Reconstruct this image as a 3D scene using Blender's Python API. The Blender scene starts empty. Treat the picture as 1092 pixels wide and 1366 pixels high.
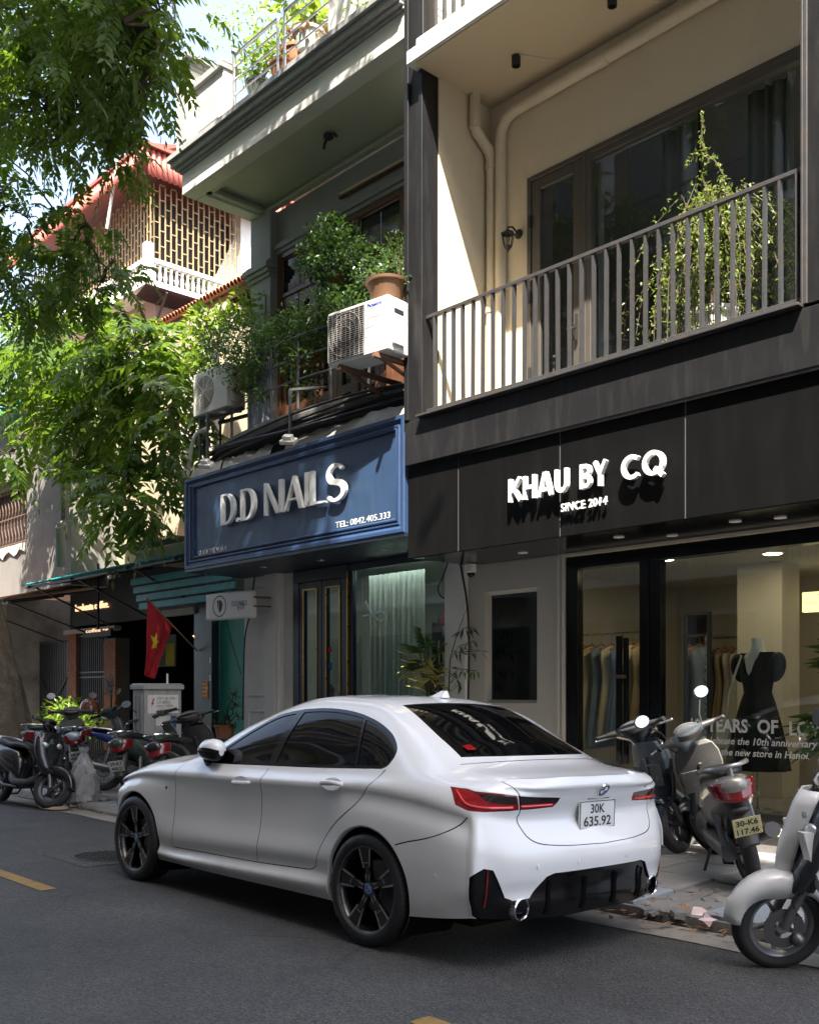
import bpy, bmesh, math, random
import numpy as np
from mathutils import Vector, Matrix, Euler, geometry
D, C = bpy.data, bpy.context
SC = C.scene
COL = SC.collection
R = math.radians
rnd = random.Random(7)
nrg = np.random.default_rng(11)

# ---------------------------------------------------------------- camera, light, exposure
CAMH, FPX = 1.45, 1328.0
YAW_C, YAW_S = 0.6813, 0.7320          # street direction against the lens axis
cd = D.cameras.new('camera'); cam = D.objects.new('camera', cd); COL.objects.link(cam)
cd.sensor_fit = 'VERTICAL'; cd.sensor_height = 36.0; cd.lens = 35.0
cd.shift_y = (923 - 683) / 1366.0
cd.clip_start = 0.05; cd.clip_end = 600
cam.location = (0, 0, CAMH)
cam.rotation_euler = (R(90), 0, math.atan2(YAW_S, YAW_C))
SC.camera = cam

SUN = Vector((0.47, -0.457, 1.0)).normalized()
w = D.worlds.new('World'); SC.world = w; w.use_nodes = True
wn = w.node_tree.nodes; bg = wn['Background']
sky = wn.new('ShaderNodeTexSky'); sky.sky_type = 'NISHITA'; sky.sun_disc = False
sky.sun_elevation = math.asin(SUN.z); sky.sun_rotation = math.atan2(SUN.x, SUN.y)
sky.air_density = 1.0; sky.dust_density = 5.0; sky.ozone_density = 0.6
hz = wn.new('ShaderNodeMix'); hz.data_type = 'RGBA'; hz.inputs['Factor'].default_value = 0.45; hz.inputs['B'].default_value = (1.5, 1.78, 2.25, 1)   # pale haze over the whole sky
w.node_tree.links.new(sky.outputs[0], hz.inputs['A']); w.node_tree.links.new(hz.outputs['Result'], bg.inputs[0]); bg.inputs[1].default_value = 0.15
sl = D.lights.new('sun', 'SUN'); so = D.objects.new('sun', sl); COL.objects.link(so)
sl.energy = 4.6; sl.angle = R(0.53); sl.color = (1.0, 0.93, 0.82)
so.rotation_euler = SUN.to_track_quat('Z', 'Y').to_euler(); so.location = (4, -4, 30)

SC.view_settings.view_transform = 'Standard'; SC.view_settings.look = 'None'
SC.view_settings.exposure = 2.25; SC.view_settings.gamma = 1.0
SC.view_settings.use_curve_mapping = False
SC.render.engine = 'CYCLES'
cy = SC.cycles
cy.use_denoising = True; cy.max_bounces = 8; cy.diffuse_bounces = 4; cy.glossy_bounces = 4
cy.transmission_bounces = 6; cy.transparent_max_bounces = 12; cy.sample_clamp_indirect = 6
cy.caustics_reflective = False; cy.caustics_refractive = False

def at(px, py, Y=None, X=None, Z=None):
    """the point of the place seen at photograph pixel (px,py) at depth Y (or on plane X / height Z)"""
    a = (px - 546) / FPX; b = (923 - py) / FPX
    d = Vector((YAW_C * a - YAW_S, YAW_S * a + YAW_C, b))
    t = Y / d.y if Y is not None else (X / d.x if X is not None else (Z - CAMH) / d.z)
    return d * t + Vector((0, 0, CAMH))

# ---------------------------------------------------------------- materials
MATS = {}
def nodes_of(name):
    m = D.materials.new(name); m.use_nodes = True
    nt = m.node_tree; b = nt.nodes['Principled BSDF']
    return m, nt, b
def pbr(name, col, rough=0.5, metal=0.0, var=0.12, scale=6.0, bump=0.0, bscale=60.0, coat=0.0, spec=0.5,
        dirt=0.0, dcol=(0.05, 0.045, 0.04), dscale=2.0, rvar=0.1, streak=False, trans=0.0, emit=None, estr=0.0, detail=5):
    m, nt, b = nodes_of(name); N, Lk = nt.nodes.new, nt.links.new
    tc = N('ShaderNodeTexCoord'); co = tc.outputs['Object']
    n1 = N('ShaderNodeTexNoise'); n1.inputs['Scale'].default_value = scale; n1.inputs['Detail'].default_value = detail
    Lk(co, n1.inputs['Vector'])
    mx = N('ShaderNodeMix'); mx.data_type = 'RGBA'
    c = Vector(col[:3])
    mx.inputs['A'].default_value = (*[max(0, x * (1 - var)) for x in c], 1)
    mx.inputs['B'].default_value = (*[min(1, x * (1 + var)) for x in c], 1)
    Lk(n1.outputs['Fac'], mx.inputs['Factor']); out = mx.outputs['Result']
    if dirt > 0:
        mp = N('ShaderNodeMapping'); Lk(co, mp.inputs['Vector'])
        mp.inputs['Scale'].default_value = (dscale, dscale, dscale * (0.12 if streak else 1))
        n2 = N('ShaderNodeTexNoise'); n2.inputs['Scale'].default_value = 1.0 if not streak else 6.0
        n2.inputs['Detail'].default_value = 7; n2.inputs['Roughness'].default_value = 0.65
        Lk(mp.outputs[0], n2.inputs['Vector'])
        cr = N('ShaderNodeValToRGB'); cr.color_ramp.elements[0].position = 0.48; cr.color_ramp.elements[1].position = 0.72
        cr.color_ramp.elements[0].color = (0, 0, 0, 1); cr.color_ramp.elements[1].color = (dirt, dirt, dirt, 1)
        Lk(n2.outputs['Fac'], cr.inputs[0])
        m2 = N('ShaderNodeMix'); m2.data_type = 'RGBA'; Lk(cr.outputs[0], m2.inputs['Factor'])
        Lk(out, m2.inputs['A']); m2.inputs['B'].default_value = (*dcol, 1); out = m2.outputs['Result']
    Lk(out, b.inputs['Base Color'])
    mr = N('ShaderNodeMapRange'); mr.inputs['To Min'].default_value = max(0.02, rough - rvar); mr.inputs['To Max'].default_value = min(1, rough + rvar)
    n3 = N('ShaderNodeTexNoise'); n3.inputs['Scale'].default_value = scale * 2.3; Lk(co, n3.inputs['Vector'])
    Lk(n3.outputs['Fac'], mr.inputs['Value']); Lk(mr.outputs[0], b.inputs['Roughness'])
    b.inputs['Metallic'].default_value = metal; b.inputs['Specular IOR Level'].default_value = spec
    b.inputs['Coat Weight'].default_value = coat; b.inputs['Coat Roughness'].default_value = 0.03
    if trans: b.inputs['Transmission Weight'].default_value = trans
    if emit: b.inputs['Emission Color'].default_value = (*emit, 1); b.inputs['Emission Strength'].default_value = estr
    if bump > 0:
        n4 = N('ShaderNodeTexNoise'); n4.inputs['Scale'].default_value = bscale; n4.inputs['Detail'].default_value = 6
        Lk(co, n4.inputs['Vector'])
        bp = N('ShaderNodeBump'); bp.inputs['Strength'].default_value = bump; bp.inputs['Distance'].default_value = 0.02
        Lk(n4.outputs['Fac'], bp.inputs['Height']); Lk(bp.outputs[0], b.inputs['Normal'])
    MATS[name] = m
    return m
def glass(name, tint=(0.9, 0.95, 0.93), refl=1.0, ior=1.5):
    m = D.materials.new(name); m.use_nodes = True; nt = m.node_tree; nt.nodes.clear()
    N, Lk = nt.nodes.new, nt.links.new
    o = N('ShaderNodeOutputMaterial'); t = N('ShaderNodeBsdfTransparent'); g = N('ShaderNodeBsdfGlossy')
    t.inputs[0].default_value = (*tint, 1); g.inputs['Roughness'].default_value = 0.004
    f = N('ShaderNodeFresnel'); f.inputs[0].default_value = ior
    ge = N('ShaderNodeNewGeometry'); bk = N('ShaderNodeMath'); bk.operation = 'MULTIPLY_ADD'; Lk(ge.outputs['Backfacing'], bk.inputs[0]); bk.inputs[1].default_value = -refl; bk.inputs[2].default_value = refl
    ml = N('ShaderNodeMath'); ml.operation = 'MULTIPLY'; ml.use_clamp = True; Lk(bk.outputs[0], ml.inputs[1])
    mx = N('ShaderNodeMixShader'); Lk(f.outputs[0], ml.inputs[0]); Lk(ml.outputs[0], mx.inputs[0])
    Lk(t.outputs[0], mx.inputs[1]); Lk(g.outputs[0], mx.inputs[2]); Lk(mx.outputs[0], o.inputs[0])
    MATS[name] = m; return m
def leafmat(name, c1, c2, trl=(0.25, 0.42, 0.04), scale=1.2, tmix=0.35, rough=0.45):
    m = D.materials.new(name); m.use_nodes = True; nt = m.node_tree; b = nt.nodes['Principled BSDF']
    N, Lk = nt.nodes.new, nt.links.new; o = nt.nodes['Material Output']
    tc = N('ShaderNodeTexCoord'); n = N('ShaderNodeTexNoise'); n.inputs['Scale'].default_value = scale; n.inputs['Detail'].default_value = 8
    Lk(tc.outputs['Object'], n.inputs['Vector'])
    cr = N('ShaderNodeValToRGB'); cr.color_ramp.elements[0].position = 0.35; cr.color_ramp.elements[1].position = 0.68
    cr.color_ramp.elements[0].color = (*c1, 1); cr.color_ramp.elements[1].color = (*c2, 1)
    Lk(n.outputs['Fac'], cr.inputs[0]); Lk(cr.outputs[0], b.inputs['Base Color'])
    b.inputs['Roughness'].default_value = rough
    t = N('ShaderNodeBsdfTranslucent'); t.inputs[0].default_value = (*trl, 1)
    mx = N('ShaderNodeMixShader'); mx.inputs[0].default_value = tmix
    Lk(b.outputs[0], mx.inputs[1]); Lk(t.outputs[0], mx.inputs[2]); Lk(mx.outputs[0], o.inputs[0])
    MATS[name] = m; return m
def emis(name, col, strength):
    m, nt, b = nodes_of(name); b.inputs['Base Color'].default_value = (*col, 1)
    b.inputs['Emission Color'].default_value = (*col, 1); b.inputs['Emission Strength'].default_value = strength
    MATS[name] = m; return m

# ---------------------------------------------------------------- objects
INV = {}                                        # world -> local matrix of every thing and part
def tag(o, label=None, cat=None, group=None, kind=None):
    if label: o['label'] = label
    if cat: o['category'] = cat
    if group: o['group'] = group
    if kind: o['kind'] = kind
    return o
def thing(name, label, cat, loc=(0, 0, 0), rot=(0, 0, 0), group=None):
    o = D.objects.new(name, None); COL.objects.link(o); o.location = loc; o.rotation_euler = rot
    o.empty_display_size = 0.1
    tag(o, label, cat, group)
    INV[o.name] = (Matrix.Translation(loc) @ Euler(rot).to_matrix().to_4x4()).inverted()
    return o
def link(name, me, parent=None, mat=None, kind=None):
    o = D.objects.new(name, me); COL.objects.link(o)
    if parent is not None: o.parent = parent
    INV[o.name] = INV.get(parent.name, Matrix()) if parent is not None else Matrix()
    if mat is not None and not me.materials: me.materials.append(mat if not isinstance(mat, str) else MATS[mat])
    if kind: o['kind'] = kind
    return o
def copy_tree(o, parent=None):
    c = o.copy(); COL.objects.link(c)
    if parent is not None: c.parent = parent
    INV[c.name] = INV[o.name]
    for ch in list(o.children): copy_tree(ch, c)
    return c

def basis(d, up=Vector((0, 0, 1))):
    d = d.normalized(); s = d.cross(up)
    if s.length < 1e-4: s = d.cross(Vector((0, 1, 0)))
    s.normalize(); return s, s.cross(d)
class MB:
    """collects shapes into one mesh"""
    def __init__(self): self.v = []; self.f = []
    def add(self, vs, fs):
        n = len(self.v); self.v += [tuple(x) for x in vs]; self.f += [tuple(i + n for i in q) for q in fs]; return self
    def box(self, x0, x1, y0, y1, z0, z1, M=None):
        vs = [(x, y, z) for z in (z0, z1) for y in (y0, y1) for x in (x0, x1)]
        if M is not None: vs = [M @ Vector(p) for p in vs]
        return self.add(vs, [(0, 2, 3, 1), (4, 5, 7, 6), (0, 1, 5, 4), (2, 6, 7, 3), (0, 4, 6, 2), (1, 3, 7, 5)])
    def bar(self, p, q, w, h=None, up=Vector((0, 0, 1))):
        p, q = Vector(p), Vector(q); h = h or w; s, u = basis(q - p, up)
        vs = [e + s * a * w / 2 + u * b * h / 2 for e in (p, q) for a, b in ((-1, -1), (1, -1), (1, 1), (-1, 1))]
        return self.add(vs, [(3, 2, 1, 0), (4, 5, 6, 7), (0, 1, 5, 4), (1, 2, 6, 5), (2, 3, 7, 6), (3, 0, 4, 7)])
    def tube(self, pts, r, n=8, cap=True):
        pts = [Vector(p) for p in pts]; rs = r if isinstance(r, (list, tuple)) else [r] * len(pts)
        rings = []; prev = None
        for i, p in enumerate(pts):
            d = (pts[min(i + 1, len(pts) - 1)] - pts[max(i - 1, 0)]).normalized()
            if prev is None: s, u = basis(d)
            else:
                s = prev - d * prev.dot(d)
                if s.length < 1e-5: s, u = basis(d)
                s.normalize(); u = s.cross(d)
            prev = s
            rings.append([p + (s * math.cos(2 * math.pi * k / n) + u * math.sin(2 * math.pi * k / n)) * rs[i] for k in range(n)])
        return self.loft(rings, cap)
    def cyl(self, p, q, r, n=16, r2=None): return self.tube([p, q], [r, r if r2 is None else r2], n)
    def loft(self, rings, cap=True, closed=True):
        n = len(rings[0]); vs = [p for r_ in rings for p in r_]; fs = []
        for i in range(len(rings) - 1):
            for k in range(n if closed else n - 1):
                a, b = i * n + k, i * n + (k + 1) % n
                fs.append((a, b, b + n, a + n))
        if cap and closed:
            fs.append(tuple(range(n - 1, -1, -1))); m = (len(rings) - 1) * n; fs.append(tuple(m + k for k in range(n)))
        return self.add(vs, fs)
    def lathe(self, prof, M=None, n=24, cap=False):
        """prof: (radius, height) round local Z"""
        rings = [[(r * math.cos(2 * math.pi * k / n), r * math.sin(2 * math.pi * k / n), h) for k in range(n)] for r, h in prof]
        if M is not None: rings = [[M @ Vector(p) for p in q] for q in rings]
        return self.loft(rings, cap)
    def grid(self, P):
        h, w_ = len(P), len(P[0])
        return self.add([p for r_ in P for p in r_], [(i * w_ + j, i * w_ + j + 1, (i + 1) * w_ + j + 1, (i + 1) * w_ + j) for i in range(h - 1) for j in range(w_ - 1)])
    def prism(self, poly, M, depth):
        """poly: 2D outline in local XY, extruded along local Z by depth"""
        n = len(poly); vs = [M @ Vector((x, y, 0)) for x, y in poly] + [M @ Vector((x, y, depth)) for x, y in poly]
        return self.add(vs, [tuple(range(n - 1, -1, -1)), tuple(range(n, 2 * n))] + [(i, (i + 1) % n, (i + 1) % n + n, i + n) for i in range(n)])
    def ball(self, c, r, n=12, m=8, sq=(1, 1, 1), M=None):
        c = Vector(c); rings = []
        for i in range(m + 1):
            a = math.pi * i / m
            rr = max(math.sin(a), 0.002)
            rings.append([(rr * math.cos(2 * math.pi * k / n) * r * sq[0], rr * math.sin(2 * math.pi * k / n) * r * sq[1], math.cos(a) * r * sq[2]) for k in range(n)])
        rings = [[c + ((M @ Vector(p)) if M is not None else Vector(p)) for p in q] for q in rings][::-1]
        return self.loft(rings, True)
    def mesh(self, name, smooth=False, angle=None):
        me = D.meshes.new(name); me.from_pydata(self.v, [], self.f); me.update()
        if smooth:
            me.shade_smooth()
            if angle: me.set_sharp_from_angle(angle=R(angle))
        return me
    def build(self, name, mat, parent=None, smooth=False, angle=35, bevel=0.0, local=False, kind=None, seg=1):
        if parent is not None and not local:
            M = INV[parent.name]; self.v = [tuple(M @ Vector(p)) for p in self.v]
        o = link(name, self.mesh(name, smooth, angle if smooth else None), parent, mat, kind)
        if bevel:
            b = o.modifiers.new('bevel', 'BEVEL'); b.width = bevel; b.segments = seg; b.limit_method = 'ANGLE'; b.angle_limit = R(40)
        return o
def frame_mat(origin, xdir, zdir):
    """local X along xdir, local Z along zdir (the extrusion side), local Y = Z x X"""
    x = Vector(xdir).normalized(); z = Vector(zdir).normalized(); y = z.cross(x)
    M = Matrix.Identity(4)
    for i in range(3): M[i][0], M[i][1], M[i][2], M[i][3] = x[i], y[i], z[i], origin[i]
    return M
def text_mesh(body, size, depth=0.0, bold=0.0, align='LEFT', res=3, shear=0.0, width=1.0, spacing=1.0):
    cu = D.curves.new('lettering', 'FONT'); cu.body = body; cu.size = size; cu.extrude = depth; cu.offset = bold
    cu.align_x = align; cu.resolution_u = res; cu.shear = shear; cu.space_character = spacing
    o = D.objects.new('lettering', cu); COL.objects.link(o)
    C.view_layer.update()
    me = D.meshes.new_from_object(o.evaluated_get(C.evaluated_depsgraph_get()))
    D.objects.remove(o); D.curves.remove(cu)
    if width != 1.0:
        for v in me.vertices: v.co.x *= width
    me.materials.clear()
    return me
def text(body, size, M, mat, parent, name='lettering', fit=None, **k):
    """lettering laid in the local XY plane of M (X along the line, Y up, Z out); fit: wished width"""
    me = text_mesh(body, size, **k)
    if fit:
        xs = [v.co.x for v in me.vertices]; s = fit / max(1e-6, max(xs) - min(xs)); x0 = min(xs) if k.get('align', 'LEFT') == 'LEFT' else 0
        for v in me.vertices: v.co.x = (v.co.x - x0) * s
    me.transform((INV[parent.name] if parent is not None else Matrix()) @ M)
    return link(name, me, parent, mat)
FRONT = lambda x, y, z: frame_mat((x, y, z), (1, 0, 0), (0, -1, 0))     # a sign plane facing the street

# shared materials
pbr('white_paint', (0.72, 0.70, 0.66), 0.55, var=0.06, dirt=0.25, dcol=(0.35, 0.31, 0.26), dscale=1.2, bump=0.05, bscale=120)
pbr('cream_plaster', (0.66, 0.57, 0.42), 0.75, var=0.07, scale=2, dirt=0.32, dcol=(0.36, 0.31, 0.23), dscale=1.4, bump=0.08, bscale=160)
pbr('black_metal', (0.014, 0.014, 0.0155), 0.42, spec=0.22, var=0.2, scale=3, dirt=0.28, dcol=(0.055, 0.052, 0.047), dscale=2.2, streak=True, rvar=0.14, bump=0.03, bscale=30)
pbr('black_gloss', (0.005, 0.005, 0.0055), 0.16, var=0.2, spec=0.28, rvar=0.06)
pbr('black_matt', (0.02, 0.02, 0.021), 0.6, var=0.2)
pbr('black_void', (0.004, 0.004, 0.004), 0.9, var=0.1, spec=0.1)
pbr('rail_metal', (0.062, 0.062, 0.066), 0.45, metal=0.3, var=0.25, scale=12, dirt=0.5, dcol=(0.12, 0.075, 0.045), dscale=9, bump=0.05, bscale=200)
pbr('steel', (0.55, 0.55, 0.55), 0.28, metal=1, var=0.1)
pbr('chrome', (0.8, 0.8, 0.82), 0.08, metal=1, var=0.03, rvar=0.03)
pbr('dark_steel', (0.16, 0.16, 0.165), 0.42, metal=0.8, var=0.2)
pbr('alloy', (0.42, 0.42, 0.43), 0.35, metal=0.9, var=0.1)
pbr('rubber', (0.018, 0.018, 0.019), 0.72, var=0.25, scale=20, dirt=0.5, dcol=(0.055, 0.05, 0.045), dscale=8, bump=0.1, bscale=250)
pbr('rubber_clean', (0.016, 0.016, 0.017), 0.5, var=0.2, scale=20)
pbr('wood', (0.13, 0.055, 0.028), 0.45, var=0.35, scale=9, coat=0.15)
pbr('terracotta', (0.38, 0.15, 0.07), 0.75, var=0.18, dirt=0.4, dcol=(0.2, 0.12, 0.08), dscale=7, bump=0.1)
pbr('soil', (0.05, 0.035, 0.022), 0.95, var=0.4, scale=40, bump=0.6)
pbr('bark', (0.075, 0.058, 0.040), 0.9, var=0.45, scale=14, dirt=0.6, dcol=(0.17, 0.14, 0.10), dscale=5, bump=1.0, bscale=18)
pbr('twig', (0.07, 0.05, 0.032), 0.85, var=0.3, scale=20)
pbr('paper', (0.68, 0.66, 0.63), 0.8, var=0.08, scale=20)
pbr('ink', (0.02, 0.02, 0.022), 0.6, var=0.05)
glass('shop_glass', (0.90, 0.95, 0.93), 1.7)
glass('clear_glass', (0.95, 0.97, 0.97), 1.0)
# ================================================================ the setting
def roadz(y): return 0.017 - 0.026 * abs(y - 3.0)
m, nt, b = nodes_of('asphalt'); N, Lk = nt.nodes.new, nt.links.new
tc = N('ShaderNodeTexCoord'); MATS['asphalt'] = m
def _noise(s, d=6, r=0.55):
    n = N('ShaderNodeTexNoise'); n.inputs['Scale'].default_value = s; n.inputs['Detail'].default_value = d; n.inputs['Roughness'].default_value = r
    Lk(tc.outputs['Object'], n.inputs['Vector']); return n.outputs['Fac']
def _ramp(f, p0, c0, p1, c1):
    r_ = N('ShaderNodeValToRGB'); r_.color_ramp.elements[0].position = p0; r_.color_ramp.elements[1].position = p1
    r_.color_ramp.elements[0].color = (*c0, 1); r_.color_ramp.elements[1].color = (*c1, 1); Lk(f, r_.inputs[0]); return r_.outputs[0]
def _mixc(f, a, b_, mode='MIX'):
    x = N('ShaderNodeMix'); x.data_type = 'RGBA'; x.blend_type = mode
    if isinstance(f, float): x.inputs['Factor'].default_value = f
    else: Lk(f, x.inputs['Factor'])
    for k, q in (('A', a), ('B', b_)):
        if isinstance(q, tuple): x.inputs[k].default_value = (*q, 1)
        else: Lk(q, x.inputs[k])
    return x.outputs['Result']
base = _ramp(_noise(0.7, 8, 0.65), 0.32, (0.040, 0.040, 0.0405), 0.68, (0.080, 0.079, 0.077))
vo = N('ShaderNodeTexVoronoi'); vo.inputs['Scale'].default_value = 95; Lk(tc.outputs['Object'], vo.inputs['Vector'])
stone = _ramp(vo.outputs['Color'], 0.2, (0.45, 0.45, 0.46), 0.95, (1.75, 1.7, 1.65))
cc = _mixc(0.75, base, stone, 'MULTIPLY')
cc = _mixc(_ramp(_noise(2.1, 9, 0.75), 0.56, (0, 0, 0), 0.7, (0.55, 0.55, 0.55)), cc, (0.033, 0.033, 0.033))
cc = _mixc(_ramp(_noise(60, 2), 0.72, (0, 0, 0), 0.78, (0.8, 0.8, 0.8)), cc, (0.19, 0.18, 0.165))
wv = N('ShaderNodeTexNoise'); wv.inputs['Scale'].default_value = 1.3; wv.inputs['Detail'].default_value = 6; Lk(tc.outputs['Object'], wv.inputs['Vector'])
vv = N('ShaderNodeMix'); vv.data_type = 'VECTOR'; vv.inputs['Factor'].default_value = 0.22; Lk(tc.outputs['Object'], vv.inputs['A']); Lk(wv.outputs['Color'], vv.inputs['B'])
ve = N('ShaderNodeTexVoronoi'); ve.feature = 'DISTANCE_TO_EDGE'; ve.inputs['Scale'].default_value = 0.75; Lk(vv.outputs['Result'], ve.inputs['Vector'])
ck = _ramp(ve.outputs['Distance'], 0.003, (1, 1, 1), 0.009, (0, 0, 0)); ckm = _mixc(1.0, ck, _ramp(_noise(0.45, 3), 0.52, (0, 0, 0), 0.62, (0.8, 0.8, 0.8)), 'MULTIPLY')
cc = _mixc(ckm, cc, (0.014, 0.014, 0.014))
oil = _mixc(1.0, _ramp(_noise(1.05, 5, 0.6), 0.64, (0, 0, 0), 0.72, (0.6, 0.6, 0.6)), _ramp(_noise(0.23, 2), 0.45, (0, 0, 0), 0.6, (1, 1, 1)), 'MULTIPLY')
cc = _mixc(oil, cc, (0.024, 0.023, 0.022))
Lk(cc, b.inputs['Base Color'])
b.inputs['Roughness'].default_value = 0.72; b.inputs['Specular IOR Level'].default_value = 0.4
bp = N('ShaderNodeBump'); bp.inputs['Strength'].default_value = 0.75; bp.inputs['Distance'].default_value = 0.008
Lk(vo.outputs['Distance'], bp.inputs['Height']); Lk(bp.outputs[0], b.inputs['Normal'])
pbr('concrete', (0.21, 0.20, 0.185), 0.85, var=0.22, scale=5, dirt=0.6, dcol=(0.09, 0.085, 0.075), dscale=3, bump=0.35, bscale=90)
pbr('gutter', (0.26, 0.235, 0.20), 0.85, var=0.25, scale=7, dirt=0.55, dcol=(0.10, 0.09, 0.08), dscale=2.6, bump=0.35, bscale=110)
pbr('tile_stone', (0.27, 0.265, 0.26), 0.62, var=0.22, scale=4, dirt=0.6, dcol=(0.12, 0.115, 0.11), dscale=2.2, bump=0.18, bscale=120)
pbr('tile_blue', (0.25, 0.28, 0.31), 0.6, var=0.22, scale=4, dirt=0.5, dcol=(0.13, 0.13, 0.13), dscale=3, bump=0.2, bscale=90)
pbr('earth', (0.075, 0.066, 0.055), 0.95, var=0.4, scale=9, bump=0.6)
pbr('yellow_line', (0.30, 0.175, 0.045), 0.75, var=0.25, scale=18, dirt=0.9, dcol=(0.07, 0.068, 0.06), dscale=9, bump=0.2, bscale=150)
pbr('cast_iron', (0.05, 0.048, 0.046), 0.6, metal=0.4, var=0.3, scale=20, bump=0.2)

g = MB(); g.box(-250, 250, -250, 250, -0.6, -0.25); g.build('ground', 'earth', kind='structure')
rp = []
xs = [-120, -60] + [-30 + i * 0.5 for i in range(71)] + [20, 60, 120]
for x in xs:
    rp.append([(x, y, roadz(y)) for y in (0.35, 1.0, 1.7, 2.4, 2.8, 3.0, 3.2, 3.6, 4.2, 4.8, 5.27)])
rp = [[p for p in row] for row in rp]
g = MB(); g.grid(rp); g.f = [q[::-1] for q in g.f]; o = g.build('road', 'asphalt', smooth=True, kind='structure')
for sy, nm in ((5.27, 'gutter_strip'),):
    g = MB(); r_ = []
    for i in range(0, 121):
        x = -40 + i * 0.4; j = 0.018 * math.sin(x * 2.1) + 0.012 * math.sin(x * 5.3)
        r_.append([(x, 5.25 + j, roadz(5.25) + 0.006), (x, 5.36 + j, -0.046), (x, 5.56 + j * 0.6, -0.036), (x, 5.60 + j * 0.6, -0.2)])
    g.grid(r_); g.f = [q[::-1] for q in g.f]; g.build(nm, 'gutter', smooth=True, kind='structure')
def pavez(y): return 0.045 + 0.022 * (y - 5.6)
# pavement slab with laid stone tiles on it
g = MB(); g.grid([[(x, 5.60, -0.25), (x, 5.605, pavez(5.6) - 0.02), (x, 8.6, pavez(8.6) - 0.02)] for x in (-120, -40, 20, 60)])
g.f = [q[::-1] for q in g.f]
pav = g.build('pavement', 'concrete', kind='structure')
g = MB(); g.box(-120, 60, -3.2, 0.33, -0.2, 0.1); g.build('far_pavement', 'concrete', kind='structure')
t = 0.485
def tilemesh(i):
    g = MB(); a = t / 2; q = 0.008
    g.loft([[(-a, -a, 0), (a, -a, 0), (a, a, 0), (-a, a, 0)], [(-a, -a, .02), (a, -a, .02), (a, a, .02), (-a, a, .02)],
            [(-a + q, -a + q, .027), (a - q, -a + q, .027), (a - q, a - q, .027), (-a + q, a - q, .027)]])
    return g.mesh('tile')
tms = [tilemesh(0), tilemesh(1)]
tms[0].materials.append(MATS['tile_stone']); tms[1].materials.append(MATS['tile_blue'])
holes = [(-3.55, 6.0, 0.42), (-12.3, 5.9, 0.5)]
ct = 0
for i in range(44):
    for j in range(5):
        x, y = -22.6 + i * 0.5, 5.88 + j * 0.5
        if any((x - hx) ** 2 + (y - hy) ** 2 < hr * hr for hx, hy, hr in holes) or y > 7.95: continue
        o = D.objects.new('tile', tms[1 if j == 0 or rnd.random() < 0.12 else 0]); COL.objects.link(o); o.parent = pav
        o.location = (x, y, pavez(y) - 0.02 + rnd.uniform(-0.004, 0.006))
        o.rotation_euler = (0.022 + rnd.gauss(0, 0.007), rnd.gauss(0, 0.007), rnd.gauss(0, 0.006))
# sloping kerb stones along the edge, each one its own
for i in range(30):
    x0 = -22 + i * 0.8
    if abs(x0 + 0.4 + 3.5) < 0.5: continue
    g = MB(); e = rnd.uniform(-0.012, 0.012)
    pr = [(5.53 + e, -0.10), (5.545 + e, -0.01 + rnd.uniform(-.012, .012)), (5.60, 0.046), (5.635, 0.055), (5.635, -0.10)]
    g.loft([[(x, y + rnd.uniform(-.008, .008), z + rnd.uniform(-.006, .006)) for y, z in pr] for x in (x0 + .006, x0 + .27, x0 + .54, x0 + .794)])
    g.build('kerb_stone', 'tile_blue' if x0 > -7 else 'concrete', pav, bevel=0.006)
# broken rubble where the pavement has come apart, and leaf litter
for (hx, hy, hr) in holes:
    g = MB()
    for k in range(90):
        a, q = rnd.uniform(0, 6.28), hr * math.sqrt(rnd.random()) * 1.05
        x, y = hx + math.cos(a) * q * 1.3, hy + math.sin(a) * q
        s = rnd.uniform(0.012, 0.06); M = Matrix.Translation((x, y, max(-0.03, pavez(y) - 0.03))) @ Euler((rnd.uniform(-.5, .5), rnd.uniform(-.5, .5), rnd.uniform(0, 6))).to_matrix().to_4x4()
        g.box(-s, s, -s * .7, s * .7, -s * .3, s * .3, M)
    tag(g.build('rubble', 'concrete', kind='stuff'), 'broken bits of concrete in a gap of the pavement' if hx > -5 else 'broken kerb rubble by the plastic bag', 'rubble')
pbr('dry_leaf', (0.26, 0.13, 0.05), 0.8, var=0.5, scale=8)
g = MB()
for k in range(150):
    if k < 60: x, y = rnd.gauss(-3.55, 0.28), rnd.gauss(5.55, 0.10)
    else: x, y = rnd.uniform(-13, -2.6), 5.42 + abs(rnd.gauss(0, 0.10))
    z = (roadz(y) if y < 5.3 else -0.03) + 0.015 if y < 5.6 else pavez(y) + 0.02
    s = rnd.uniform(0.012, 0.04); a = rnd.uniform(0, 6.28); c_, s_ = math.cos(a), math.sin(a)
    pts = [(-1, 0, .2), (-.2, .45, rnd.uniform(0, .5)), (1, 0, rnd.uniform(.1, .8)), (-.2, -.45, rnd.uniform(0, .4))]
    g.add([(x + s * (p * c_ - q * s_), y + s * (p * s_ + q * c_), z + s * h) for p, q, h in pts], [(0, 3, 1), (3, 2, 1)])
tag(g.build('leaf_litter', 'dry_leaf', kind='stuff'), 'brown fallen leaves scattered along the gutter', 'leaf litter')
pbr('pink_paper', (0.72, 0.55, 0.53), 0.8, var=0.06, scale=20)
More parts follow.
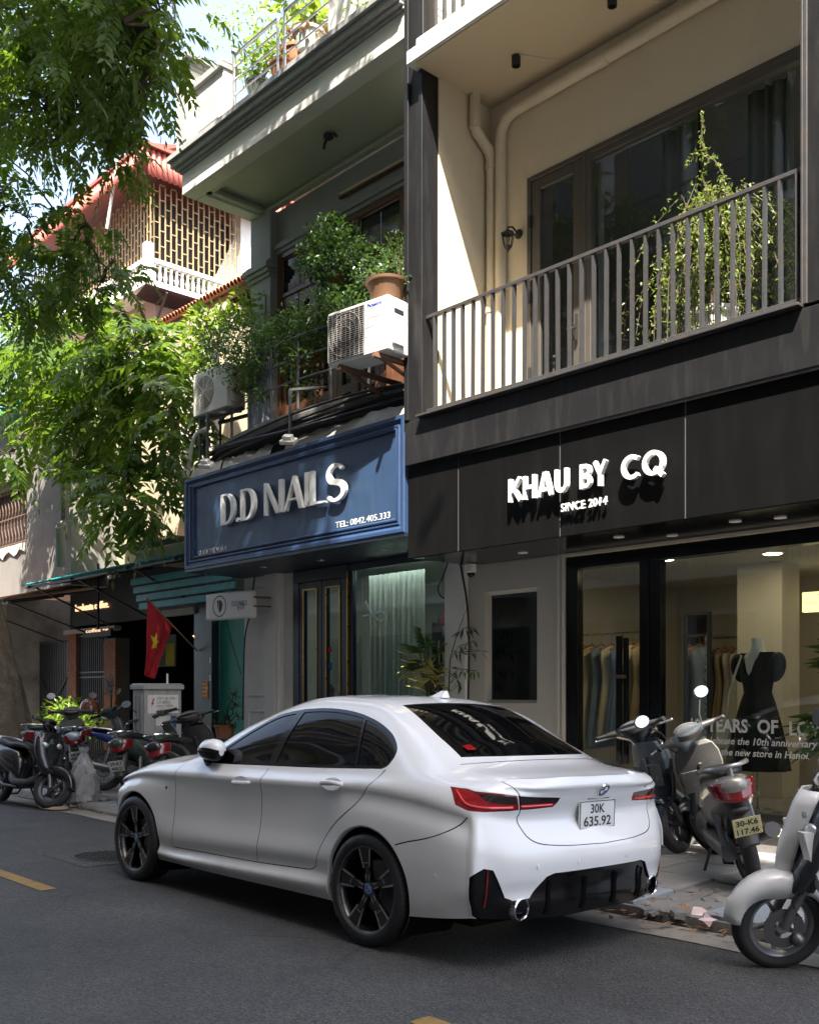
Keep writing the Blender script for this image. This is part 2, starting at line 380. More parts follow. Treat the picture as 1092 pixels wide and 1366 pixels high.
for k, (px, py, lab, rz) in enumerate([(933, 1221, 'crumpled pale paper lying among the dry leaves, the upper one', .4), (944, 1231, 'small pinkish paper scrap beside the white scooter wheel, the lower one', -.3)]):
    p = at(px, py, Z=0.02); g = MB()
    pts = [[(-.05 + .05 * i, -.035 + .035 * j, .012 * ((i * 7 + j * 5 + k) % 3)) for j in range(3)] for i in range(3)]
    M = Matrix.Translation((p.x, p.y, 0.03)) @ Euler((.5, .2, rz)).to_matrix().to_4x4()
    g.grid([[M @ Vector(q) for q in r_] for r_ in pts]); o = g.build('paper_scrap', 'pink_paper'); tag(o, lab, 'paper')
    sd = o.modifiers.new('s', 'SOLIDIFY'); sd.thickness = 0.002
# yellow centre dashes
for x0, x1 in ((-9.1, -7.05), (-3.16, -1.1), (-15.2, -13.1)):
    g = MB(); g.grid([[(x, y, roadz(y) + 0.004) for y in (2.94, 3.0, 3.06)] for x in (x0, (x0 + x1) / 2, x1)]); g.f = [q[::-1] for q in g.f]
    g.build('road_marking', 'yellow_line', kind='structure')
# manhole: round lid in a square plate
mx_, my_ = -8.25, 4.05
root = thing('manhole_cover', 'round iron manhole cover in the asphalt ahead of the white car', 'manhole cover', (mx_, my_, roadz(my_)))
g = MB(); g.loft([[(mx_ - .42, my_ - .42, roadz(my_ - .42) + .003), (mx_ + .42, my_ - .42, roadz(my_ - .42) + .003), (mx_ + .42, my_ + .42, roadz(my_ + .42) + .003), (mx_ - .42, my_ + .42, roadz(my_ + .42) + .003)],
    [(mx_ - .41, my_ - .41, roadz(my_ - .41) + .009), (mx_ + .41, my_ - .41, roadz(my_ - .41) + .009), (mx_ + .41, my_ + .41, roadz(my_ + .41) + .009), (mx_ - .41, my_ + .41, roadz(my_ + .41) + .009)]])
g.build('plate', 'asphalt', root)
g = MB(); TM = Matrix.Translation((mx_, my_, roadz(my_))) @ Euler((-0.026, 0, 0)).to_matrix().to_4x4()
g.lathe([(0.002, .016), (.30, .016), (.31, .012), (.31, .004)], TM, 32)
for i in range(-5, 6):
    l = math.sqrt(max(0, .28 ** 2 - (i * .05) ** 2))
    for a in (0, math.pi / 2): g.bar(TM @ Matrix.Rotation(a, 4, 'Z') @ Vector((i * .05, -l, .018)), TM @ Matrix.Rotation(a, 4, 'Z') @ Vector((i * .05, l, .018)), .012, .006)
g.build('lid', 'cast_iron', root)

# the houses across the street (seen mirrored in the windows; they shade the road)
pbr('house_cream', (0.62, 0.57, 0.46), 0.8, var=0.08, scale=0.8, dirt=0.3, dcol=(0.3, 0.27, 0.22), dscale=0.7)
pbr('house_grey', (0.46, 0.47, 0.46), 0.8, var=0.08, scale=0.8, dirt=0.3, dcol=(0.25, 0.24, 0.22), dscale=0.7)
pbr('shutter_brown', (0.10, 0.075, 0.055), 0.6, var=0.2)
pbr('dark_glass', (0.012, 0.014, 0.016), 0.06, var=0.1, spec=0.6, rvar=0.03)
for k, (x0, x1, h, mt, lab) in enumerate([(-16, -9.6, 22.5, 'house_grey', 'tall grey house across the street, facing the blue sign'), (-9.5, -3.1, 23.3, 'house_cream', 'tall cream house across the street behind the camera'),
                                   (-3.0, 3.4, 23.2, 'house_grey', 'tall grey house across the street with brown shutters'), (3.5, 11.0, 23.2, 'house_cream', 'tall cream house across the street at its far end'), (11.1, 22, 22, 'house_grey', 'wide grey house at the end of the row across the street'), (-27, -16.1, 21, 'house_cream', 'wide cream house across the street beyond the tree')]):
    root = thing('house', lab, 'house', ((x0 + x1) / 2, -7, 0), group='houses across the street')
    g = MB(); g.box(x0, x1, -14, -3.0, -.2, h); g.build('wall', mt, root)
    nf = int(h // 3.6); n = max(2, int((x1 - x0) / 2.0)); wd = (x1 - x0) / n
    gw, gs, gf, gb = MB(), MB(), MB(), MB()
    for f in range(nf):
        z = 0.4 + f * 3.6
        for i in range(n):
            cx = x0 + wd * (i + .5)
            gw.box(cx - .45, cx + .45, -3.03, -2.985, z + .5, z + 2.7)
            gf.box(cx - .52, cx + .52, -3.0, -2.94, z + 2.7, z + 2.82); gf.box(cx - .52, cx + .52, -3.0, -2.92, z + .40, z + .5)
            for s in (-1, 1): gs.box(cx + s * .48 - (.38 if s < 0 else 0), cx + s * .48 + (.38 if s > 0 else 0), -2.99, -2.95, z + .5, z + 2.7)
        if f > 0:
            gf.box(x0 + .2, x1 - .2, -2.99, -2.3, z - .18, z)
            gb.bar((x0 + .25, -2.34, z + 1.0), (x1 - .25, -2.34, z + 1.0), .05)
            for i in range(int((x1 - x0 - .5) / .16)): gb.bar((x0 + .25 + i * .16, -2.34, z), (x0 + .25 + i * .16, -2.34, z + 1.0), .018)
    gw.build('window', 'dark_glass', root, kind='stuff'); gs.build('shutter', 'shutter_brown', root, kind='stuff'); gf.build('cornice', 'white_paint', root); gb.build('railing', 'black_metal', root, kind='stuff')
# ================================================================ the black-fronted shop house
kb = thing('shop_building', 'black clad shop house with white lit shop name and long railed balcony', 'building', (-5.4, 8.6, 0))
XL, XR = -7.40, -3.39
pbr('cream_soffit', (0.62, 0.51, 0.35), 0.8, var=0.05, scale=1.5, dirt=0.15, dcol=(0.4, 0.33, 0.22), dscale=1.5, bump=0.05)
pbr('white_slab', (0.74, 0.72, 0.67), 0.7, var=0.08, dirt=0.35, dcol=(0.35, 0.3, 0.24), dscale=3, bump=0.15, bscale=50)
pbr('bronze_frame', (0.085, 0.075, 0.066), 0.45, var=0.1, metal=0.2)
pbr('sign_black', (0.0042, 0.0041, 0.0043), 0.6, spec=0.09, var=0.22, scale=2, dirt=0.14, dcol=(0.022, 0.021, 0.02), dscale=1.3, streak=True, rvar=0.1)
pbr('seam_grey', (0.10, 0.097, 0.094), 0.5)
def P(mb, nm, mt, par=None, **k): return mb.build(nm, mt, par or kb, **k)
g = MB(); g.box(XL - .26, XL - .004, 7.08, 7.30, 3.9, 13); P(g, 'pillar', 'black_metal', bevel=.006)
g = MB(); g.box(XL - .262, XL - .20, 7.05, 7.078, 4.28, 13); g.box(XL - .05, XL, 7.06, 7.24, 4.26, 7.86); P(g, 'pillar_trim', 'black_metal', bevel=.004)
g = MB(); g.box(XR + .02, XR + .75, 7.08, 7.30, 4.285, 13); P(g, 'pillar', 'black_metal', bevel=.006)
g = MB(); g.box(XR - .0, XR + .018, 7.06, 7.28, 4.285, 13); g.box(XR + .02, XR + .05, 7.06, 7.078, 4.285, 13); P(g, 'pillar_trim', 'steel' if False else 'rail_metal', bevel=.003)
g = MB(); g.box(XL - .26, -1.8, 7.06, 7.30, 3.81, 4.255); P(g, 'beam', 'black_metal', bevel=.004)
g = MB(); g.box(XL - .02, XR + .02, 6.985, 7.30, 4.262, 4.285); P(g, 'beam_cap', 'rail_metal', bevel=.003)
# fascia of the shop: panels with pale seams
sx = [XL - .28, -6.94, -5.66, -4.38, -3.10, -1.82]
for a, b_ in zip(sx, sx[1:]):
    g = MB(); g.box(a + .006, b_ - .006, 7.12, 7.16, 2.852, 3.80); P(g, 'sign_panel', 'sign_black', bevel=.003)
for a in sx[1:-1]:
    g = MB(); g.box(a - .0055, a + .0055, 7.126, 7.15, 2.855, 3.80); P(g, 'seam', 'seam_grey')
g = MB(); g.box(XL - .28, -1.82, 7.161, 8.08, 2.86, 2.92); P(g, 'soffit', 'black_gloss')
for px, py in ((697, 737), (825, 716), (896, 714), (980, 695), (1040, 690)):
    p = at(px, py, Z=2.86); g = MB(); TM = Matrix.Translation((p.x, p.y, 2.852))
    g.lathe([(.0, .006), (.03, .004), (.042, 0), (.05, .0), (.05, .008)], TM, 20); o = P(g, 'downlight', 'white_paint', smooth=True)
# raised letters
pbr('sign_white', (0.82, 0.81, 0.80), 0.35, var=0.02)
def raised(body, size, x, z, fit, y, depth, mt, par, nm='lettering', standoff=0.03, bold=0.0, h=None, sq=1.0, spacing=1.0):
    M = FRONT(x, y - standoff - depth / 2, z); me = text_mesh(body, size, depth / 2, bold, spacing=spacing)
    xs = [v.co.x for v in me.vertices]; ys = [v.co.y for v in me.vertices]; s = fit / (max(xs) - min(xs)); x0 = min(xs)
    sy_ = s if h is None else h / (max(ys) - min(ys))
    for v in me.vertices: v.co.x = (v.co.x - x0) * s; v.co.y = (v.co.y - min(ys)) * sy_
    me.transform(INV[par.name] @ M); return link(nm, me, par, mt)
def _arc(cx, cz, r_, a0, a1, n=16): return [(cx + r_ * math.cos(R(a0 + (a1 - a0) * i / n)), cz + r_ * math.sin(R(a0 + (a1 - a0) * i / n))) for i in range(n + 1)]
# strokes on a unit cap height, thickness .2
SANS = {'K': ([[(.1, 0), (.1, 1)], [(.72, 1.0), (.20, .42)], [(.34, .56), (.76, .0)]], .80), 'H': ([[(.1, 0), (.1, 1)], [(.68, 0), (.68, 1)], [(.2, .5), (.58, .5)]], .78),
 'A': ([[(.09, 0), (.43, 1)], [(.47, 1), (.81, 0)], [(.27, .27), (.63, .27)]], .90), 'U': ([[(.1, 1), (.1, .38)] + _arc(.385, .38, .285, 180, 360)[1:] + [(.67, 1)]], .77),
 'B': ([[(.1, 0), (.1, 1)], [(.2, .905), (.36, .905)] + _arc(.36, .715, .19, 90, -90, 10)[1:] + [(.2, .525)], [(.2, .48), (.38, .48)] + _arc(.38, .29, .19, 90, -90, 10)[1:] + [(.2, .10)]], .66),
 'Y': ([[(.08, 1), (.40, .47)], [(.72, 1), (.40, .47)], [(.40, .5), (.40, 0)]], .80), 'C': ([_arc(.5, .5, .40, 48, 312, 24)], .84), 'Q': ([_arc(.5, .5, .40, 0, 360, 32), [(.56, .30), (.92, -.04)]], 1.0)}
def sansword(wd_, x0_, x1_, z_, h, y, depth, par, mt, th=.165):
    x = 0; its = []
    for ch in wd_: its.append((x, ch)); x += SANS[ch][1] + .13
    s_ = (x1_ - x0_) / (x - .13)
    for ox, ch in its:
        g = MB()
        for q, st_ in enumerate(SANS[ch][0]):
            L_, Rr = [], []
            n = len(st_)
            for i, p in enumerate(st_):
                a, c_ = st_[max(0, i - 1)], st_[min(n - 1, i + 1)]; d = Vector((c_[0] - a[0], c_[1] - a[1])).normalized(); L_.append((p[0] - d.y * th / 2, p[1] + d.x * th / 2)); Rr.append((p[0] + d.y * th / 2, p[1] - d.x * th / 2))
            M = FRONT(x0_, y, z_)
            f = lambda p: ((ox + p[0]) * s_, p[1] * h); dd = depth + q * .0006
            rings = [[M @ Vector((*f(r_), zz)) for r_, zz in ((Rr[i], 0), (L_[i], 0), (L_[i], dd), (Rr[i], dd))] for i in range(n)]
            g.loft(rings)
        g.build('letter', mt, par)
for tx, a, b_ in (('KHAU', -6.202, -5.506), ('BY', -5.374, -5.088), ('CQ', -4.942, -4.519)): sansword(tx, a, b_, 3.225, .215, 7.075, .045, kb, 'sign_white')
raised('SINCE 2014', .1, -5.605, 3.06, 0.496, 7.12, .02, 'sign_white', kb, bold=.0006, spacing=1.12, h=.074, standoff=.035)
# upper slab and balcony room
g = MB(); g.box(XL - .10, -1.8, 6.93, 8.4, 7.87, 8.02); P(g, 'slab', 'white_slab', bevel=.012)
g = MB(); g.box(XL - .02, -1.8, 6.99, 8.4, 8.022, 8.14); P(g, 'slab', 'white_slab', bevel=.012)
g = MB(); g.box(XL + .001, -1.8, 6.96, 8.1, 7.855, 7.868); P(g, 'soffit', 'cream_soffit')
g = MB(); g.box(XL - .22, XL, 7.305, 9.3, 4.29, 7.855); P(g, 'side_wall', 'cream_plaster')
g = MB(); g.box(XL + .002, -6.87, 8.10, 8.3, 4.29, 7.85); g.box(-6.869, -1.8, 8.10, 8.3, 6.885, 7.85); P(g, 'back_wall', 'cream_plaster')
g = MB(); g.box(XL, -1.8, 7.31, 9.4, 4.10, 4.288); P(g, 'balcony_floor', 'tile_stone')
g = MB(); g.box(XL - .26, -1.8, 7.3, 8.4, 8.15, 8.22); P(g, 'upper_floor', 'white_slab')
g = MB(); g.box(XL - .24, -1.8, 8.31, 14, -.1, 14.5); P(g, 'core', 'black_void') if False else None
# door and wide window of the balcony
def frame(mb, x0, x1, z0, z1, y0, y1, w_, bottom=True):
    mb.box(x0, x0 + w_, y0, y1, z0, z1); mb.box(x1 - w_, x1, y0, y1, z0, z1)
    mb.box(x0 + w_, x1 - w_, y0, y1, z1 - w_, z1)
    if bottom: mb.box(x0 + w_, x1 - w_, y0, y1, z0, z0 + w_)
g = MB(); frame(g, -6.868, -6.10, 4.29, 6.883, 8.085, 8.17, .05); fr = P(g, 'door_frame', 'bronze_frame', bevel=.004)
g = MB(); frame(g, -6.815, -6.155, 4.30, 6.83, 8.10, 8.15, .115); dl = P(g, 'door', 'bronze_frame', bevel=.006)
g = MB(); g.box(-6.70, -6.27, 8.12, 8.13, 4.415, 6.715); g.build('pane', 'shop_glass', dl)
g = MB(); g.bar((-6.205, 8.07, 5.0), (-6.205, 8.07, 5.26), .022); g.bar((-6.205, 8.06, 5.13), (-6.30, 8.04, 5.13), .018); g.build('handle', 'black_matt', dl)
for z in (4.75, 5.55, 6.35):
    g = MB(); g.bar((-6.825, 8.08, z), (-6.825, 8.08, z + .12), .03); g.build('hinge', 'black_matt', dl)
g = MB(); frame(g, -6.095, -1.9, 4.29, 6.883, 8.085, 8.17, .055); g.box(-6.04, -1.95, 8.09, 8.16, 6.76, 6.83); wf = P(g, 'window_frame', 'bronze_frame', bevel=.004)
for x in (-4.86, -3.55):
    g = MB(); g.box(x, x + .012, 8.12, 8.14, 4.35, 6.76); g.build('mullion', 'black_gloss', wf)
g = MB(); g.box(-6.04, -1.95, 8.125, 8.135, 4.345, 6.76); g.build('pane', 'shop_glass', wf)
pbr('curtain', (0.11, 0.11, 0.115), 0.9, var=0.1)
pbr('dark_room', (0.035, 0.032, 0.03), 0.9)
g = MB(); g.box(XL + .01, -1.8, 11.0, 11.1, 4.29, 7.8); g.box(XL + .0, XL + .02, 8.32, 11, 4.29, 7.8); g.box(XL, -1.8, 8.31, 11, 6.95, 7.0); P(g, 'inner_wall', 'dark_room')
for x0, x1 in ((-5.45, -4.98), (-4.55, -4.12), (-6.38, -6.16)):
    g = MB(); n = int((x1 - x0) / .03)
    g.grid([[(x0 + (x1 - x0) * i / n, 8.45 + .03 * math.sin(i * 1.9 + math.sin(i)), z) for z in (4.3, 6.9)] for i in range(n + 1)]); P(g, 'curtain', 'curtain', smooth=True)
# railing
rl = thing('balcony_railing', 'grey metal railing of flat uprights along the black framed balcony', 'railing', (-5.4, 7.14, 4.29))
g = MB(); g.bar((XL, 7.14, 5.31), (XR, 7.14, 5.31), .05, .035); g.build('top_rail', 'rail_metal', rl, bevel=.003)
g = MB(); g.bar((XL, 7.14, 4.345), (XR, 7.14, 4.345), .045, .035); g.build('bottom_rail', 'rail_metal', rl, bevel=.003)
g = MB(); g.box(-.011, .011, -.02, .02, 0, .93); bm_ = g.mesh('upright'); bm_.materials.append(MATS['rail_metal'])
nb = 30
for i in range(nb):
    o = D.objects.new('upright', bm_); COL.objects.link(o); o.parent = rl
    o.location = (XL + .115 + i * (XR - XL - .17) / (nb - 1) + 5.4, 0, .073); o.rotation_euler = (rnd.gauss(0, .004), rnd.gauss(0, .004), 0)
# railing of the floor above
rl2 = thing('balcony_railing', 'dark railing of the balcony at the top edge beside the black post', 'railing', (-5.4, 7.2, 8.15))
g = MB(); g.bar((XL, 7.2, 8.26), (-1.9, 7.2, 8.26), .04, .03); g.bar((XL, 7.2, 9.2), (-1.9, 7.2, 9.2), .05, .04); g.build('top_rail', 'rail_metal', rl2)
for i in range(16):
    o = D.objects.new('upright', bm_); COL.objects.link(o); o.parent = rl2; o.location = (XL + .06 + i * .13 + 5.4, 0, .12)
g = MB(); g.box(XL - .2, -1.8, 8.35, 8.5, 8.15, 13); P(g, 'back_wall', 'cream_plaster')
# drain pipes
pp = thing('drain_pipe', 'cream drain pipe running down the balcony corner with a bend under the soffit', 'pipe', (-7.32, 8.02, 4.29))
g = MB(); c0 = Vector((-7.33, 8.03, 0))
g.tube([(c0.x, c0.y, 4.29), (c0.x, c0.y, 7.22)], .05, 14); g.build('pipe', 'cream_plaster', pp, smooth=True)
g = MB(); g.tube([(c0.x, c0.y, 7.16), (c0.x, c0.y, 7.25), (c0.x, c0.y - .03, 7.33), (c0.x, c0.y - .22, 7.46), (c0.x, c0.y - .25, 7.52), (c0.x, c0.y - .25, 7.86)], .058, 14); g.build('elbow', 'cream_plaster', pp, smooth=True, angle=60)
for z in (7.16, 7.52, 5.6):
    g = MB(); g.tube([(c0.x, c0.y - (.25 if z > 7.4 else 0), z - .03), (c0.x, c0.y - (.25 if z > 7.4 else 0), z + .03)], .063, 14); g.build('collar', 'cream_plaster', pp, smooth=True)
p2 = thing('drain_pipe', 'long cream pipe running sideways under the balcony ceiling', 'pipe', (-5, 8.04, 7.6))
g = MB(); g.tube([(-7.215, 8.06, 4.29), (-7.215, 8.06, 7.35), (-7.20, 8.05, 7.5), (-7.12, 8.04, 7.60), (-7.0, 8.035, 7.635), (-1.9, 8.035, 7.70)], .06, 14); g.build('pipe', 'cream_plaster', p2, smooth=True, angle=60)
for x in (-5.9, -4.4):
    g = MB(); g.tube([(x, 8.035, 7.65), (x + .1, 8.035, 7.652)], .068, 14); g.build('collar', 'cream_plaster', p2, smooth=True)
# ceiling spots with their conduit
for px, py, lab in ((688, 82, 'small black spotlight under the balcony ceiling, nearest the drain pipe'), (816, 2, 'small black spotlight under the balcony ceiling, at the top of the picture')):
    p = at(px, py, Z=7.80); t_ = thing('spotlight', lab, 'spotlight', (p.x, p.y, 7.855), group='balcony ceiling spots')
    g = MB(); g.lathe([(.0, 0), (.045, 0), (.045, -.10), (.038, -.10), (.035, -.07), (0, -.07)], Matrix.Translation((p.x, p.y, 7.854)), 20); g.build('housing', 'black_matt', t_, smooth=True)
    g = MB(); g.tube([(p.x + .04, p.y, 7.85), (p.x + .25, 7.98, 7.85)], .008, 6); g.build('conduit', 'cream_plaster', t_)
# wall lantern
p = at(677, 318, Y=7.95); lt = thing('wall_lantern', 'black carriage lantern on the balcony wall beside the glass door', 'wall lantern', (p.x, 8.1, p.z))
g = MB(); g.lathe([(0, 0), (.05, 0), (.05, .015), (.03, .03), (0, .03)], frame_mat((p.x + .03, 8.098, p.z + .08), (1, 0, 0), (0, -1, 0)), 16); g.tube([(p.x + .03, 8.08, p.z + .08), (p.x + .02, 8.0, p.z + .13), (p.x, 7.95, p.z + .12), (p.x, 7.95, p.z + .09)], .01, 8); g.build('bracket', 'black_matt', lt, smooth=True)
g = MB(); TM = Matrix.Translation((p.x, 7.95, p.z))
g.lathe([(0, .12), (.012, .10), (.02, .085), (.075, .055), (.08, .045), (.065, .04)], TM, 6); g.lathe([(.04, -.09), (.05, -.085), (.03, -.11), (.012, -.125), (.006, -.15), (0, -.155)], TM, 6)
for k in range(6):
    a = k * math.pi / 3; g.bar(TM @ Vector((.068 * math.cos(a), .068 * math.sin(a), .045)), TM @ Vector((.042 * math.cos(a), .042 * math.sin(a), -.09)), .008)
g.build('cage', 'black_matt', lt)
g = MB(); g.lathe([(.064, .042), (.039, -.088)], TM, 6); g.build('glass', 'clear_glass', lt)

# ---------------------------------------------------------------- shop front
pbr('shop_wall', (0.58, 0.53, 0.45), 0.7, var=0.04, scale=1)
pbr('beige_wall', (0.50, 0.46, 0.39), 0.75, var=0.04, scale=2, dirt=0.12, dcol=(0.3, 0.28, 0.24), dscale=1.2, bump=0.06, bscale=150)
g = MB(); g.box(-7.72, -6.45, 8.10, 8.25, 0, 1.33); g.box(-7.72, -7.48, 8.10, 8.25, 1.33, 2.858); g.box(-6.74, -6.45, 8.10, 8.25, 1.33, 2.858); g.box(-7.48, -6.74, 8.10, 8.25, 2.55, 2.858); P(g, 'display_wall', 'beige_wall')
g = MB()
a0, a1, b0, b1 = -7.48, -6.74, 1.33, 2.55
for (p1, p2) in (((a0, b0), (a1, b0)), ((a1, b0), (a1, b1)), ((a1, b1), (a0, b1)), ((a0, b1), (a0, b0))):
    cxx, czz = (a0 + a1) / 2, (b0 + b1) / 2; q = lambda p: (cxx + (p[0] - cxx) * .88, czz + (p[1] - czz) * .94)
    g.add([(p1[0], 8.10, p1[1]), (p2[0], 8.10, p2[1]), (q(p2)[0], 8.17, q(p2)[1]), (q(p1)[0], 8.17, q(p1)[1])], [(0, 1, 2, 3)])
P(g, 'niche_frame', 'beige_wall')
pbr('screen_glass', (0.006, 0.008, 0.010), 0.03, var=0.05, spec=0.35, rvar=0.015)
g = MB(); g.box(-7.44, -6.78, 8.165, 8.19, 1.365, 2.515); P(g, 'display_screen', 'screen_glass')
for x in (-6.445, -6.39): 
    g = MB(); g.box(x, x + .04, 8.06, 8.2, .2, 2.857); P(g, 'door_jamb', 'shop_wall', bevel=.003)
g = MB(); g.box(-6.345, -1.8, 8.07, 8.16, 2.852, 2.858); g.box(-6.345, -1.8, 8.055, 8.16, 2.82, 2.85); P(g, 'plaster_strip', 'cream_plaster')
g = MB(); g.box(-6.345, -6.20, 8.08, 8.18, .36, 2.82); g.box(-6.20, -1.8, 8.08, 8.18, 2.69, 2.82); g.box(-5.46, -5.36, 8.07, 8.19, .36, 2.69); g.box(-5.355, -5.235, 8.08, 8.18, .36, 2.69); g.box(-6.20, -5.46, 8.08, 8.18, .30, .42); g.box(-5.235, -1.8, 8.08, 8.18, .26, .40)
sf = P(g, 'shop_frame', 'black_gloss', bevel=.004)
g = MB(); g.box(-6.20, -5.46, 8.125, 8.135, .42, 2.69); g.build('door_pane', 'shop_glass', sf)
g = MB(); g.box(-5.235, -1.8, 8.125, 8.135, .40, 2.69); g.build('window_pane', 'shop_glass', sf)
g = MB(); g.box(-5.70, -5.645, 8.03, 8.07, .75, 1.99); g.box(-5.625, -5.58, 8.04, 8.08, .75, 1.97); hd = P(g, 'door_handle', 'black_gloss', bevel=.003)
g = MB(); g.box(-5.705, -5.58, 8.022, 8.03, 1.58, 1.615); g.build('handle_inlay', 'wood', hd)
pbr('step_stone', (0.15, 0.145, 0.14), 0.45, var=0.3, scale=60, dirt=0.3, dcol=(0.3, 0.28, 0.26), dscale=2)
g = MB(); g.box(-6.4, -1.8, 7.86, 8.2, .0, .245); P(g, 'step', 'step_stone', bevel=.008)
g = MB(); g.box(-6.4, -1.8, 7.82, 8.2, .25, .285); P(g, 'step_tread', 'beige_wall', bevel=.006)
# words on the glass, read from the street
pbr('decal_grey', (0.62, 0.61, 0.60), 0.6, var=0.03)
def decal(body, x, z, wdt, h, bold=0.0, shear=0.0, spacing=1.0):
    me = text_mesh(body, .1, 0.0004, bold, shear=shear, spacing=spacing); xs = [v.co.x for v in me.vertices]; s = wdt / (max(xs) - min(xs)); x0 = min(xs)
    for v in me.vertices: v.co.x = (v.co.x - x0) * s; v.co.y *= h / .072
    me.transform(INV[kb.name] @ FRONT(x, 8.121, z)); link('window_lettering', me, kb, 'decal_grey')
decal('10', -4.935, 1.095, .10, .115, .003); decal('YEARS', -4.775, 1.095, .40, .115, .003); decal('OF', -4.285, 1.095, .19, .115, .003); decal('LOVE', -3.995, 1.085, .34, .115, .003)
decal('Celebrate the 10th anniversary', -4.84, .985, 1.09, .062, .0015, .2); decal('of the new store in Hanoi.', -4.72, .885, .90, .062, .0015, .2)
# ---------------------------------------------------------------- inside the shop
g = MB(); g.box(-7.62, -7.5, 8.3, 13, .2, 2.95); g.box(-7.5, -1.7, 12.0, 12.2, .2, 2.95); g.box(-1.8, -1.7, 8.2, 13, .2, 2.95); P(g, 'inner_wall', 'shop_wall')
g = MB(); g.box(-7.5, -1.7, 8.26, 12.1, .2, .30); P(g, 'shop_floor', 'tile_stone')
g = MB(); g.box(-7.5, -1.8, 8.26, 12.1, 2.86, 2.9); g.box(-6.4, -6.36, 8.2, 8.26, .3, 2.9); P(g, 'shop_ceiling', 'shop_wall')
g = MB(); g.box(-5.62, -5.10, 10.2, 10.6, .3, 2.86); g.box(-4.2, -1.8, 10.9, 11.2, 2.2, 2.86); P(g, 'partition', 'shop_wall')
emis('lamp_warm', (1.0, 0.80, 0.52), 17.0)
for x, y in ((-5.9, 9.2), (-4.9, 9.6), (-3.6, 9.2), (-2.6, 10.2), (-4.2, 11.6)):
    lt_ = thing('ceiling_light', 'warm lit round ceiling light inside the dress shop', 'ceiling light', (x, y, 2.86), group='ceiling lights in the shop')
    g = MB(); g.lathe([(.0, -.004), (.085, -.004)], Matrix.Translation((x, y, 2.856)), 16); g.f = [q[::-1] for q in g.f]; g.build('lens', 'lamp_warm', lt_)
    g = MB(); g.lathe([(.086, -.002), (.10, -.008), (.105, 0)], Matrix.Translation((x, y, 2.859)), 16); g.build('rim', 'white_paint', lt_)
mr = thing('standing_mirror', 'tall black framed mirror leaning on a pillar inside the shop', 'mirror', (-5.3, 10.1, .3))
p0, p1 = at(913, 818, Y=10.1), at(947, 822, Y=10.1)
g = MB(); frame(g, p0.x, p1.x, .3, p0.z, 10.07, 10.13, .03); g.build('frame', 'black_matt', mr)
g = MB(); g.box(p0.x + .03, p1.x - .03, 10.09, 10.11, .33, p0.z - .03); g.build('pane', 'chrome', mr)
# clothes on rails
GC = [(0.62, 0.52, 0.34), (0.16, 0.22, 0.32), (0.68, 0.63, 0.52), (0.40, 0.29, 0.16), (0.22, 0.29, 0.36), (0.60, 0.50, 0.30), (0.55, 0.48, 0.42), (0.10, 0.10, 0.12)]
for i, c_ in enumerate(GC): pbr('cloth_%d' % i, c_, 0.9, var=0.15, scale=12, bump=0.1)
GN = ['sandy', 'denim blue', 'ivory', 'tan', 'dusty blue', 'straw coloured', 'pale mauve', 'black']
def garment(x, y, z, ci, ln, place, k, ry=0.0):
    lab = '%s dress on a wooden hanger, %s' % (GN[ci], place)
    t_ = thing('dress', lab, 'dress', (x, y, z), group='dresses on hangers in the shop')
    g = MB(); ph = rnd.uniform(0, 6); rings = []
    for j, (w_, d_, dz) in enumerate([(.05, .03, -.03), (.20, .045, -.09), (.21, .06, -.16), (.17, .07, -.30), (.155, .07, -.42), (.19, .09, -.62), (.23, .10, -.85), (.25, .11, -ln)]):
        rings.append([Vector((x + math.sin(2 * math.pi * q / 24) * d_ * .8 * (1 + .22 * math.sin(q * 2.1 + ph) * (j / 7)), y + math.cos(2 * math.pi * q / 24) * w_ * (1 + .10 * math.sin(q * 3.1 + ph) * (j / 7)), z + dz)) for q in range(24)])
    g.loft(rings, False); g.build('cloth', 'cloth_%d' % ci, t_, smooth=True, angle=80)
    h = thing('coat_hanger', 'wooden hanger of %s dress, %s' % (GN[ci], place), 'hanger', (x, y, z), group='wooden hangers in the shop')
    g = MB(); g.tube([(x, y - .21, z - .075), (x, y - .1, z - .03), (x, y, z), (x, y + .1, z - .03), (x, y + .21, z - .075)], .011, 6); g.build('bar', 'wood_light', h)
    g = MB(); g.tube([(x, y, z), (x, y, z + .06), (x, y + .02, z + .09), (x, y, z + .11)], .004, 5); g.build('hook', 'steel', h)
pbr('wood_light', (0.36, 0.17, 0.07), 0.5, var=0.25, scale=9)
def rack(x0, x1, y, z, n, cis, lab, place):
    t_ = thing('clothes_rail', lab, 'clothes rail', ((x0 + x1) / 2, y, .3))
    g = MB(); g.tube([(x0 - .1, y, z), (x1 + .1, y, z)], .014, 8); g.build('rail', 'steel', t_)
    for x in (x0 - .08, x1 + .08):
        g = MB(); g.tube([(x, y, .3), (x, y, z)], .012, 8); g.build('post', 'steel', t_)
    for i in range(n):
        garment(x0 + (x1 - x0) * i / (n - 1), y, z - .115, cis[i % len(cis)], rnd.uniform(1.05, 1.3), '%s from left on %s' % (['first', 'second', 'third', 'fourth', 'fifth', 'sixth', 'seventh', 'eighth', 'ninth'][i], place), i)
pa, pb = at(778, 845, Y=9.6), at(842, 848, Y=9.6)
rack(pa.x - .02, pb.x + .28, 9.6, pa.z - .02, 8, [2, 0, 4, 5, 1, 2, 3, 4], 'steel clothes rail of pale and blue dresses behind the glass door', 'rail behind the door')
pa, pb = at(955, 845, Y=10.6), at(996, 848, Y=10.6)
rack(pa.x, pb.x + .1, 10.6, pa.z - .05, 6, [7, 3, 6, 2, 0, 3], 'steel clothes rail of dresses behind the mannequin', 'rail behind the mannequin')
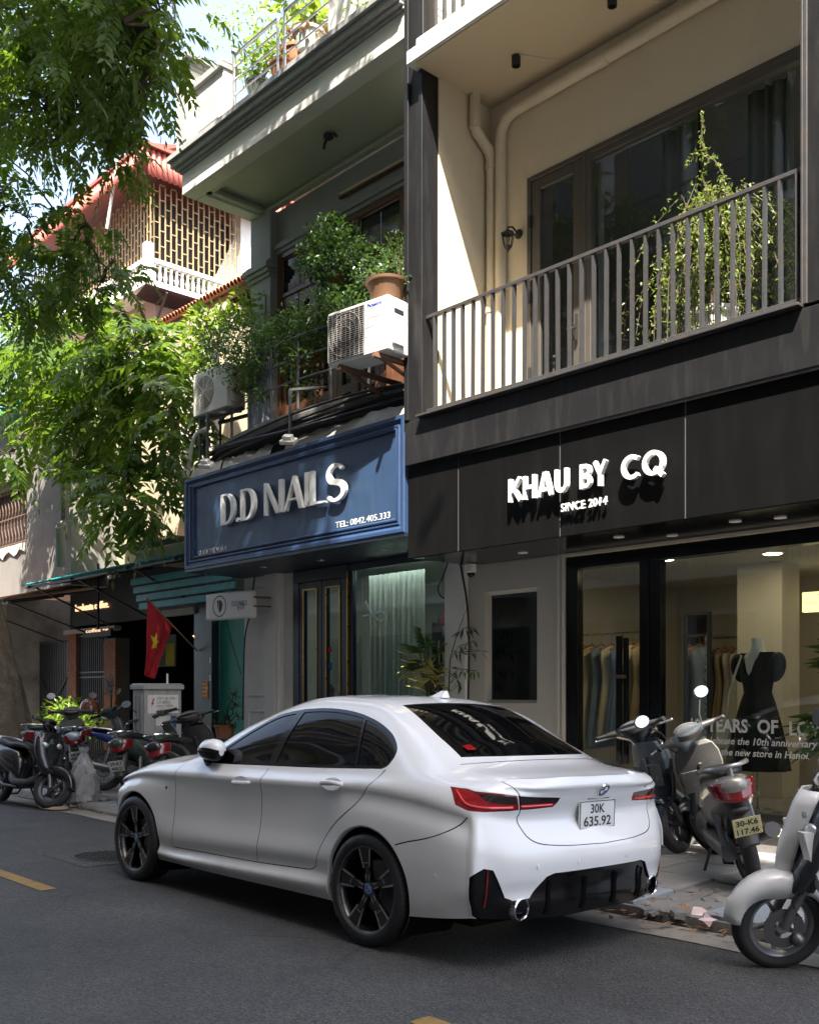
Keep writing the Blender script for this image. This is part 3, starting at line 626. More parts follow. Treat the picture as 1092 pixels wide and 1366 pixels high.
# mannequin in a black dress
mq = thing('mannequin', 'headless white mannequin in a black V-neck dress with puff sleeves', 'mannequin', (-4.25, 8.95, .3))
q = at(1010, 860, Y=8.95); mx_, my_, mz = q.x, 8.95, q.z
rot = Matrix.Translation((mx_, my_, mz)) @ Matrix.Rotation(R(-18), 4, 'Z')
g = MB(); g.loft([[rot @ Vector((a_ * math.cos(2 * math.pi * k / 24), b_ * math.sin(2 * math.pi * k / 24) + oy, z)) for k in range(24)] for a_, b_, oy, z in
    [(.05, .055, 0, .06), (.055, .06, 0, .05), (.056, .06, 0, .0), (.07, .07, .0, -.06), (.13, .085, 0, -.09), (.175, .10, 0, -.13), (.17, .115, 0, -.25), (.14, .10, 0, -.40)]]); g.build('torso', 'sign_white', mq, smooth=True)
pbr('dress_black', (0.012, 0.012, 0.014), 0.85, var=0.2)
g = MB(); rings = []
for j, (a_, b_, z) in enumerate([(.19, .11, -.125), (.195, .125, -.20), (.19, .13, -.28), (.155, .115, -.40), (.145, .11, -.46), (.18, .14, -.56), (.24, .20, -.80), (.29, .25, -1.05), (.31, .27, -1.20)]):
    ring = []
    for k in range(48):
        th = 2 * math.pi * k / 48; f_ = 1 + (.07 * math.sin(k * 1.75) * max(0, (j - 4) / 4)); zz = z
        front = max(0, -math.sin(th)); 
        if j < 3: zz = z - (.20 - z * -.0) * (front ** 3) * max(0, 1 - abs(math.cos(th)) * 2.2) * (1 - j * .42) + (.05 * (abs(math.cos(th)) > .55) if j == 0 else 0)
        ring.append(rot @ Vector((a_ * f_ * math.cos(th), b_ * f_ * math.sin(th), zz)))
    rings.append(ring)
g.loft(rings, False); g.build('dress', 'dress_black', mq, smooth=True, angle=80)
for s in (-1, 1):
    g = MB(); g.ball(rot @ Vector((s * .235, 0, -.22)), .1, 16, 10, (.85, .95, 1.45), Matrix.Rotation(R(12 * s), 3, 'Y')); g.build('sleeve', 'dress_black', mq, smooth=True)
g = MB(); g.cyl((mx_, my_, .32), (mx_, my_, mz - 1.0), .014, 8); g.build('pole', 'steel', mq)
g = MB(); g.lathe([(0, .02), (.17, .02), (.18, .0)], Matrix.Translation((mx_, my_, .305)), 24); g.build('base', 'steel', mq)
hb = thing('handbag', 'cream handbag on a long strap hanging from the mannequin', 'handbag', (mx_ - .26, my_ - .1, mz - .75))
g = MB(); g.tube([rot @ Vector(p) for p in ((-.09, -.12, -.10), (-.13, -.17, -.3), (-.20, -.18, -.5), (-.26, -.15, -.72))], .012, 6); g.build('strap', 'cloth_2', hb)
g = MB(); g.loft([[rot @ Vector((-.27 + a_ * x, -.15 + b_ * y, z)) for x, y in ((-1, -1), (1, -1), (1, 1), (-1, 1))] for a_, b_, z in ((.02, .02, -.70), (.075, .035, -.78), (.09, .05, -.95), (.07, .04, -1.0))]); g.build('bag', 'cloth_2', hb, smooth=True)
# lit box sign deep in the shop
p = at(1082, 803, Y=10.8); emis('lamp_sign', (1.0, 0.80, 0.35), 0.42)
g = MB(); g.box(p.x - .10, p.x + .12, 10.78, 10.86, p.z - .11, p.z + .11); ls = g.build('light_box', 'lamp_sign'); tag(ls, 'small glowing yellow box sign on the wall deep in the shop', 'light box')
INV[ls.name] = Matrix()
text('new season', .035, FRONT(p.x - .07, 10.775, p.z - .02), 'ink', ls, fit=.15)
# dome camera
p = at(628, 749, Y=7.95); cam_ = thing('security_camera', 'white dome security camera under the black fascia by the grey pillar', 'camera', (p.x, 7.95, 2.85))
g = MB(); TM = Matrix.Translation((p.x, 7.95, 2.85)); g.lathe([(0, 0), (.06, 0), (.062, -.075), (.05, -.09), (0, -.09)], TM, 20); g.build('housing', 'white_paint', cam_, smooth=True)
g = MB(); g.ball((p.x, 7.95, 2.755), .045, 16, 10); g.build('dome', 'black_gloss', cam_, smooth=True)
# ================================================================ the nail parlour house
nb_ = thing('shop_building', 'grey house with a navy nail shop sign and plant-filled balconies', 'building', (-10, 8.6, 0))
def Q(mb, nm, mt, par=None, **k): return mb.build(nm, mt, par or nb_, **k)
pbr('grey_trim', (0.30, 0.30, 0.295), 0.75, var=0.10, dirt=0.4, dcol=(0.14, 0.13, 0.12), dscale=2.5, streak=True, bump=0.1, bscale=120)
pbr('grey_wall', (0.34, 0.34, 0.33), 0.8, var=0.08, scale=1.5, dirt=0.35, dcol=(0.17, 0.165, 0.15), dscale=1.4, bump=0.1, bscale=100)
pbr('pale_wall', (0.68, 0.66, 0.62), 0.75, var=0.06, scale=2, dirt=0.3, dcol=(0.36, 0.34, 0.3), dscale=1.8, bump=0.08, bscale=120)
pbr('soffit_green', (0.50, 0.51, 0.42), 0.8, var=0.08, scale=1.0, dirt=0.25, dcol=(0.34, 0.29, 0.2), dscale=1.2)
pbr('navy', (0.023, 0.051, 0.112), 0.5, var=0.18, scale=4, dirt=0.45, dcol=(0.045, 0.07, 0.115), dscale=2.2, streak=True, rvar=0.1)
pbr('navy_trim', (0.022, 0.050, 0.12), 0.45, var=0.15, scale=6)
pbr('navy_dark', (0.010, 0.018, 0.030), 0.4, var=0.15)
pbr('gold', (0.48, 0.27, 0.07), 0.3, metal=0.9, var=0.1)
pbr('letter_grey', (0.74, 0.74, 0.72), 0.4, var=0.06, dirt=0.2, dcol=(0.35, 0.34, 0.32), dscale=8)
pbr('tarp', (0.42, 0.40, 0.37), 0.6, var=0.15, scale=3, dirt=0.5, dcol=(0.2, 0.18, 0.15), dscale=3, bump=0.3, bscale=12)
pbr('rust', (0.16, 0.085, 0.05), 0.8, var=0.4, scale=14, bump=0.2)
x0, x1, z0, z1, yf = -12.17, -7.70, 3.13, 4.38, 7.10
g = MB(); g.box(x0 + .02, x1 - .02, yf + .035, 8.35, z0 + .02, z1 - .02); Q(g, 'sign_box', 'navy')
def molding(xa, xb, za, zb, y, wd, nm, prof):
    g = MB(); rings = []
    for (cx, cz, sx_, sz_) in ((xa, za, 1, 1), (xb, za, -1, 1), (xb, zb, -1, -1), (xa, zb, 1, -1)):
        rings.append([(cx + sx_ * a, y - b_, cz + sz_ * a) for a, b_ in prof])
    rings.append(rings[0]); g.loft(rings, False, False); return g
pr1 = [(0, -.1), (0, .0), (.01, .015), (.045, .015), (.06, .0), (.085, -.015), (.10, .0), (.115, -.0), (.125, -.03), (.125, -.04)]
g = molding(x0, x1, z0, z1, yf, .1, 'm', pr1); Q(g, 'sign_border', 'navy_trim', smooth=True, angle=30)
pr2 = [(0, -.04), (0, -.005), (.015, .0), (.03, -.012), (.03, -.04)]
g = molding(x0 + .17, x1 - .13, z0 + .14, z1 - .12, yf, .1, 'm', pr2); Q(g, 'sign_border', 'navy_trim', smooth=True, angle=30)
g = MB(); g.box(x0, x1, yf, 8.2, z0 - .035, z0); Q(g, 'sign_underside', 'navy_dark')
for px, py in ((352, 757), (428, 748), (512, 734)):
    p = at(px, py, Z=3.09); g = MB(); g.lathe([(0, .0), (.04, .0), (.05, -.006), (.055, .0)], Matrix.Translation((p.x, p.y, 3.093)), 20); Q(g, 'downlight', 'alloy', smooth=True)
# drawn letters: thick uprights, thin curves
LET = {
 'D': [[(0, 0), (.20, 0), (.20, 1), (0, 1)], 'bowl'],
}
def arcpts(cx, cz, rx, rz, a0, a1, n=14): return [(cx + rx * math.cos(R(a0 + (a1 - a0) * i / n)), cz + rz * math.sin(R(a0 + (a1 - a0) * i / n))) for i in range(n + 1)]
def letter(ch):
    if ch == 'D': return [[(0, 0), (.12, 0), (.12, 1), (0, 1)], [(.12, .0), (.27, 0)] + arcpts(.27, .5, .38, .5, -90, 90)[1:] + [(.12, 1), (.12, .93), (.25, .93)] + arcpts(.25, .5, .24, .43, 90, -90)[1:] + [(.12, .07)]], .66
    if ch == '.': return [arcpts(.07, .07, .07, .07, 0, 345, 12)], .16
    if ch == 'N': return [[(0, 0), (.10, 0), (.10, .80), (.10, 1), (0, 1)], [(.10, 1), (.10, .78), (.50, 0), (.62, 0)], [(.62, 0), (.76, 0), (.76, 1), (.62, 1)]], .78
    if ch == 'A': return [[(0, 0), (.09, 0), (.36, .78), (.36, 1)], [(.36, 1), (.36, .76), (.60, 0), (.76, 0), (.44, 1)], [(.20, .28), (.52, .28), (.50, .34), (.22, .34)]], .77
    if ch == 'I': return [[(0, 0), (.12, 0), (.12, 1), (0, 1)]], .15
    if ch == 'L': return [[(0, 0), (.12, 0), (.12, 1), (0, 1)], [(.12, 0), (.56, 0), (.56, .05), (.12, .09)]], .58
    if ch == 'S':
        o_ = arcpts(.29, .755, .25, .245, 25, 235, 14) + arcpts(.29, .255, .30, .255, 60, -150, 16)
        return ['stroke', o_], .62
def strokepoly(pts, wfun):
    n = len(pts); L_, Rr = [], []
    for i, p in enumerate(pts):
        a, b_ = pts[max(0, i - 1)], pts[min(n - 1, i + 1)]; d = Vector((b_[0] - a[0], b_[1] - a[1])).normalized(); w_ = wfun(i / (n - 1)) / 2
        L_.append((p[0] - d.y * w_, p[1] + d.x * w_)); Rr.append((p[0] + d.y * w_, p[1] - d.x * w_))
    return L_, Rr
def artletters(word, xs0, z, fit, h, y, depth, par, mt):
    x = 0; items = []
    for ch in word:
        if ch == ' ': x += .33; continue
        pl, adv = letter(ch); items.append((x, ch, pl)); x += adv + .055
    s = fit / (x - .055)
    for ox, ch, pl in items:
        g = MB(); M = FRONT(xs0, y - .02, z)
        if pl[0] == 'stroke':
            L_, Rr = strokepoly(pl[1], lambda t_: .09 + .085 * math.exp(-((t_ - .5) / .22) ** 2))
            for i in range(len(L_) - 1):
                g.prism([((ox + q[0]) * s, q[1] * h) for q in (Rr[i], Rr[i + 1], L_[i + 1], L_[i])], M, depth)
        else:
            for pg in pl:
                a = sum(pg[i][0] * pg[(i + 1) % len(pg)][1] - pg[(i + 1) % len(pg)][0] * pg[i][1] for i in range(len(pg)))
                if a < 0: pg = pg[::-1]
                g.prism([((ox + q[0]) * s, q[1] * h) for q in pg], M, depth)
        Q(g, 'letter', mt, par)
artletters('D.D NAILS', -11.22, 3.625, 2.55, .40, yf + .03, .045, nb_, 'letter_grey')
M_ = FRONT(-11.88, yf + .034, 3.30); text('53 B\u00d9I TH\u1eca XU\u00c2N', .1, M_, 'decal_grey', nb_, fit=.70, depth=.004)
M_ = FRONT(-8.90, yf + .034, 3.32); text('TEL: 0842.405.333', .1, M_, 'decal_grey', nb_, fit=.93, depth=.004)
for o in list(nb_.children)[-2:]:
    pass
# ground floor front
def panelled(xa, xb, y, za, zb, insets, nm, mt):
    g = MB(); g.box(xa, xb, y, y + .3, za, zb); o = Q(g, nm, mt)
    for (a, b_, c_, d_) in insets:
        gg = molding(a, b_, c_, d_, y, .1, 'm', [(0, -.002), (0, .012), (.012, .022), (.03, .022), (.045, .008), (.055, -.002)]); gg.build('moulding', mt, o, smooth=True, angle=30)
panelled(-12.22, -11.30, 8.10, -.1, 3.10, [(-12.12, -11.62, 1.38, 2.94), (-12.12, -11.62, .2, 1.2)], 'pilaster', 'pale_wall')
g = MB(); g.box(-11.62, -11.30, 8.03, 8.099, -.1, 3.10); g.box(-11.40, -11.32, 8.01, 8.029, -.1, 3.10); Q(g, 'pilaster', 'pale_wall', bevel=.008)
g = MB(); g.box(-11.292, -11.07, 8.14, 8.3, -.1, 3.09); Q(g, 'door_jamb', 'pale_wall')
g = MB(); g.box(-11.068, -9.89, 8.12, 8.2, 2.93, 3.09); g.box(-11.068, -10.93, 8.12, 8.2, 0, 2.93); g.box(-9.95, -9.89, 8.12, 8.2, 0, 2.93); df = Q(g, 'door_frame', 'navy_dark', bevel=.004)
for xa, xb in ((-10.925, -10.445), (-10.435, -9.955)):
    g = MB(); frame(g, xa, xb, .1, 2.92, 8.13, 8.19, .10); dl = g.build('door', 'navy_dark', df, bevel=.004) if False else Q(g, 'door', 'navy_dark', bevel=.004)
    g = MB(); g.box(xa + .1, xb - .1, 8.155, 8.165, .2, 2.82); g.build('pane', 'shop_glass', dl)
    g = MB(); frame(g, xa + .088, xb - .088, .188, 2.832, 8.118, 8.128, .014); g.build('gold_edge', 'gold', dl)
g = MB(); g.box(-10.34, -10.245, 8.150, 8.154, 1.97, 2.04); Q(g, 'sticker', 'red_plain' if 'red_plain' in MATS else pbr('red_plain', (.42, .02, .02), .5))
g = MB(); g.box(-10.34, -10.245, 8.150, 8.154, 1.74, 1.84); Q(g, 'sticker', pbr('blue_plain', (.02, .07, .22), .5))
g = MB(); g.box(-9.885, -8.06, 8.13, 8.2, 3.0, 3.09); g.box(-9.885, -9.80, 8.13, 8.2, .0, 3.0); g.box(-9.80, -8.06, 8.13, 8.2, 0, .35); wf = Q(g, 'window_frame', 'navy_dark', bevel=.003)
g = MB(); g.box(-9.885, -9.868, 8.10, 8.129, .1, 3.0); g.build('gold_edge', 'gold', wf)
glass('green_glass', (0.74, 0.83, 0.80), 1.9)
g = MB(); g.box(-9.80, -8.06, 8.16, 8.17, .35, 3.0); g.build('pane', 'green_glass', wf)
pbr('chalk_line', (0.55, 0.60, 0.66), 0.6)
g = MB()
sq = [at(*p, Y=8.155) for p in ((487, 802), (496, 822), (508, 829), (515, 823), (511, 816), (500, 818), (491, 820), (484, 822))]
g.tube(sq, .012, 5); g.build('window_doodle', 'chalk_line', wf, smooth=True)
pbr('voile', (0.62, 0.64, 0.60), 0.9, var=0.04)
vm = MATS['voile']; vn = vm.node_tree; vb = vn.nodes['Principled BSDF']; vt = vn.nodes.new('ShaderNodeBsdfTranslucent'); vt.inputs[0].default_value = (.6, .62, .58, 1)
vx = vn.nodes.new('ShaderNodeMixShader'); vx.inputs[0].default_value = .4; vn.links.new(vb.outputs[0], vx.inputs[1]); vn.links.new(vt.outputs[0], vx.inputs[2]); vn.links.new(vx.outputs[0], vn.nodes['Material Output'].inputs[0])
ct_ = thing('curtain', 'pale sheer pleated curtain behind the big nail shop window', 'curtain', (-9.3, 8.42, .3))
g = MB(); n = 120
g.grid([[(-9.82 + 1.06 * i / n, 8.42 + .035 * math.sin(i * .62 + .8 * math.sin(i * .11)) + .01 * math.sin(i * 1.7), z) for z in (.3, 1.5, 2.7, 2.95)] for i in range(n + 1)]); g.build('cloth', 'voile', ct_, smooth=True)
# the room behind
pbr('mint_wall', (0.48, 0.53, 0.50), 0.8, var=0.05)
g = MB(); g.box(-11.1, -7.9, 10.6, 10.7, 0, 3.1); g.box(-11.3, -11.1, 8.3, 10.7, 0, 3.1); g.box(-7.95, -7.74, 8.3, 10.7, 0, 3.1); Q(g, 'inner_wall', 'mint_wall')
g = MB(); g.box(-11.1, -7.95, 8.2, 10.6, 3.085, 3.12); Q(g, 'inner_ceiling', 'white_paint'); g = MB(); g.box(-11.3, -7.9, 8.2, 10.7, -.02, .1); Q(g, 'inner_floor', 'tile_stone')
emis('fill_lamp_cool', (0.95, 1.0, 0.95), 4.0)
g = MB(); g.box(-9.8, -8.2, 8.24, 8.33, 3.055, 3.084); o = g.build('tube_light', 'fill_lamp_cool'); tag(o, 'added tube light hidden behind the nail shop window header to brighten the curtain', 'tube light')  # unseen tube added behind the window header to brighten curtain and room
# shelf with polish bottles at the window
sh = thing('shelf', 'narrow wall shelf of nail polish bottles behind the nail shop window', 'shelf', (-8.5, 8.6, 1.0))
for k, z in enumerate((1.15, 1.55, 1.95, 2.28)):
    g = MB(); g.box(-8.72, -8.28, 8.5, 8.66, z - .02, z); g.build('board', 'black_matt', sh)
g = MB(); g.box(-8.73, -8.71, 8.5, 8.66, .2, 2.3); g.build('upright', 'black_matt', sh)
for k in range(7):
    for z in (2.28, 1.95, 1.55):
        if rnd.random() < .25: continue
        x = -8.68 + k * .06; mt = ['red_plain', 'white_paint', 'white_paint', 'blue_plain', 'pink_paper'][rnd.randrange(5)]
        o = thing('bottle', 'small %s nail polish bottle on the window shelf' % {'red_plain': 'red', 'white_paint': 'white', 'blue_plain': 'dark blue', 'pink_paper': 'pink'}[mt], 'bottle', (x, 8.57, z), group='bottles on the nail shop shelf')
        g = MB(); g.lathe([(0, 0), (.018, 0), (.018, .07), (.008, .08), (.008, .13), (0, .13)], Matrix.Translation((x, 8.57, z)), 10); g.build('body', mt, o)
# right pilaster with hanging cables
g = MB(); g.box(-8.055, -7.735, 8.04, 8.3, -.1, 3.09); Q(g, 'pilaster', 'pale_wall', bevel=.006)
pbr('cable_black', (0.015, 0.015, 0.016), 0.6)
def cable(pts, r, lab, mt='cable_black', n=6, nm='cable'):
    g = MB(); P3 = [Vector(p) for p in pts]; out = []
    for i in range(len(P3) - 1):
        p0, p1, p2, p3 = P3[max(i - 1, 0)], P3[i], P3[i + 1], P3[min(i + 2, len(P3) - 1)]
        for k in range(6):
            t_ = k / 6; out.append(.5 * ((2 * p1) + (-p0 + p2) * t_ + (2 * p0 - 5 * p1 + 4 * p2 - p3) * t_ ** 2 + (-p0 + 3 * p1 - 3 * p2 + p3) * t_ ** 3))
    out.append(P3[-1]); g.tube(out, r, n); o = g.build(nm, mt, smooth=True); tag(o, lab, 'cable'); return o
cable([at(*p, Y=8.01) for p in ((612, 742), (616, 765), (622, 800), (625, 840), (625, 890), (624, 940))], .012, 'thick black cable running down the edge of the pale pillar')
cable([at(*p, Y=8.0) for p in ((598, 748), (590, 770), (584, 785), (587, 794), (592, 798))], .010, 'short loose black cable end hanging from the sign by the pale pillar')
cable([at(*p, Y=7.99) for p in ((340, 766), (337, 790), (333, 820), (327, 850), (325, 900), (324, 960))], .011, 'black cable running down the left edge of the moulded pilaster')
cable([at(*p, Y=8.2) for p in ((301, 815), (305, 840), (313, 870), (322, 900))], .006, 'thin black wire slanting across the green shutter')
# ---- first floor
g = MB(); g.box(-12.24, -7.68, 8.35, 8.6, 4.6, 8.36); Q(g, 'wall', 'grey_wall') if False else None
g = MB(); g.box(-12.24, -11.74, 8.22, 8.6, 4.5, 8.335); Q(g, 'corner_pillar', 'grey_wall', bevel=.008)
g = MB()
for a, za, zb in ((.03, 7.38, 7.44), (.06, 7.44, 7.50), (.09, 7.50, 7.58), (.05, 7.58, 7.62)): g.box(-12.24 - a, -11.74 + a * .3, 8.22 - a, 8.5, za, zb)
Q(g, 'pillar_capital', 'grey_trim', bevel=.006)
g = MB(); g.prism([(-.14, 0), (.14, 0), (.14, 1.35), (.08, 1.42), (-.08, 1.42), (-.14, 1.35)], FRONT(-11.99, 8.219, 5.8), .015); Q(g, 'pillar_panel', 'grey_trim', bevel=.004)
g = MB(); g.box(-11.735, -7.68, 8.35, 8.6, 7.74, 8.335); g.box(-9.05, -7.68, 8.35, 8.6, 4.6, 7.735); Q(g, 'wall', 'grey_wall')
g = MB()
for a, za, zb in ((.04, 7.70, 7.76), (.07, 7.76, 7.83), (.04, 7.83, 7.87)): g.box(-11.735, -7.68, 8.35 - a, 8.36, za, zb)
Q(g, 'lintel_moulding', 'grey_trim', bevel=.006)
# wooden doors with glazed tops
g = MB(); frame(g, -11.72, -9.06, 4.6, 7.69, 8.33, 8.45, .07, False); g.box(-11.65, -9.13, 8.34, 8.44, 7.06, 7.12)
for x in (-10.83, -9.97): g.box(x - .035, x + .035, 8.34, 8.44, 4.6, 7.62)
wfm = Q(g, 'door_frame', 'wood', bevel=.005)
for xa, xb in ((-11.64, -11.26), (-11.24, -10.88), (-10.78, -10.40), (-10.39, -10.02), (-9.92, -9.54), (-9.53, -9.14)):
    g = MB(); frame(g, xa, xb, 4.62, 7.05, 8.36, 8.42, .09); g.box(xa + .09, xb - .09, 8.36, 8.42, 5.4, 5.52)
    top = arcpts((xa + xb) / 2, 6.75, (xb - xa) / 2 - .09, .17, 0, 180, 10)
    g.prism([(xa + .09, 6.96), (xb - .09, 6.96)] + [(p[0], p[1]) for p in top], frame_mat((0, 8.42, 0), (1, 0, 0), (0, -1, 0)), .06)
    g.box(xa + .09, xb - .09, 8.385, 8.40, 4.71, 5.4)
    dl = Q(g, 'door_leaf', 'wood'); g = MB(); g.box(xa + .09, xb - .09, 8.395, 8.40, 5.52, 6.95); g.build('pane', 'dark_glass', dl)
    g = MB(); g.box(xa, xb, 8.38, 8.39, 7.13, 7.61); g.build('transom_pane', 'dark_glass', dl)
g = MB(); frame(g, -9.03, -8.45, 4.62, 6.99, 8.02, 8.08, .09, True); g.box(-8.94, -8.54, 8.04, 8.06, 4.7, 6.9); Q(g, 'open_shutter', 'wood')
# strip lamp on the wall
nl = thing('tube_light', 'unlit strip light in a rusty batten on the grey balcony wall', 'tube light', (-9.6, 8.3, 7.95))
g = MB(); g.bar((-10.27, 8.30, 8.0), (-8.6, 8.30, 7.98), .05, .06); g.build('batten', 'rust', nl); g = MB(); g.tube([(-10.22, 8.26, 8.0), (-8.6, 8.26, 7.98)], .018, 10); g.build('tube', 'cream_plaster', nl)
# soffit, slab and its mouldings
g = MB(); g.box(-12.22, -7.69, 7.14, 8.35, 8.46, 8.58); Q(g, 'balcony_soffit', 'soffit_green')
g = MB(); g.box(-12.25, -7.69, 7.10, 7.32, 8.335, 8.62); g.box(-12.25, -12.03, 7.321, 8.4, 8.335, 8.62); Q(g, 'edge_beam', 'pale_wall', bevel=.006)
g = MB()
for a, za, zb in ((.05, 8.40, 8.46), (.10, 8.36, 8.40)): g.box(-12.03, -7.69, 8.349 - a, 8.35, za, zb); g.box(-12.029, -12.029 + a, 7.33, 8.34, za, zb); g.box(-12.029, -7.69, 7.321, 7.321 + a, za, zb)
Q(g, 'soffit_cove', 'soffit_green', bevel=.008)
g = MB()
for a, za, zb in ((.03, 8.621, 8.66), (.075, 8.66, 8.70), (.12, 8.70, 8.78), (.16, 8.78, 8.86)): g.box(-12.25 - a, -7.69, 7.10 - a, 8.5, za, zb)
Q(g, 'cornice', 'grey_trim', bevel=.008)
g = MB(); g.box(-12.2, -7.69, 7.2, 14, 8.861, 8.90); Q(g, 'terrace_floor', 'tile_stone')
# parapet of the terrace
pp_ = thing('parapet', 'grey and white parapet with panelled pedestals on the terrace edge', 'parapet', (-10, 7.1, 8.86))
def pedestal(xa, xb, ya, yb, zt, par):
    g = MB(); g.box(xa, xb, ya, yb, 8.865, zt); o = g.build('pedestal', 'pale_wall', par, bevel=.006)
    g = MB(); w_ = (xb - xa); h = zt - 8.9 - .25
    g.prism([(-w_ * .3, 0), (w_ * .3, 0), (w_ * .3, h - .06), (w_ * .2, h), (-w_ * .2, h), (-w_ * .3, h - .06)], FRONT((xa + xb) / 2, ya - .001, 9.0), .014); g.build('panel', 'grey_wall', o, bevel=.004)
    g = MB()
    for a, z_, h_ in ((.03, zt, .05), (.06, zt + .05, .05), (.10, zt + .10, .07)): g.box(xa - a, xb + a, ya - a, yb + a, z_, z_ + h_)
    g.build('cap', 'grey_trim', o, bevel=.006)
pedestal(-12.30, -11.94, 7.04, 7.40, 9.92, pp_)
g = MB(); g.box(-11.935, -11.2, 7.10, 7.28, 8.865, 9.62); o = g.build('low_wall', 'pale_wall', pp_, bevel=.005)
g = MB(); g.prism([(-.26, 0), (.26, 0), (.26, .4), (.2, .46), (-.2, .46), (-.26, .4)], FRONT(-11.57, 7.099, 9.02), .012); g.build('panel', 'grey_wall', o, bevel=.004)
g = MB(); g.box(-11.95, -11.18, 7.05, 7.33, 9.622, 9.70); g.box(-11.95, -11.18, 7.07, 7.31, 9.70, 9.74); g.build('coping', 'grey_trim', o, bevel=.006)
g = MB(); g.box(-9.0, -7.69, 7.10, 7.28, 8.865, 10.2); g.build('low_wall', 'pale_wall', pp_, bevel=.005)
pedestal(-11.78, -11.42, 8.9, 9.26, 11.0, pp_)
# terrace back wall with a door
g = MB(); g.box(-12.0, -10.75, 10.0, 10.2, 8.9, 13.5); g.box(-9.6, -7.69, 9.2, 9.4, 8.9, 13.5); Q(g, 'terrace_wall', 'pale_wall')
g = MB(); g.box(-10.74, -9.61, 9.5, 9.6, 8.9, 12); Q(g, 'terrace_door', 'wood')
# steel railing of the terrace
sr = thing('terrace_railing', 'polished steel tube railing on the terrace above the nail shop', 'railing', (-10, 7.2, 8.9))
xs_ = [-11.1, -10.12, -9.98, -9.06]
for x, hh in zip(xs_, (.93, .90, .95, 1.0)):
    g = MB(); g.tube([(x, 7.2, 8.86), (x, 7.2, 8.86 + hh)], .026 if x in (-11.1, -9.06) else .02, 10)
    if x == -11.1: g.ball((x, 7.2, 8.86 + hh + .03), .045, 12, 8)
    g.build('post', 'steel', sr, smooth=True)
for z in (9.78, 9.62, 9.45, 9.25, 9.05):
    g = MB(); r_ = .022 if z > 9.7 else .011; g.tube([(-11.1, 7.2, z), (-10.12, 7.2, z)], r_, 8); g.tube([(-9.98, 7.2, z + .02), (-9.06, 7.2, z + .02)], r_, 8); g.build('bar', 'steel', sr, smooth=True, kind='stuff')
# dark fitting on the soffit
p = at(438, 180, Z=8.44); bl = thing('ceiling_lamp', 'broken black ceiling lamp fitting under the grey balcony', 'lamp', (p.x, p.y, 8.46))
g = MB(); g.ball((p.x, p.y, 8.42), .07, 10, 6, (1, 1, .6)); g.tube([(p.x, p.y, 8.42), (p.x + .12, p.y, 8.40), (p.x + .16, p.y, 8.36)], .02, 6); g.tube([(p.x, p.y, 8.42), (p.x - .08, p.y, 8.36), (p.x - .09, p.y, 8.30)], .02, 6); g.build('body', 'black_matt', bl, smooth=True)
# ---- bowed balcony over the sign
def bow(x): t_ = (x + 9.95) / 2.25; return 7.62 - .50 * max(0, 1 - t_ * t_) ** .8
xs_ = [-12.15 + i * .148 for i in range(31)]
g = MB(); g.loft([[(x, bow(x) - .02, 4.60), (x, bow(x) - .07, 4.66), (x, bow(x) - .07, 4.74), (x, bow(x) - .03, 4.80), (x, bow(x) + .05, 4.82), (x, 8.4, 4.82), (x, 8.4, 4.6)] for x in xs_]); Q(g, 'bowed_floor', pbr('dark_slab', (.05, .048, .045), .85, var=.3, scale=5, dirt=.5, dcol=(.12, .11, .1), dscale=3, bump=.2), smooth=True, angle=30)  # floor coloured dark grey with paler mottling
for k in range(6): cable([(x, bow(x) - .09 - .02 * (k % 3), 4.62 + .035 * k + .05 * math.sin(x * 1.1 + k) - .10 * math.sin((x + 12.1) / 4.4 * math.pi)) for x in [-12.1 + i * .62 for i in range(8)]], .016, ['lowest', 'second', 'third', 'fourth', 'fifth', 'topmost'][k] + ' black cable of the sagging bundle above the navy sign')
br = thing('balcony_railing', 'thin dark bowed balcony railing half hidden by plants over the nail shop', 'railing', (-10, 7.3, 4.82))
for x in [-11.9 + i * .56 for i in range(8)]:
    g = MB(); g.tube([(x, bow(x) + .04, 4.82), (x, bow(x) + .04, 5.75)], .018, 8); g.build('post', 'dark_steel', br)
for z in (5.72, 5.46, 5.2):
    g = MB(); g.tube([(x, bow(x) + .04, z) for x in xs_[1:]], .013, 8); g.build('bar', 'dark_steel', br, smooth=True)
# crumpled sheeting stuffed over the sign
for k, (xa, xb, lab) in enumerate(((-12.08, -11.35, 'crumpled grey sheet over the left end of the navy sign'), (-11.3, -10.2, 'folded dirty sheet lying on the sign between the two floodlights'), (-9.9, -7.72, 'long pale sheet on the right end of the navy sign'))):
    g = MB(); n = 16
    g.grid([[(xa + (xb - xa) * i / n, 7.12 + .18 * j / 5 * (1 if j < 6 else 1) + .010 * math.sin(i * 1.3 + k), 4.375 + [0, .10, .16, .19, .20, .20][j] * (.9 + .08 * math.sin(i * .9 + k * 2)) + .015 * math.sin(i * 2.7 + j)) for j in range(6)] for i in range(n + 1)])
    g.f = [q[::-1] for q in g.f]; o = g.build('tarpaulin', 'tarp', smooth=True, angle=50); tag(o, lab, 'tarpaulin')
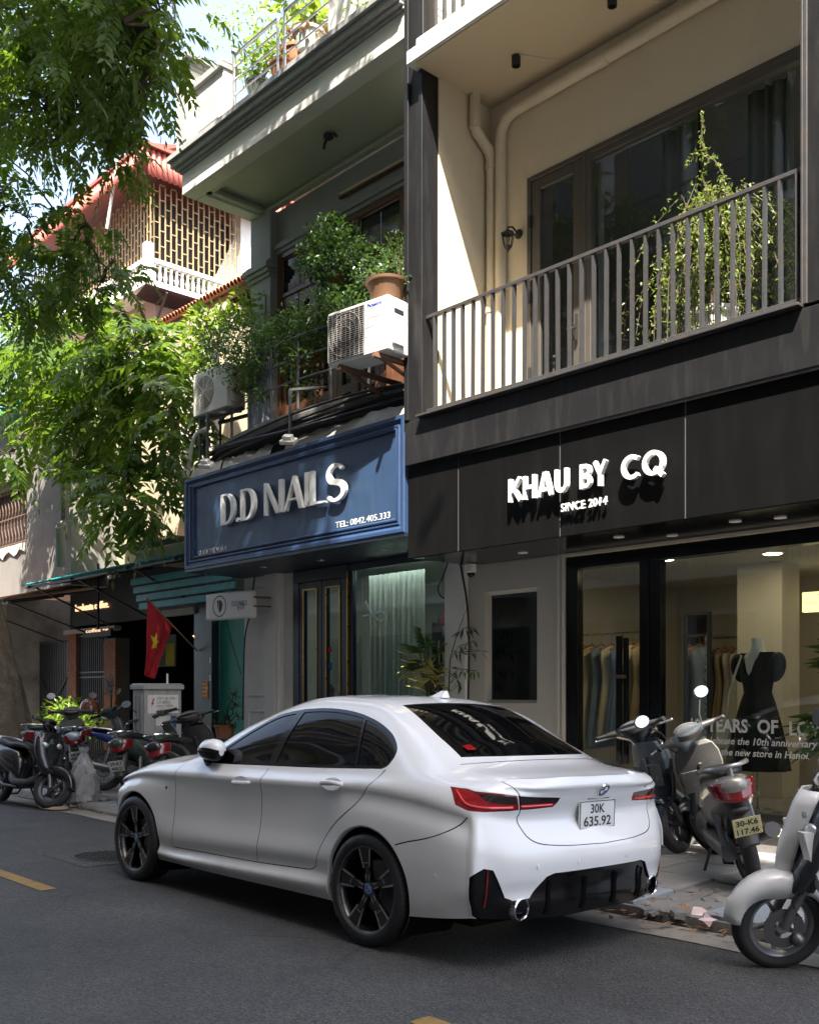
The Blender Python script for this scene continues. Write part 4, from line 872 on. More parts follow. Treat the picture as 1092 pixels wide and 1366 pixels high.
# floodlights on arms
for (px, py, pz, lab) in ((387, 520, 4.52, 'small white floodlight on a grey arm above the middle of the navy sign'), (277, 552, 4.55, 'small white floodlight on a grey arm above the left end of the navy sign')):
    p = at(px, py, Y=7.0); q = at(px, py + 64, Y=7.0); fl = thing('floodlight', lab, 'floodlight', (p.x, 7.3, p.z))
    g = MB(); g.bar((p.x, 7.0, p.z), (p.x, 7.0, q.z), .032); g.bar((p.x - .016, 7.0, p.z), (p.x + .35, 7.3, p.z + .02), .032); g.build('arm', 'rail_metal', fl, bevel=.003)
    g = MB(); M = Matrix.Translation((p.x, 6.98, q.z - .04)) @ Euler((R(35), R(8), R(20))).to_matrix().to_4x4()
    g.box(-.10, .10, -.06, .06, -.03, .02, M); g.box(-.06, .06, -.04, .04, .02, .07, M); g.build('head', 'white_paint', fl, bevel=.006)
    g = MB(); g.box(-.085, .085, -.05, .05, -.036, -.031, M); g.build('lens', 'dark_glass', fl)
# grey hose on the left
cable([at(*p, Y=7.2) for p in ((276, 572), (262, 580), (256, 595), (253, 615), (251, 632))], .03, 'pale grey hose curving down beside the left end of the sign', 'pale_wall', 8, 'hose')

# ---- air conditioners
pbr('ac_white', (0.72, 0.71, 0.67), 0.45, var=0.04, dirt=0.25, dcol=(0.4, 0.36, 0.3), dscale=3)
pbr('ac_grille', (0.26, 0.25, 0.235), 0.6, var=0.1)
pbr('blue_print', (0.02, 0.06, 0.35), 0.5)
def ac_unit(root, W, H_, Dp, fan_x, fan_r, full):
    """local: X width, -Y front, Z up, origin at the bottom front left"""
    g = MB(); g.box(0, W, 0, Dp, 0, H_); body = g.build('casing', 'ac_white', root, local=True, bevel=.012)
    g = MB()
    if full:
        gx0, gx1 = .02, W * .62
        g.box(gx0, gx1, -.004, .002, .03, H_ - .03); bp_ = g.build('fan_recess', 'black_matt', root, local=True)
        g = MB()
        n = 22
        for i in range(n + 1): z = .035 + (H_ - .07) * i / n; g.box(gx0, gx1, -.012, -.006, z - .0025, z + .0025)
        for i in range(9): x = gx0 + (gx1 - gx0) * i / 8; g.box(x - .003, x + .003, -.016, -.011, .03, H_ - .03)
        for rr in (.08, .16, .23): g.tube([(fan_x + rr * math.cos(a), -.018, H_ / 2 + rr * math.sin(a)) for a in [k * math.pi / 16 for k in range(33)]], .003, 5)
        g.build('fan_grille', 'ac_grille', root, local=True, kind='stuff')
        g = MB()
        for i in range(1, 6): z = H_ * i / 6; g.box(W * .63, W - .015, -.0015, .0, z - .003, z + .003)
        g.build('panel_groove', 'ac_grille', root, local=True)
    else:
        g.lathe([(0, 0), (fan_r, 0), (fan_r + .02, -.012), (fan_r + .03, 0)], frame_mat((fan_x, -.002, H_ / 2), (1, 0, 0), (0, -1, 0)), 32); g.build('fan_recess', 'ac_grille', root, local=True)
        g = MB()
        for rr in [fan_r * k / 9 for k in range(1, 10)]: g.tube([(fan_x + rr * math.cos(a), -.016, H_ / 2 + rr * math.sin(a)) for a in [k * math.pi / 16 for k in range(33)]], .003, 4)
        for k in range(8): a = k * math.pi / 4; g.bar((fan_x, -.018, H_ / 2), (fan_x + fan_r * math.cos(a), -.018, H_ / 2 + fan_r * math.sin(a)), .006)
        g.build('fan_grille', 'ac_white', root, local=True, kind='stuff')
    g = MB(); g.box(W - .003, W + .03, Dp * .15, Dp * .7, H_ * .12, H_ * .35); g.build('valve_cover', 'ac_white', root, local=True, bevel=.01)
    g = MB(); g.box(W - .002, W + .004, Dp * .3, Dp * .75, H_ * .72, H_ * .8); g.build('handle_slot', 'black_matt', root, local=True)
p = at(437, 489, Y=6.62)
a1 = thing('air_conditioner', 'white outdoor air conditioner with square fan grille beside the black post', 'air conditioner', (p.x, 6.62, p.z + .0), (0, 0, R(7)))
ac_unit(a1, .86, .56, .32, .27, .24, True)
me = text_mesh('Panasonic', .052, .001, .0012); me.transform(frame_mat((.575, -.002, .485), (1, 0, 0), (0, -1, 0))); link('lettering', me, a1, 'blue_print')
for dx in (.14, .70):
    g = MB(); g.bar((p.x + dx, 6.66, p.z - .03), (p.x + dx, 7.6, p.z - .03), .04, .05); g.bar((p.x + dx, 6.75, p.z - .04), (p.x + dx, 7.55, p.z - .30), .03, .03); o = g.build('wall_bracket', 'rust'); tag(o, 'rusty bracket under the %s end of the white air conditioner by the black post' % ('left' if dx < .3 else 'right'), 'bracket')
p = at(258, 557, Y=7.15)
a2 = thing('air_conditioner', 'white outdoor air conditioner with round fan at the left end of the plants', 'air conditioner', (p.x, 7.15, p.z + .0), (0, 0, R(2)))
ac_unit(a2, .80, .58, .30, .27, .22, False)
g = MB(); g.bar((p.x + .05, 7.2, p.z - .03), (p.x + .9, 7.35, p.z - .03), .04); g.bar((p.x + .1, 7.5, p.z - .03), (p.x + .9, 7.6, p.z - .03), .04); g.bar((p.x + .1, 7.2, p.z - .03), (p.x + .1, 7.2, 4.5), .035); o = g.build('wall_bracket', 'rail_metal'); tag(o, 'grey steel stand under the air conditioner with the round fan', 'bracket')
# cloth hung behind the railing
g = MB(); g.grid([[(-10.9 + .6 * i / 10, bow(-10.6) + .12 + .03 * math.sin(i * 1.7), z) for z in (4.85, 5.3, 5.62)] for i in range(11)]); o = g.build('cloth', pbr('blue_white_cloth', (.42, .45, .52), .9, var=.5, scale=14, dirt=.7, dcol=(.08, .12, .3), dscale=9), smooth=True); tag(o, 'blue and white patterned cloth hanging on the plant-filled balcony', 'cloth')
# light-box sign on the pilaster
lb = thing('light_box', 'white box sign with round black emblem sticking out from the pilaster', 'sign', (-11.7, 7.9, 2.6))
p = at(274, 828, Y=7.62); q = at(325, 786, Y=7.62); M = Matrix.Translation((p.x, 7.62, p.z)) @ Matrix.Rotation(R(6), 4, 'Z'); W, H_ = (q.x - p.x), q.z - p.z
g = MB(); g.box(0, W, 0, .14, 0, H_, M); bx = g.build('box', 'sign_white', lb, bevel=.03, seg=3)
MF = M @ frame_mat((0, -.0025, 0), (1, 0, 0), (0, -1, 0))
g = MB(); c_ = (W * .33, H_ * .5); r_ = H_ * .36
for k in range(40):
    a, b_ = 2 * math.pi * k / 40, 2 * math.pi * (k + 1) / 40
    g.add([MF @ Vector((c_[0] + rr * math.cos(t_), c_[1] + rr * math.sin(t_), 0)) for rr, t_ in ((r_, a), (r_ + .014, a), (r_ + .014, b_), (r_, b_))], [(0, 1, 2, 3)])
# the drop-shaped D emblem
g.add([MF @ Vector((c_[0] + x * r_, c_[1] + z_ * r_, 0)) for x, z_ in ((-.36, .62), (-.08, .62), (-.14, .1), (-.2, -.35), (-.3, -.05))], [(4, 3, 2, 1, 0)])
g.add([MF @ Vector((c_[0] + x * r_, c_[1] + z_ * r_, 0)) for x, z_ in ((-.02, .62), (.2, .6), (.42, .42), (.5, .1), (.4, -.3), (.12, -.66), (-.06, -.62), (-.1, -.3), (-.05, .1))], [tuple(range(8, -1, -1))])
g.build('emblem', 'ink', bx)
text('D.D NAILS', .1, MF @ Matrix.Translation((W * .61, H_ * .46, 0)), 'ink', bx, fit=W * .33); text('by CHI', .1, MF @ Matrix.Translation((W * .74, H_ * .32, 0)), 'ink', bx, fit=W * .14)
for z in (.42, .75):
    g = MB(); g.bar(M @ Vector((W - .01, .07, H_ * z)), M @ Vector((W + .13, .4, H_ * z)), .022); g.build('bracket', 'rust', lb)
# ================================================================ houses to the left
pbr('teal_shutter', (0.03, 0.34, 0.26), 0.5, var=0.15, scale=3, dirt=0.3, dcol=(0.02, 0.12, 0.10), dscale=2, streak=True)
pbr('teal_marble', (0.018, 0.042, 0.044), 0.35, var=0.4, scale=5, dirt=0.4, dcol=(0.03, 0.075, 0.07), dscale=4)
pbr('teal_sheet', (0.01, 0.32, 0.33), 0.5, var=0.25, scale=4, dirt=0.5, dcol=(0.03, 0.06, 0.06), dscale=3)
pbr('old_grey', (0.20, 0.19, 0.175), 0.9, var=0.18, scale=2, dirt=0.5, dcol=(0.09, 0.085, 0.08), dscale=1.2, bump=0.2, bscale=40)
pbr('old_cream', (0.42, 0.36, 0.25), 0.85, var=0.12, scale=2, dirt=0.55, dcol=(0.20, 0.17, 0.13), dscale=1.6, bump=0.15, bscale=60)
pbr('peeling', (0.40, 0.365, 0.315), 0.85, var=0.1, scale=1.5, dirt=0.98, dcol=(0.14, 0.125, 0.11), dscale=1.1, bump=0.2, bscale=60)
pbr('brick_red', (0.36, 0.13, 0.075), 0.85, var=0.35, scale=8, bump=0.2)
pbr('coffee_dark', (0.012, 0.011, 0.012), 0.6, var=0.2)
pbr('rust_sheet', (0.22, 0.13, 0.09), 0.8, var=0.35, scale=5, dirt=0.5, dcol=(0.08, 0.06, 0.05), dscale=3)
# green shuttered shop
gs = thing('shop_building', 'narrow shop with green roller shutter and teal stone pillar', 'building', (-13.2, 8.5, 0))
g = MB(); n = 44
g.grid([[(x, 8.44 + .012 * abs(math.sin(i * math.pi / 2)), .05 + 2.55 * i / (2 * n)) for x in (-13.42, -12.25)] for i in range(2 * n + 1)]); g.f = [q[::-1] for q in g.f]; g.build('roller_shutter', 'teal_shutter', gs, smooth=True, angle=50)
g = MB(); g.box(-13.95, -13.43, 8.30, 8.6, -.05, 3.0); tp = g.build('pillar', 'teal_marble', gs)
g = MB(); g.box(-13.72, -13.52, 8.292, 8.298, 1.34, 1.62); st = g.build('notice', 'red_plain', tp)
for k in range(4): text(['GARAGE', 'XIN KHONG', 'DE XE', 'CAM ON'][k], .05, FRONT(-13.70, 8.290, 1.57 - k * .065), pbr('yellow_print', (.6, .5, .02), .6) if k == 0 else 'yellow_print', tp, fit=.16) if False else None
pbr('yellow_print', (.60, .48, .02), .6)
g = MB()
for k in range(4): g.box(-13.70, -13.54, 8.289, 8.2915, 1.38 + k * .06, 1.41 + k * .06)
g.build('notice_print', 'yellow_print', st)
for z in (1.9, 1.62):
    g = MB(); g.box(-13.47, -13.435, 8.29, 8.3, z, z + .09); g.build('switch', 'ac_white', tp)
g = MB(); g.box(-13.96, -12.22, 8.5, 8.7, 2.95, 4.2); g.build('wall', 'old_cream', gs)
g = MB(); g.box(-14.9, -13.9, 8.25, 8.4, 2.70, 2.80); g.build('lintel', 'beige_wall', gs)
# roller box slats in the teal sheet colour
for k in range(4):
    g = MB(); g.box(-15.2, -12.24, 8.0 - .05 * k, 8.04 - .05 * k, 2.82 + k * .13, 2.92 + k * .13); g.build('shutter_slat', 'teal_sheet', gs)
# ---- coffee shop
cf = thing('cafe_building', 'dark coffee shop front with lit name under a corrugated awning', 'building', (-17.5, 9, 0))
def W_(mb, nm, mt, par=None, **k): return mb.build(nm, mt, par or cf, **k)
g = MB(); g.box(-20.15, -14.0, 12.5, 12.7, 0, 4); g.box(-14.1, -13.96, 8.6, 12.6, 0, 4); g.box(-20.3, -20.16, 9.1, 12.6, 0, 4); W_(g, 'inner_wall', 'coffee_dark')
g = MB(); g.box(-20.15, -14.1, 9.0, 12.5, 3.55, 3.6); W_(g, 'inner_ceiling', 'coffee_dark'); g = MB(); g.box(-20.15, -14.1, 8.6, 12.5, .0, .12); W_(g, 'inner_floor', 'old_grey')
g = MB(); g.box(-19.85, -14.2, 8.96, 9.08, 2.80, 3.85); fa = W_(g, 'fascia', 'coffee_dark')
emis('lamp_sign_warm', (1.0, 0.62, 0.34), 0.32)
p, q = at(102, 814, Y=8.95), at(146, 803, Y=8.95)
text('brobusta coffee.', .2, FRONT(p.x, 8.935, p.z - .03), 'lamp_sign_warm', cf, fit=q.x - p.x, depth=.01, bold=.001)
p, q = at(113, 851, Y=8.6), at(149, 838, Y=8.6)
hs = thing('hanging_sign', 'small black hanging sign with lit lettering under the coffee shop name', 'sign', ((p.x + q.x) / 2, 8.6, p.z))
g = MB(); g.box(p.x, q.x, 8.58, 8.64, p.z, q.z); g.build('box', 'coffee_dark', hs)
text('coffee', .1, FRONT(p.x + .12, 8.575, p.z + .09), 'lamp_sign_warm', hs, fit=.62, depth=.003); text('to go', .05, FRONT(p.x + .83, 8.575, p.z + .11), 'lamp_sign_warm', hs, fit=.22, depth=.003)
g = MB(); g.bar(((p.x + q.x) / 2, 8.61, q.z), ((p.x + q.x) / 2, 8.61, 3.9), .035); g.build('rod', 'black_matt', hs)
# brick piers, brick by brick (too small to pick apart singly)
def pier(xa, xb, y, z0_, z1_):
    g = MB(); g.box(xa + .008, xb - .008, y + .008, y + .3, z0_, z1_); o = W_(g, 'brick_pier', 'concrete')
    g = MB(); r_ = 0; z = z0_
    while z < z1_ - .05:
        nn = 2; wd = (xb - xa) / nn; off = (r_ % 2) * wd / 2
        for i in range(-1, nn + 1):
            a, b_ = max(xa, xa + off + i * wd + .006), min(xb, xa + off + (i + 1) * wd - .006)
            if b_ - a > .03: e = rnd.uniform(0, .006); g.box(a, b_, y - e, y + .1, z + .005, z + .062)
        z += .07; r_ += 1
    g.build('brick', 'brick_red', o, kind='stuff')
pier(-20.15, -19.75, 8.98, 0, 2.65); pier(-18.5, -18.0, 8.98, 0, 2.5)
g = MB(); g.box(-20.3, -18.0, 8.95, 9.1, 2.655, 2.74); W_(g, 'lintel', 'beige_wall')
g = MB()
for i in range(15): x = -19.72 + i * .087; g.bar((x, 9.05, .1), (x, 9.05, 2.65), .022)
for z in (.15, 1.0, 1.75, 1.85, 2.6): g.bar((-19.74, 9.05, z), (-18.51, 9.05, z), .03)
W_(g, 'barred_door', 'rail_metal', kind='stuff')
# slatted gate left of the piers
gt = thing('slat_gate', 'grey slatted metal gate left of the brick pier', 'gate', (-20.9, 9.0, 0))
for i in range(16):
    x = -21.58 + i * .088; g = MB(); g.box(x, x + .06, 9.02, 9.04, 1.0 if False else .35, 2.5); g.build('slat', 'rail_metal', gt)
g = MB(); frame(g, -21.64, -20.2, .3, 2.55, 9.0, 9.06, .05); g.bar((-21.6, 9.0, 1.75), (-20.9, 9.0, 1.2), .03); g.bar((-20.9, 9.0, 1.2), (-20.22, 9.0, 1.75), .03); g.build('frame', 'rail_metal', gt)
# dim things inside: lamp bulbs, a picture, an electric fan
for px, py in ((155, 857), (260, 848)):
    p = at(px, py, Y=10); o = thing('pendant_lamp', 'small glowing pendant lamp in the dark coffee shop, %s' % ('left one by the brick pier' if px < 200 else 'right one by the teal pillar'), 'lamp', (p.x, 10, p.z))
    g = MB(); g.lathe([(.0, .16), (.02, .15), (.09, .02), (.095, 0)], Matrix.Translation((p.x, 10, p.z)), 14); g.build('shade', 'black_matt', o, smooth=True)
    g = MB(); g.ball((p.x, 10, p.z - .0), .035, 10, 6); g.build('bulb', emis('lamp_bulb', (1, .5, .18), 1.6) if 'lamp_bulb' not in MATS else 'lamp_bulb', o)
p = at(205, 890, Y=9.8); q = at(234, 846, Y=9.8)
pc = thing('poster', 'yellow and green poster behind the red flag in the coffee shop', 'poster', (p.x, 9.8, p.z))
g = MB(); g.box(p.x, q.x, 9.8, 9.83, p.z, q.z); g.build('sheet', pbr('poster_blue', (.13, .17, .2), .5), pc); g = MB(); g.box(p.x + .5, q.x - .02, 9.79, 9.798, p.z + .02, p.z + .45)
g.build('print', pbr('poster_yellow', (.55, .45, .05), .6, var=.4, scale=3), pc); g = MB(); g.box(p.x + .06, p.x + .3, 9.79, 9.798, p.z + .05, q.z - .4); g.build('print', pbr('poster_green', (.05, .16, .06), .6, var=.4, scale=6), pc)
p = at(146, 913, Y=8.7); fn = thing('electric_fan', 'round electric fan on a stand before the right brick pier', 'fan', (p.x, 8.7, 0))
g = MB()
for rr in (.22, .15, .08): g.tube([(p.x + rr * math.cos(a), 8.68, p.z + rr * math.sin(a)) for a in [k * math.pi / 12 for k in range(25)]], .008, 5)
for k in range(12): a = k * math.pi / 6; g.bar((p.x, 8.67, p.z), (p.x + .22 * math.cos(a), 8.68, p.z + .22 * math.sin(a)), .006)
g.build('cage', 'rail_metal', fn); g = MB(); g.ball((p.x, 8.72, p.z), .06, 10, 6); g.tube([(p.x, 8.74, .1), (p.x, 8.74, p.z)], .015, 8); g.lathe([(0, .02), (.17, .0)], Matrix.Translation((p.x, 8.74, .13)), 16); g.build('stand', 'black_matt', fn)
g = MB()
for k in range(3):
    a = k * 2.1; g.add([(p.x, 8.70, p.z), (p.x + .19 * math.cos(a), 8.69, p.z + .19 * math.sin(a)), (p.x + .18 * math.cos(a + .7), 8.71, p.z + .18 * math.sin(a + .7))], [(0, 1, 2)])
g.build('blade', 'rust', fn)
# awnings: corrugated sheet on struts
def corrugated(x0_, x1_, pf, pb, wave, amp, nm, mt, par, step=.02):
    n = int((x1_ - x0_) / step); rows = []
    for i in range(n + 1):
        x = x0_ + (x1_ - x0_) * i / n; dz = amp * math.sin(x * 2 * math.pi / wave)
        rows.append([(x, pf[0] + (pb[0] - pf[0]) * k / 3, pf[1] + (pb[1] - pf[1]) * k / 3 + dz) for k in range(4)])
    g = MB(); g.grid(rows); o = g.build(nm, mt, par, smooth=True, angle=70); s = o.modifiers.new('s', 'SOLIDIFY'); s.thickness = .006; return o
aw = thing('awning', 'teal corrugated sheet awning over the green shop and coffee shop', 'awning', (-15, 7.6, 3.5))
corrugated(-18.4, -12.75, (7.3, 3.42), (8.9, 3.78), .075, .012, 'sheet', 'teal_sheet', aw)
g = MB()
for x in (-18.2, -16.4, -14.4, -12.9): g.bar((x, 7.34, 3.38), (x, 8.9, 3.70), .04); g.bar((x, 7.5, 3.38), (x, 8.95, 2.75), .03)
g.bar((-18.4, 7.4, 3.38), (-12.75, 7.4, 3.38), .04); g.bar((-18.4, 8.3, 3.60), (-12.75, 8.3, 3.60), .04); g.build('strut', 'rail_metal', aw, kind='stuff')
aw2 = thing('awning', 'rusty old corrugated awning before the peeling wall at the left edge', 'awning', (-20, 7.6, 3.3))
corrugated(-24.5, -18.42, (7.0, 3.15), (9.0, 3.55), .09, .013, 'sheet', 'rust_sheet', aw2)
g = MB()
for x in (-24, -22.2, -20.4, -18.6): g.bar((x, 7.05, 3.12), (x, 9.0, 3.48), .04); g.bar((x, 7.2, 3.1), (x, 9.0, 2.5), .03)
g.bar((-24.5, 7.1, 3.1), (-18.42, 7.1, 3.1), .05); g.build('strut', 'rail_metal', aw2, kind='stuff')
# ---- the grey house with the barred window
gh = thing('house', 'shabby grey rendered house with a barred window, behind the leaning trunk', 'house', (-21, 9.5, 0))
g = MB(); g.box(-28, -21.7, 8.3, 14, -.1, 3.5); g.build('wall', 'peeling', gh)
wx0, wx1, wz0, wz1 = -22.6, -20.35, 4.55, 5.75
g = MB(); g.box(-28, wx0, 8.2, 8.5, 3.5, 7.2); g.box(wx1, -18.25, 8.2, 14, 3.5, 7.2); g.box(wx0, wx1, 8.2, 8.5, 3.5, wz0); g.box(wx0, wx1, 8.2, 8.5, wz1, 7.2); g.build('wall', 'old_grey', gh)
g = MB(); g.box(wx0 - .1, wx1 + .35, 8.08, 8.2, wz1 + .12, wz1 + .20); g.build('hood', 'old_grey', gh); g = MB(); g.box(-28, -18.0, 7.9, 8.6, 7.2, 7.32); g.build('coping', 'teal_sheet', gh)
g = MB(); g.box(wx0, wx1, 8.42, 8.48, wz0, wz1); wn_ = g.build('window', 'coffee_dark', gh)
g = MB()
for i in range(13):
    x = wx0 + .08 + i * .175; g.tube([(x + .05 * math.sin(k * 1.05), 8.26, wz0 + (wz1 - wz0) * k / 12) for k in range(13)], .011, 5)
for z in (wz0 + .05, 5.15, wz1 - .05): g.bar((wx0, 8.27, z), (wx1, 8.27, z), .025)
g.build('window_bar', 'rust', wn_, kind='stuff')
g = MB(); g.grid([[(wx0 + .2 + .2 * i, 8.16 + .02 * math.sin(i * 2), wz0 - .02 - (.18 * j * (1 + .4 * math.sin(i * 1.9)))) for j in range(2)] for i in range(11)]); g.f = [q[::-1] for q in g.f]; o = g.build('sheet_scrap', 'tarp'); tag(o, 'torn pale sheet hanging from the barred window sill', 'sheet')
# cream house behind the mid leaves, with louvred window and a sunlit patch of wall
ch = thing('house', 'old cream house with louvred window, half hidden behind the bright leaves', 'house', (-16.5, 9.3, 0))
g = MB(); g.box(-18.22, -14.3, 9.12, 13, 3.6, 8.0); g.box(-15.3, -14.25, 8.95, 9.11, 3.6, 5.2); g.build('wall', 'old_cream', ch)
g = MB(); g.box(-15.5, -14.2, 8.72, 9.15, 5.05, 5.2); g.build('ledge', 'old_cream', ch)
g = MB(); g.box(-15.45, -14.1, 8.5, 9.1, 3.62, 3.7); g.build('ledge', 'old_cream', ch)
g = MB(); frame(g, -15.9, -14.5, 5.3, 7.2, 9.02, 9.11, .07); wn_ = g.build('window_frame', 'rail_metal', ch)
for i in range(24):
    z = 5.40 + i * .075; g = MB(); g.box(-15.83, -14.57, 9.05, 9.09, z, z + .05, None); g.build('slat', 'beige_wall', wn_)
g = MB(); g.box(-15.8, -14.6, 9.10, 9.118, 5.37, 7.13); g.build('backing', 'black_void', wn_)
g = MB(); g.box(-17.35, -15.45, 8.72, 9.1, 4.12, 4.18); g.build('canopy', 'rust_sheet', ch)
cable([(-18.3, 8.1, 7.0), (-18.3, 8.08, 5.0), (-18.3, 8.1, 4.35)], .06, 'grey drain pipe at the corner of the grey house', 'rail_metal', 8, 'drain_pipe')
cable([(-18.2, 8.0, 4.6), (-18.15, 7.95, 4.5), (-18.15, 7.95, 3.8)], .09, 'fat grey pipe joint at the foot of the grey house corner', 'old_grey', 10, 'pipe_joint')
# tiled roof edge over it
rf = thing('roof_edge', 'dark roof eaves with a row of red tile ends above the plant balcony', 'roof', (-15.5, 9.5, 8.4))
g = MB(); g.add([(-18.4, 9.3, 8.34), (-12.3, 9.3, 8.30), (-12.3, 14, 10.3), (-18.4, 14, 10.34)], [(0, 1, 2, 3)]); g.add([(-18.4, 9.4, 8.20), (-12.3, 9.4, 8.18), (-12.3, 9.4, 8.29), (-18.4, 9.4, 8.31)], [(0, 1, 2, 3)]); g.build('sheet', 'rust_sheet', rf)
tm_ = MB(); tm_.lathe([(.05, 0), (.05, .3)], Matrix.Rotation(R(-90 + 23), 4, 'X'), 8); tmm = tm_.mesh('tile', True); tmm.materials.append(MATS['brick_red'])
for i in range(56):
    o = D.objects.new('tile', tmm); COL.objects.link(o); o.parent = rf; o.location = (-18.35 + i * .108 + 15.5, -.24, -.06 - .0006 * i + .03)
g = MB()
for i in range(14): x = -18.2 + i * .43; g.bar((x, 9.45, 8.15), (x, 12, 9.3), .06, .10)
g.build('rafter', 'wood', rf, kind='stuff')
g = MB(); g.box(-14.25, -12.26, 10.2, 10.4, 3.6, 8.3); g.box(-18.2, -14.0, 10.6, 10.8, 7.9, 9); o = g.build('back_wall', 'old_grey', rf)
# ---- tall red-roofed house
rh = thing('house', 'tall house with red corrugated roof, wooden lattice screens and white balustrade', 'house', (-30, 18, 0))
pbr('red_sheet', (0.42, 0.11, 0.085), 0.6, var=0.12, scale=2, dirt=0.25, dcol=(0.25, 0.09, 0.07), dscale=2)
pbr('lattice_wood', (0.34, 0.235, 0.125), 0.7, var=0.2, scale=3)
pbr('pink_wall', (0.36, 0.22, 0.17), 0.8, var=0.08, dirt=0.3, dcol=(0.18, 0.12, 0.1), dscale=1.5)
pbr('maroon', (0.085, 0.045, 0.05), 0.7, var=0.2)
def V_(mb, nm, mt, **k): return mb.build(nm, mt, rh, **k)
XC, YC = -27.0, 14.7
g = MB(); g.box(-37, XC - .6, YC + .6, 22, 0, 16.5); V_(g, 'wall', 'dark_room')
g = MB(); g.box(-37, XC - .12, YC + .12, 22, 0, 13.35); V_(g, 'wall', 'pink_wall')
g = MB(); g.box(-37, XC + .55, YC - .55, 21, 13.36, 13.52); V_(g, 'ledge', 'white_paint')
corr = []
def sheet(pts_fn, n, nm):
    g = MB(); g.grid([[pts_fn(i / n, k) for k in range(2)] for i in range(n + 1)]); o = V_(g, nm, 'red_sheet', smooth=True, angle=70); s = o.modifiers.new('s', 'SOLIDIFY'); s.thickness = .02
A = .035
sheet(lambda u, k: (XC + .25 + .35 * (1 - k) * .5 + A * math.sin(u * 190), YC - .4 + u * 5.5, 16.62 + .95 * k), 360, 'roof_skirt')
sheet(lambda u, k: (-37.5 + u * 10.8, YC - .4 - .45 * (1 - k) + A * math.sin(u * 370), 16.62 + .95 * k), 700, 'roof_skirt')
g = MB(); g.add([(-37.5, YC - .45, 17.58), (XC + .35, YC - .45, 17.58), (XC + .35, 21, 17.58), (-37.5, 21, 17.58), (-37.5, YC + 2.6, 18.7), (XC + .35, YC + 1.1, 18.05), (XC + .35, YC + 2.2, 17.7)], [(0, 1, 5, 4), (4, 5, 6), (1, 2, 5), (2, 3, 4, 5)]); V_(g, 'roof', 'red_sheet')
g = MB(); g.bar((XC + .36, YC + .1, 17.60), (XC + .36, YC + 1.1, 18.10), .08); g.bar((XC + .36, YC + 1.1, 18.10), (XC + .36, YC + 2.3, 17.6), .08); g.bar((XC + .38, YC - .5, 17.56), (XC + .38, 21, 17.56), .10); g.bar((-37.5, YC - .5, 17.56), (XC + .38, YC - .5, 17.56), .10); V_(g, 'roof_flashing', 'red_sheet')
bmz = MB(); bmz.box(-.018, .018, -.018, .018, 0, 3.1); vb_ = bmz.mesh('lattice_bar'); vb_.materials.append(MATS['lattice_wood'])
def bar_at(x, y, z):
    o = D.objects.new('lattice_bar', vb_); COL.objects.link(o); o.parent = rh; o.location = (x + 30, y - 18, z)
g = MB()
for i in range(20):
    y = YC + i * .19; bar_at(XC, y, 13.55)
    for k in range(7): z = 13.7 + k * .46 + (.23 if i % 2 else 0); g.bar((XC, y, z), (XC, y + .19, z), .026)
for i in range(46):
    x = XC - i * .2; bar_at(x, YC, 13.55)
    for k in range(7): z = 13.7 + k * .46 + (.23 if i % 2 else 0); g.bar((x, YC, z), (x - .2, YC, z), .026)
V_(g, 'lattice_rung', 'lattice_wood', kind='stuff')
bmz = MB(); bmz.lathe([(.05, 0), (.05, .04), (.03, .06), (.06, .2), (.035, .40), (.05, .48), (.05, .55)], Matrix(), 8); bl_ = bmz.mesh('baluster', True); bl_.materials.append(MATS['white_paint'])
for i in range(22):
    o = D.objects.new('baluster', bl_); COL.objects.link(o); o.parent = rh; o.location = (XC + .42 + 30, YC - .4 + i * .185 - 18, 13.52)
for i in range(1, 30):
    o = D.objects.new('baluster', bl_); COL.objects.link(o); o.parent = rh; o.location = (XC + .42 - i * .22 + 30, YC - .42 - 18, 13.52)
g = MB(); g.box(XC + .34, XC + .5, YC - .5, 19, 14.08, 14.2); g.box(-34, XC + .5, YC - .5, YC - .34, 14.08, 14.2); g.box(XC + .3, XC + .54, YC - .54, YC - .3, 13.5, 14.6); V_(g, 'handrail', 'white_paint')
g = MB(); g.add([(XC - .30, YC + 1.75, 13.55), (XC - .30, YC + 3.4, 13.55), (XC - .30, YC + 3.4, 16.6), (XC - .30, YC + 3.3, 16.6)], [(0, 1, 2, 3)]); V_(g, 'white_wall', 'white_slab')  # white wall cut on a slant, its outline standing in for the sunlit part
g = MB(); g.box(XC - .5, XC + .02, YC + 3.05, YC + 3.75, 11, 16.9); V_(g, 'white_wall', 'white_slab')
corr = None
g = MB(); g.add([(XC + .62, YC - .6, 13.30), (XC + .62, 19, 13.30), (XC - .1, 19, 13.1), (XC - .1, YC - .6, 13.1)], [(0, 1, 2, 3), (3, 2, 1, 0)]); V_(g, 'eave', 'maroon')
for y in (YC + .1, YC + 1.9): 
    g = MB(); g.bar((XC - .1, y, 12.5), (XC + .55, y, 13.2), .06); g.bar((XC - .1, y, 13.1), (XC + .6, y, 13.25), .06); V_(g, 'eave_bracket', 'maroon')
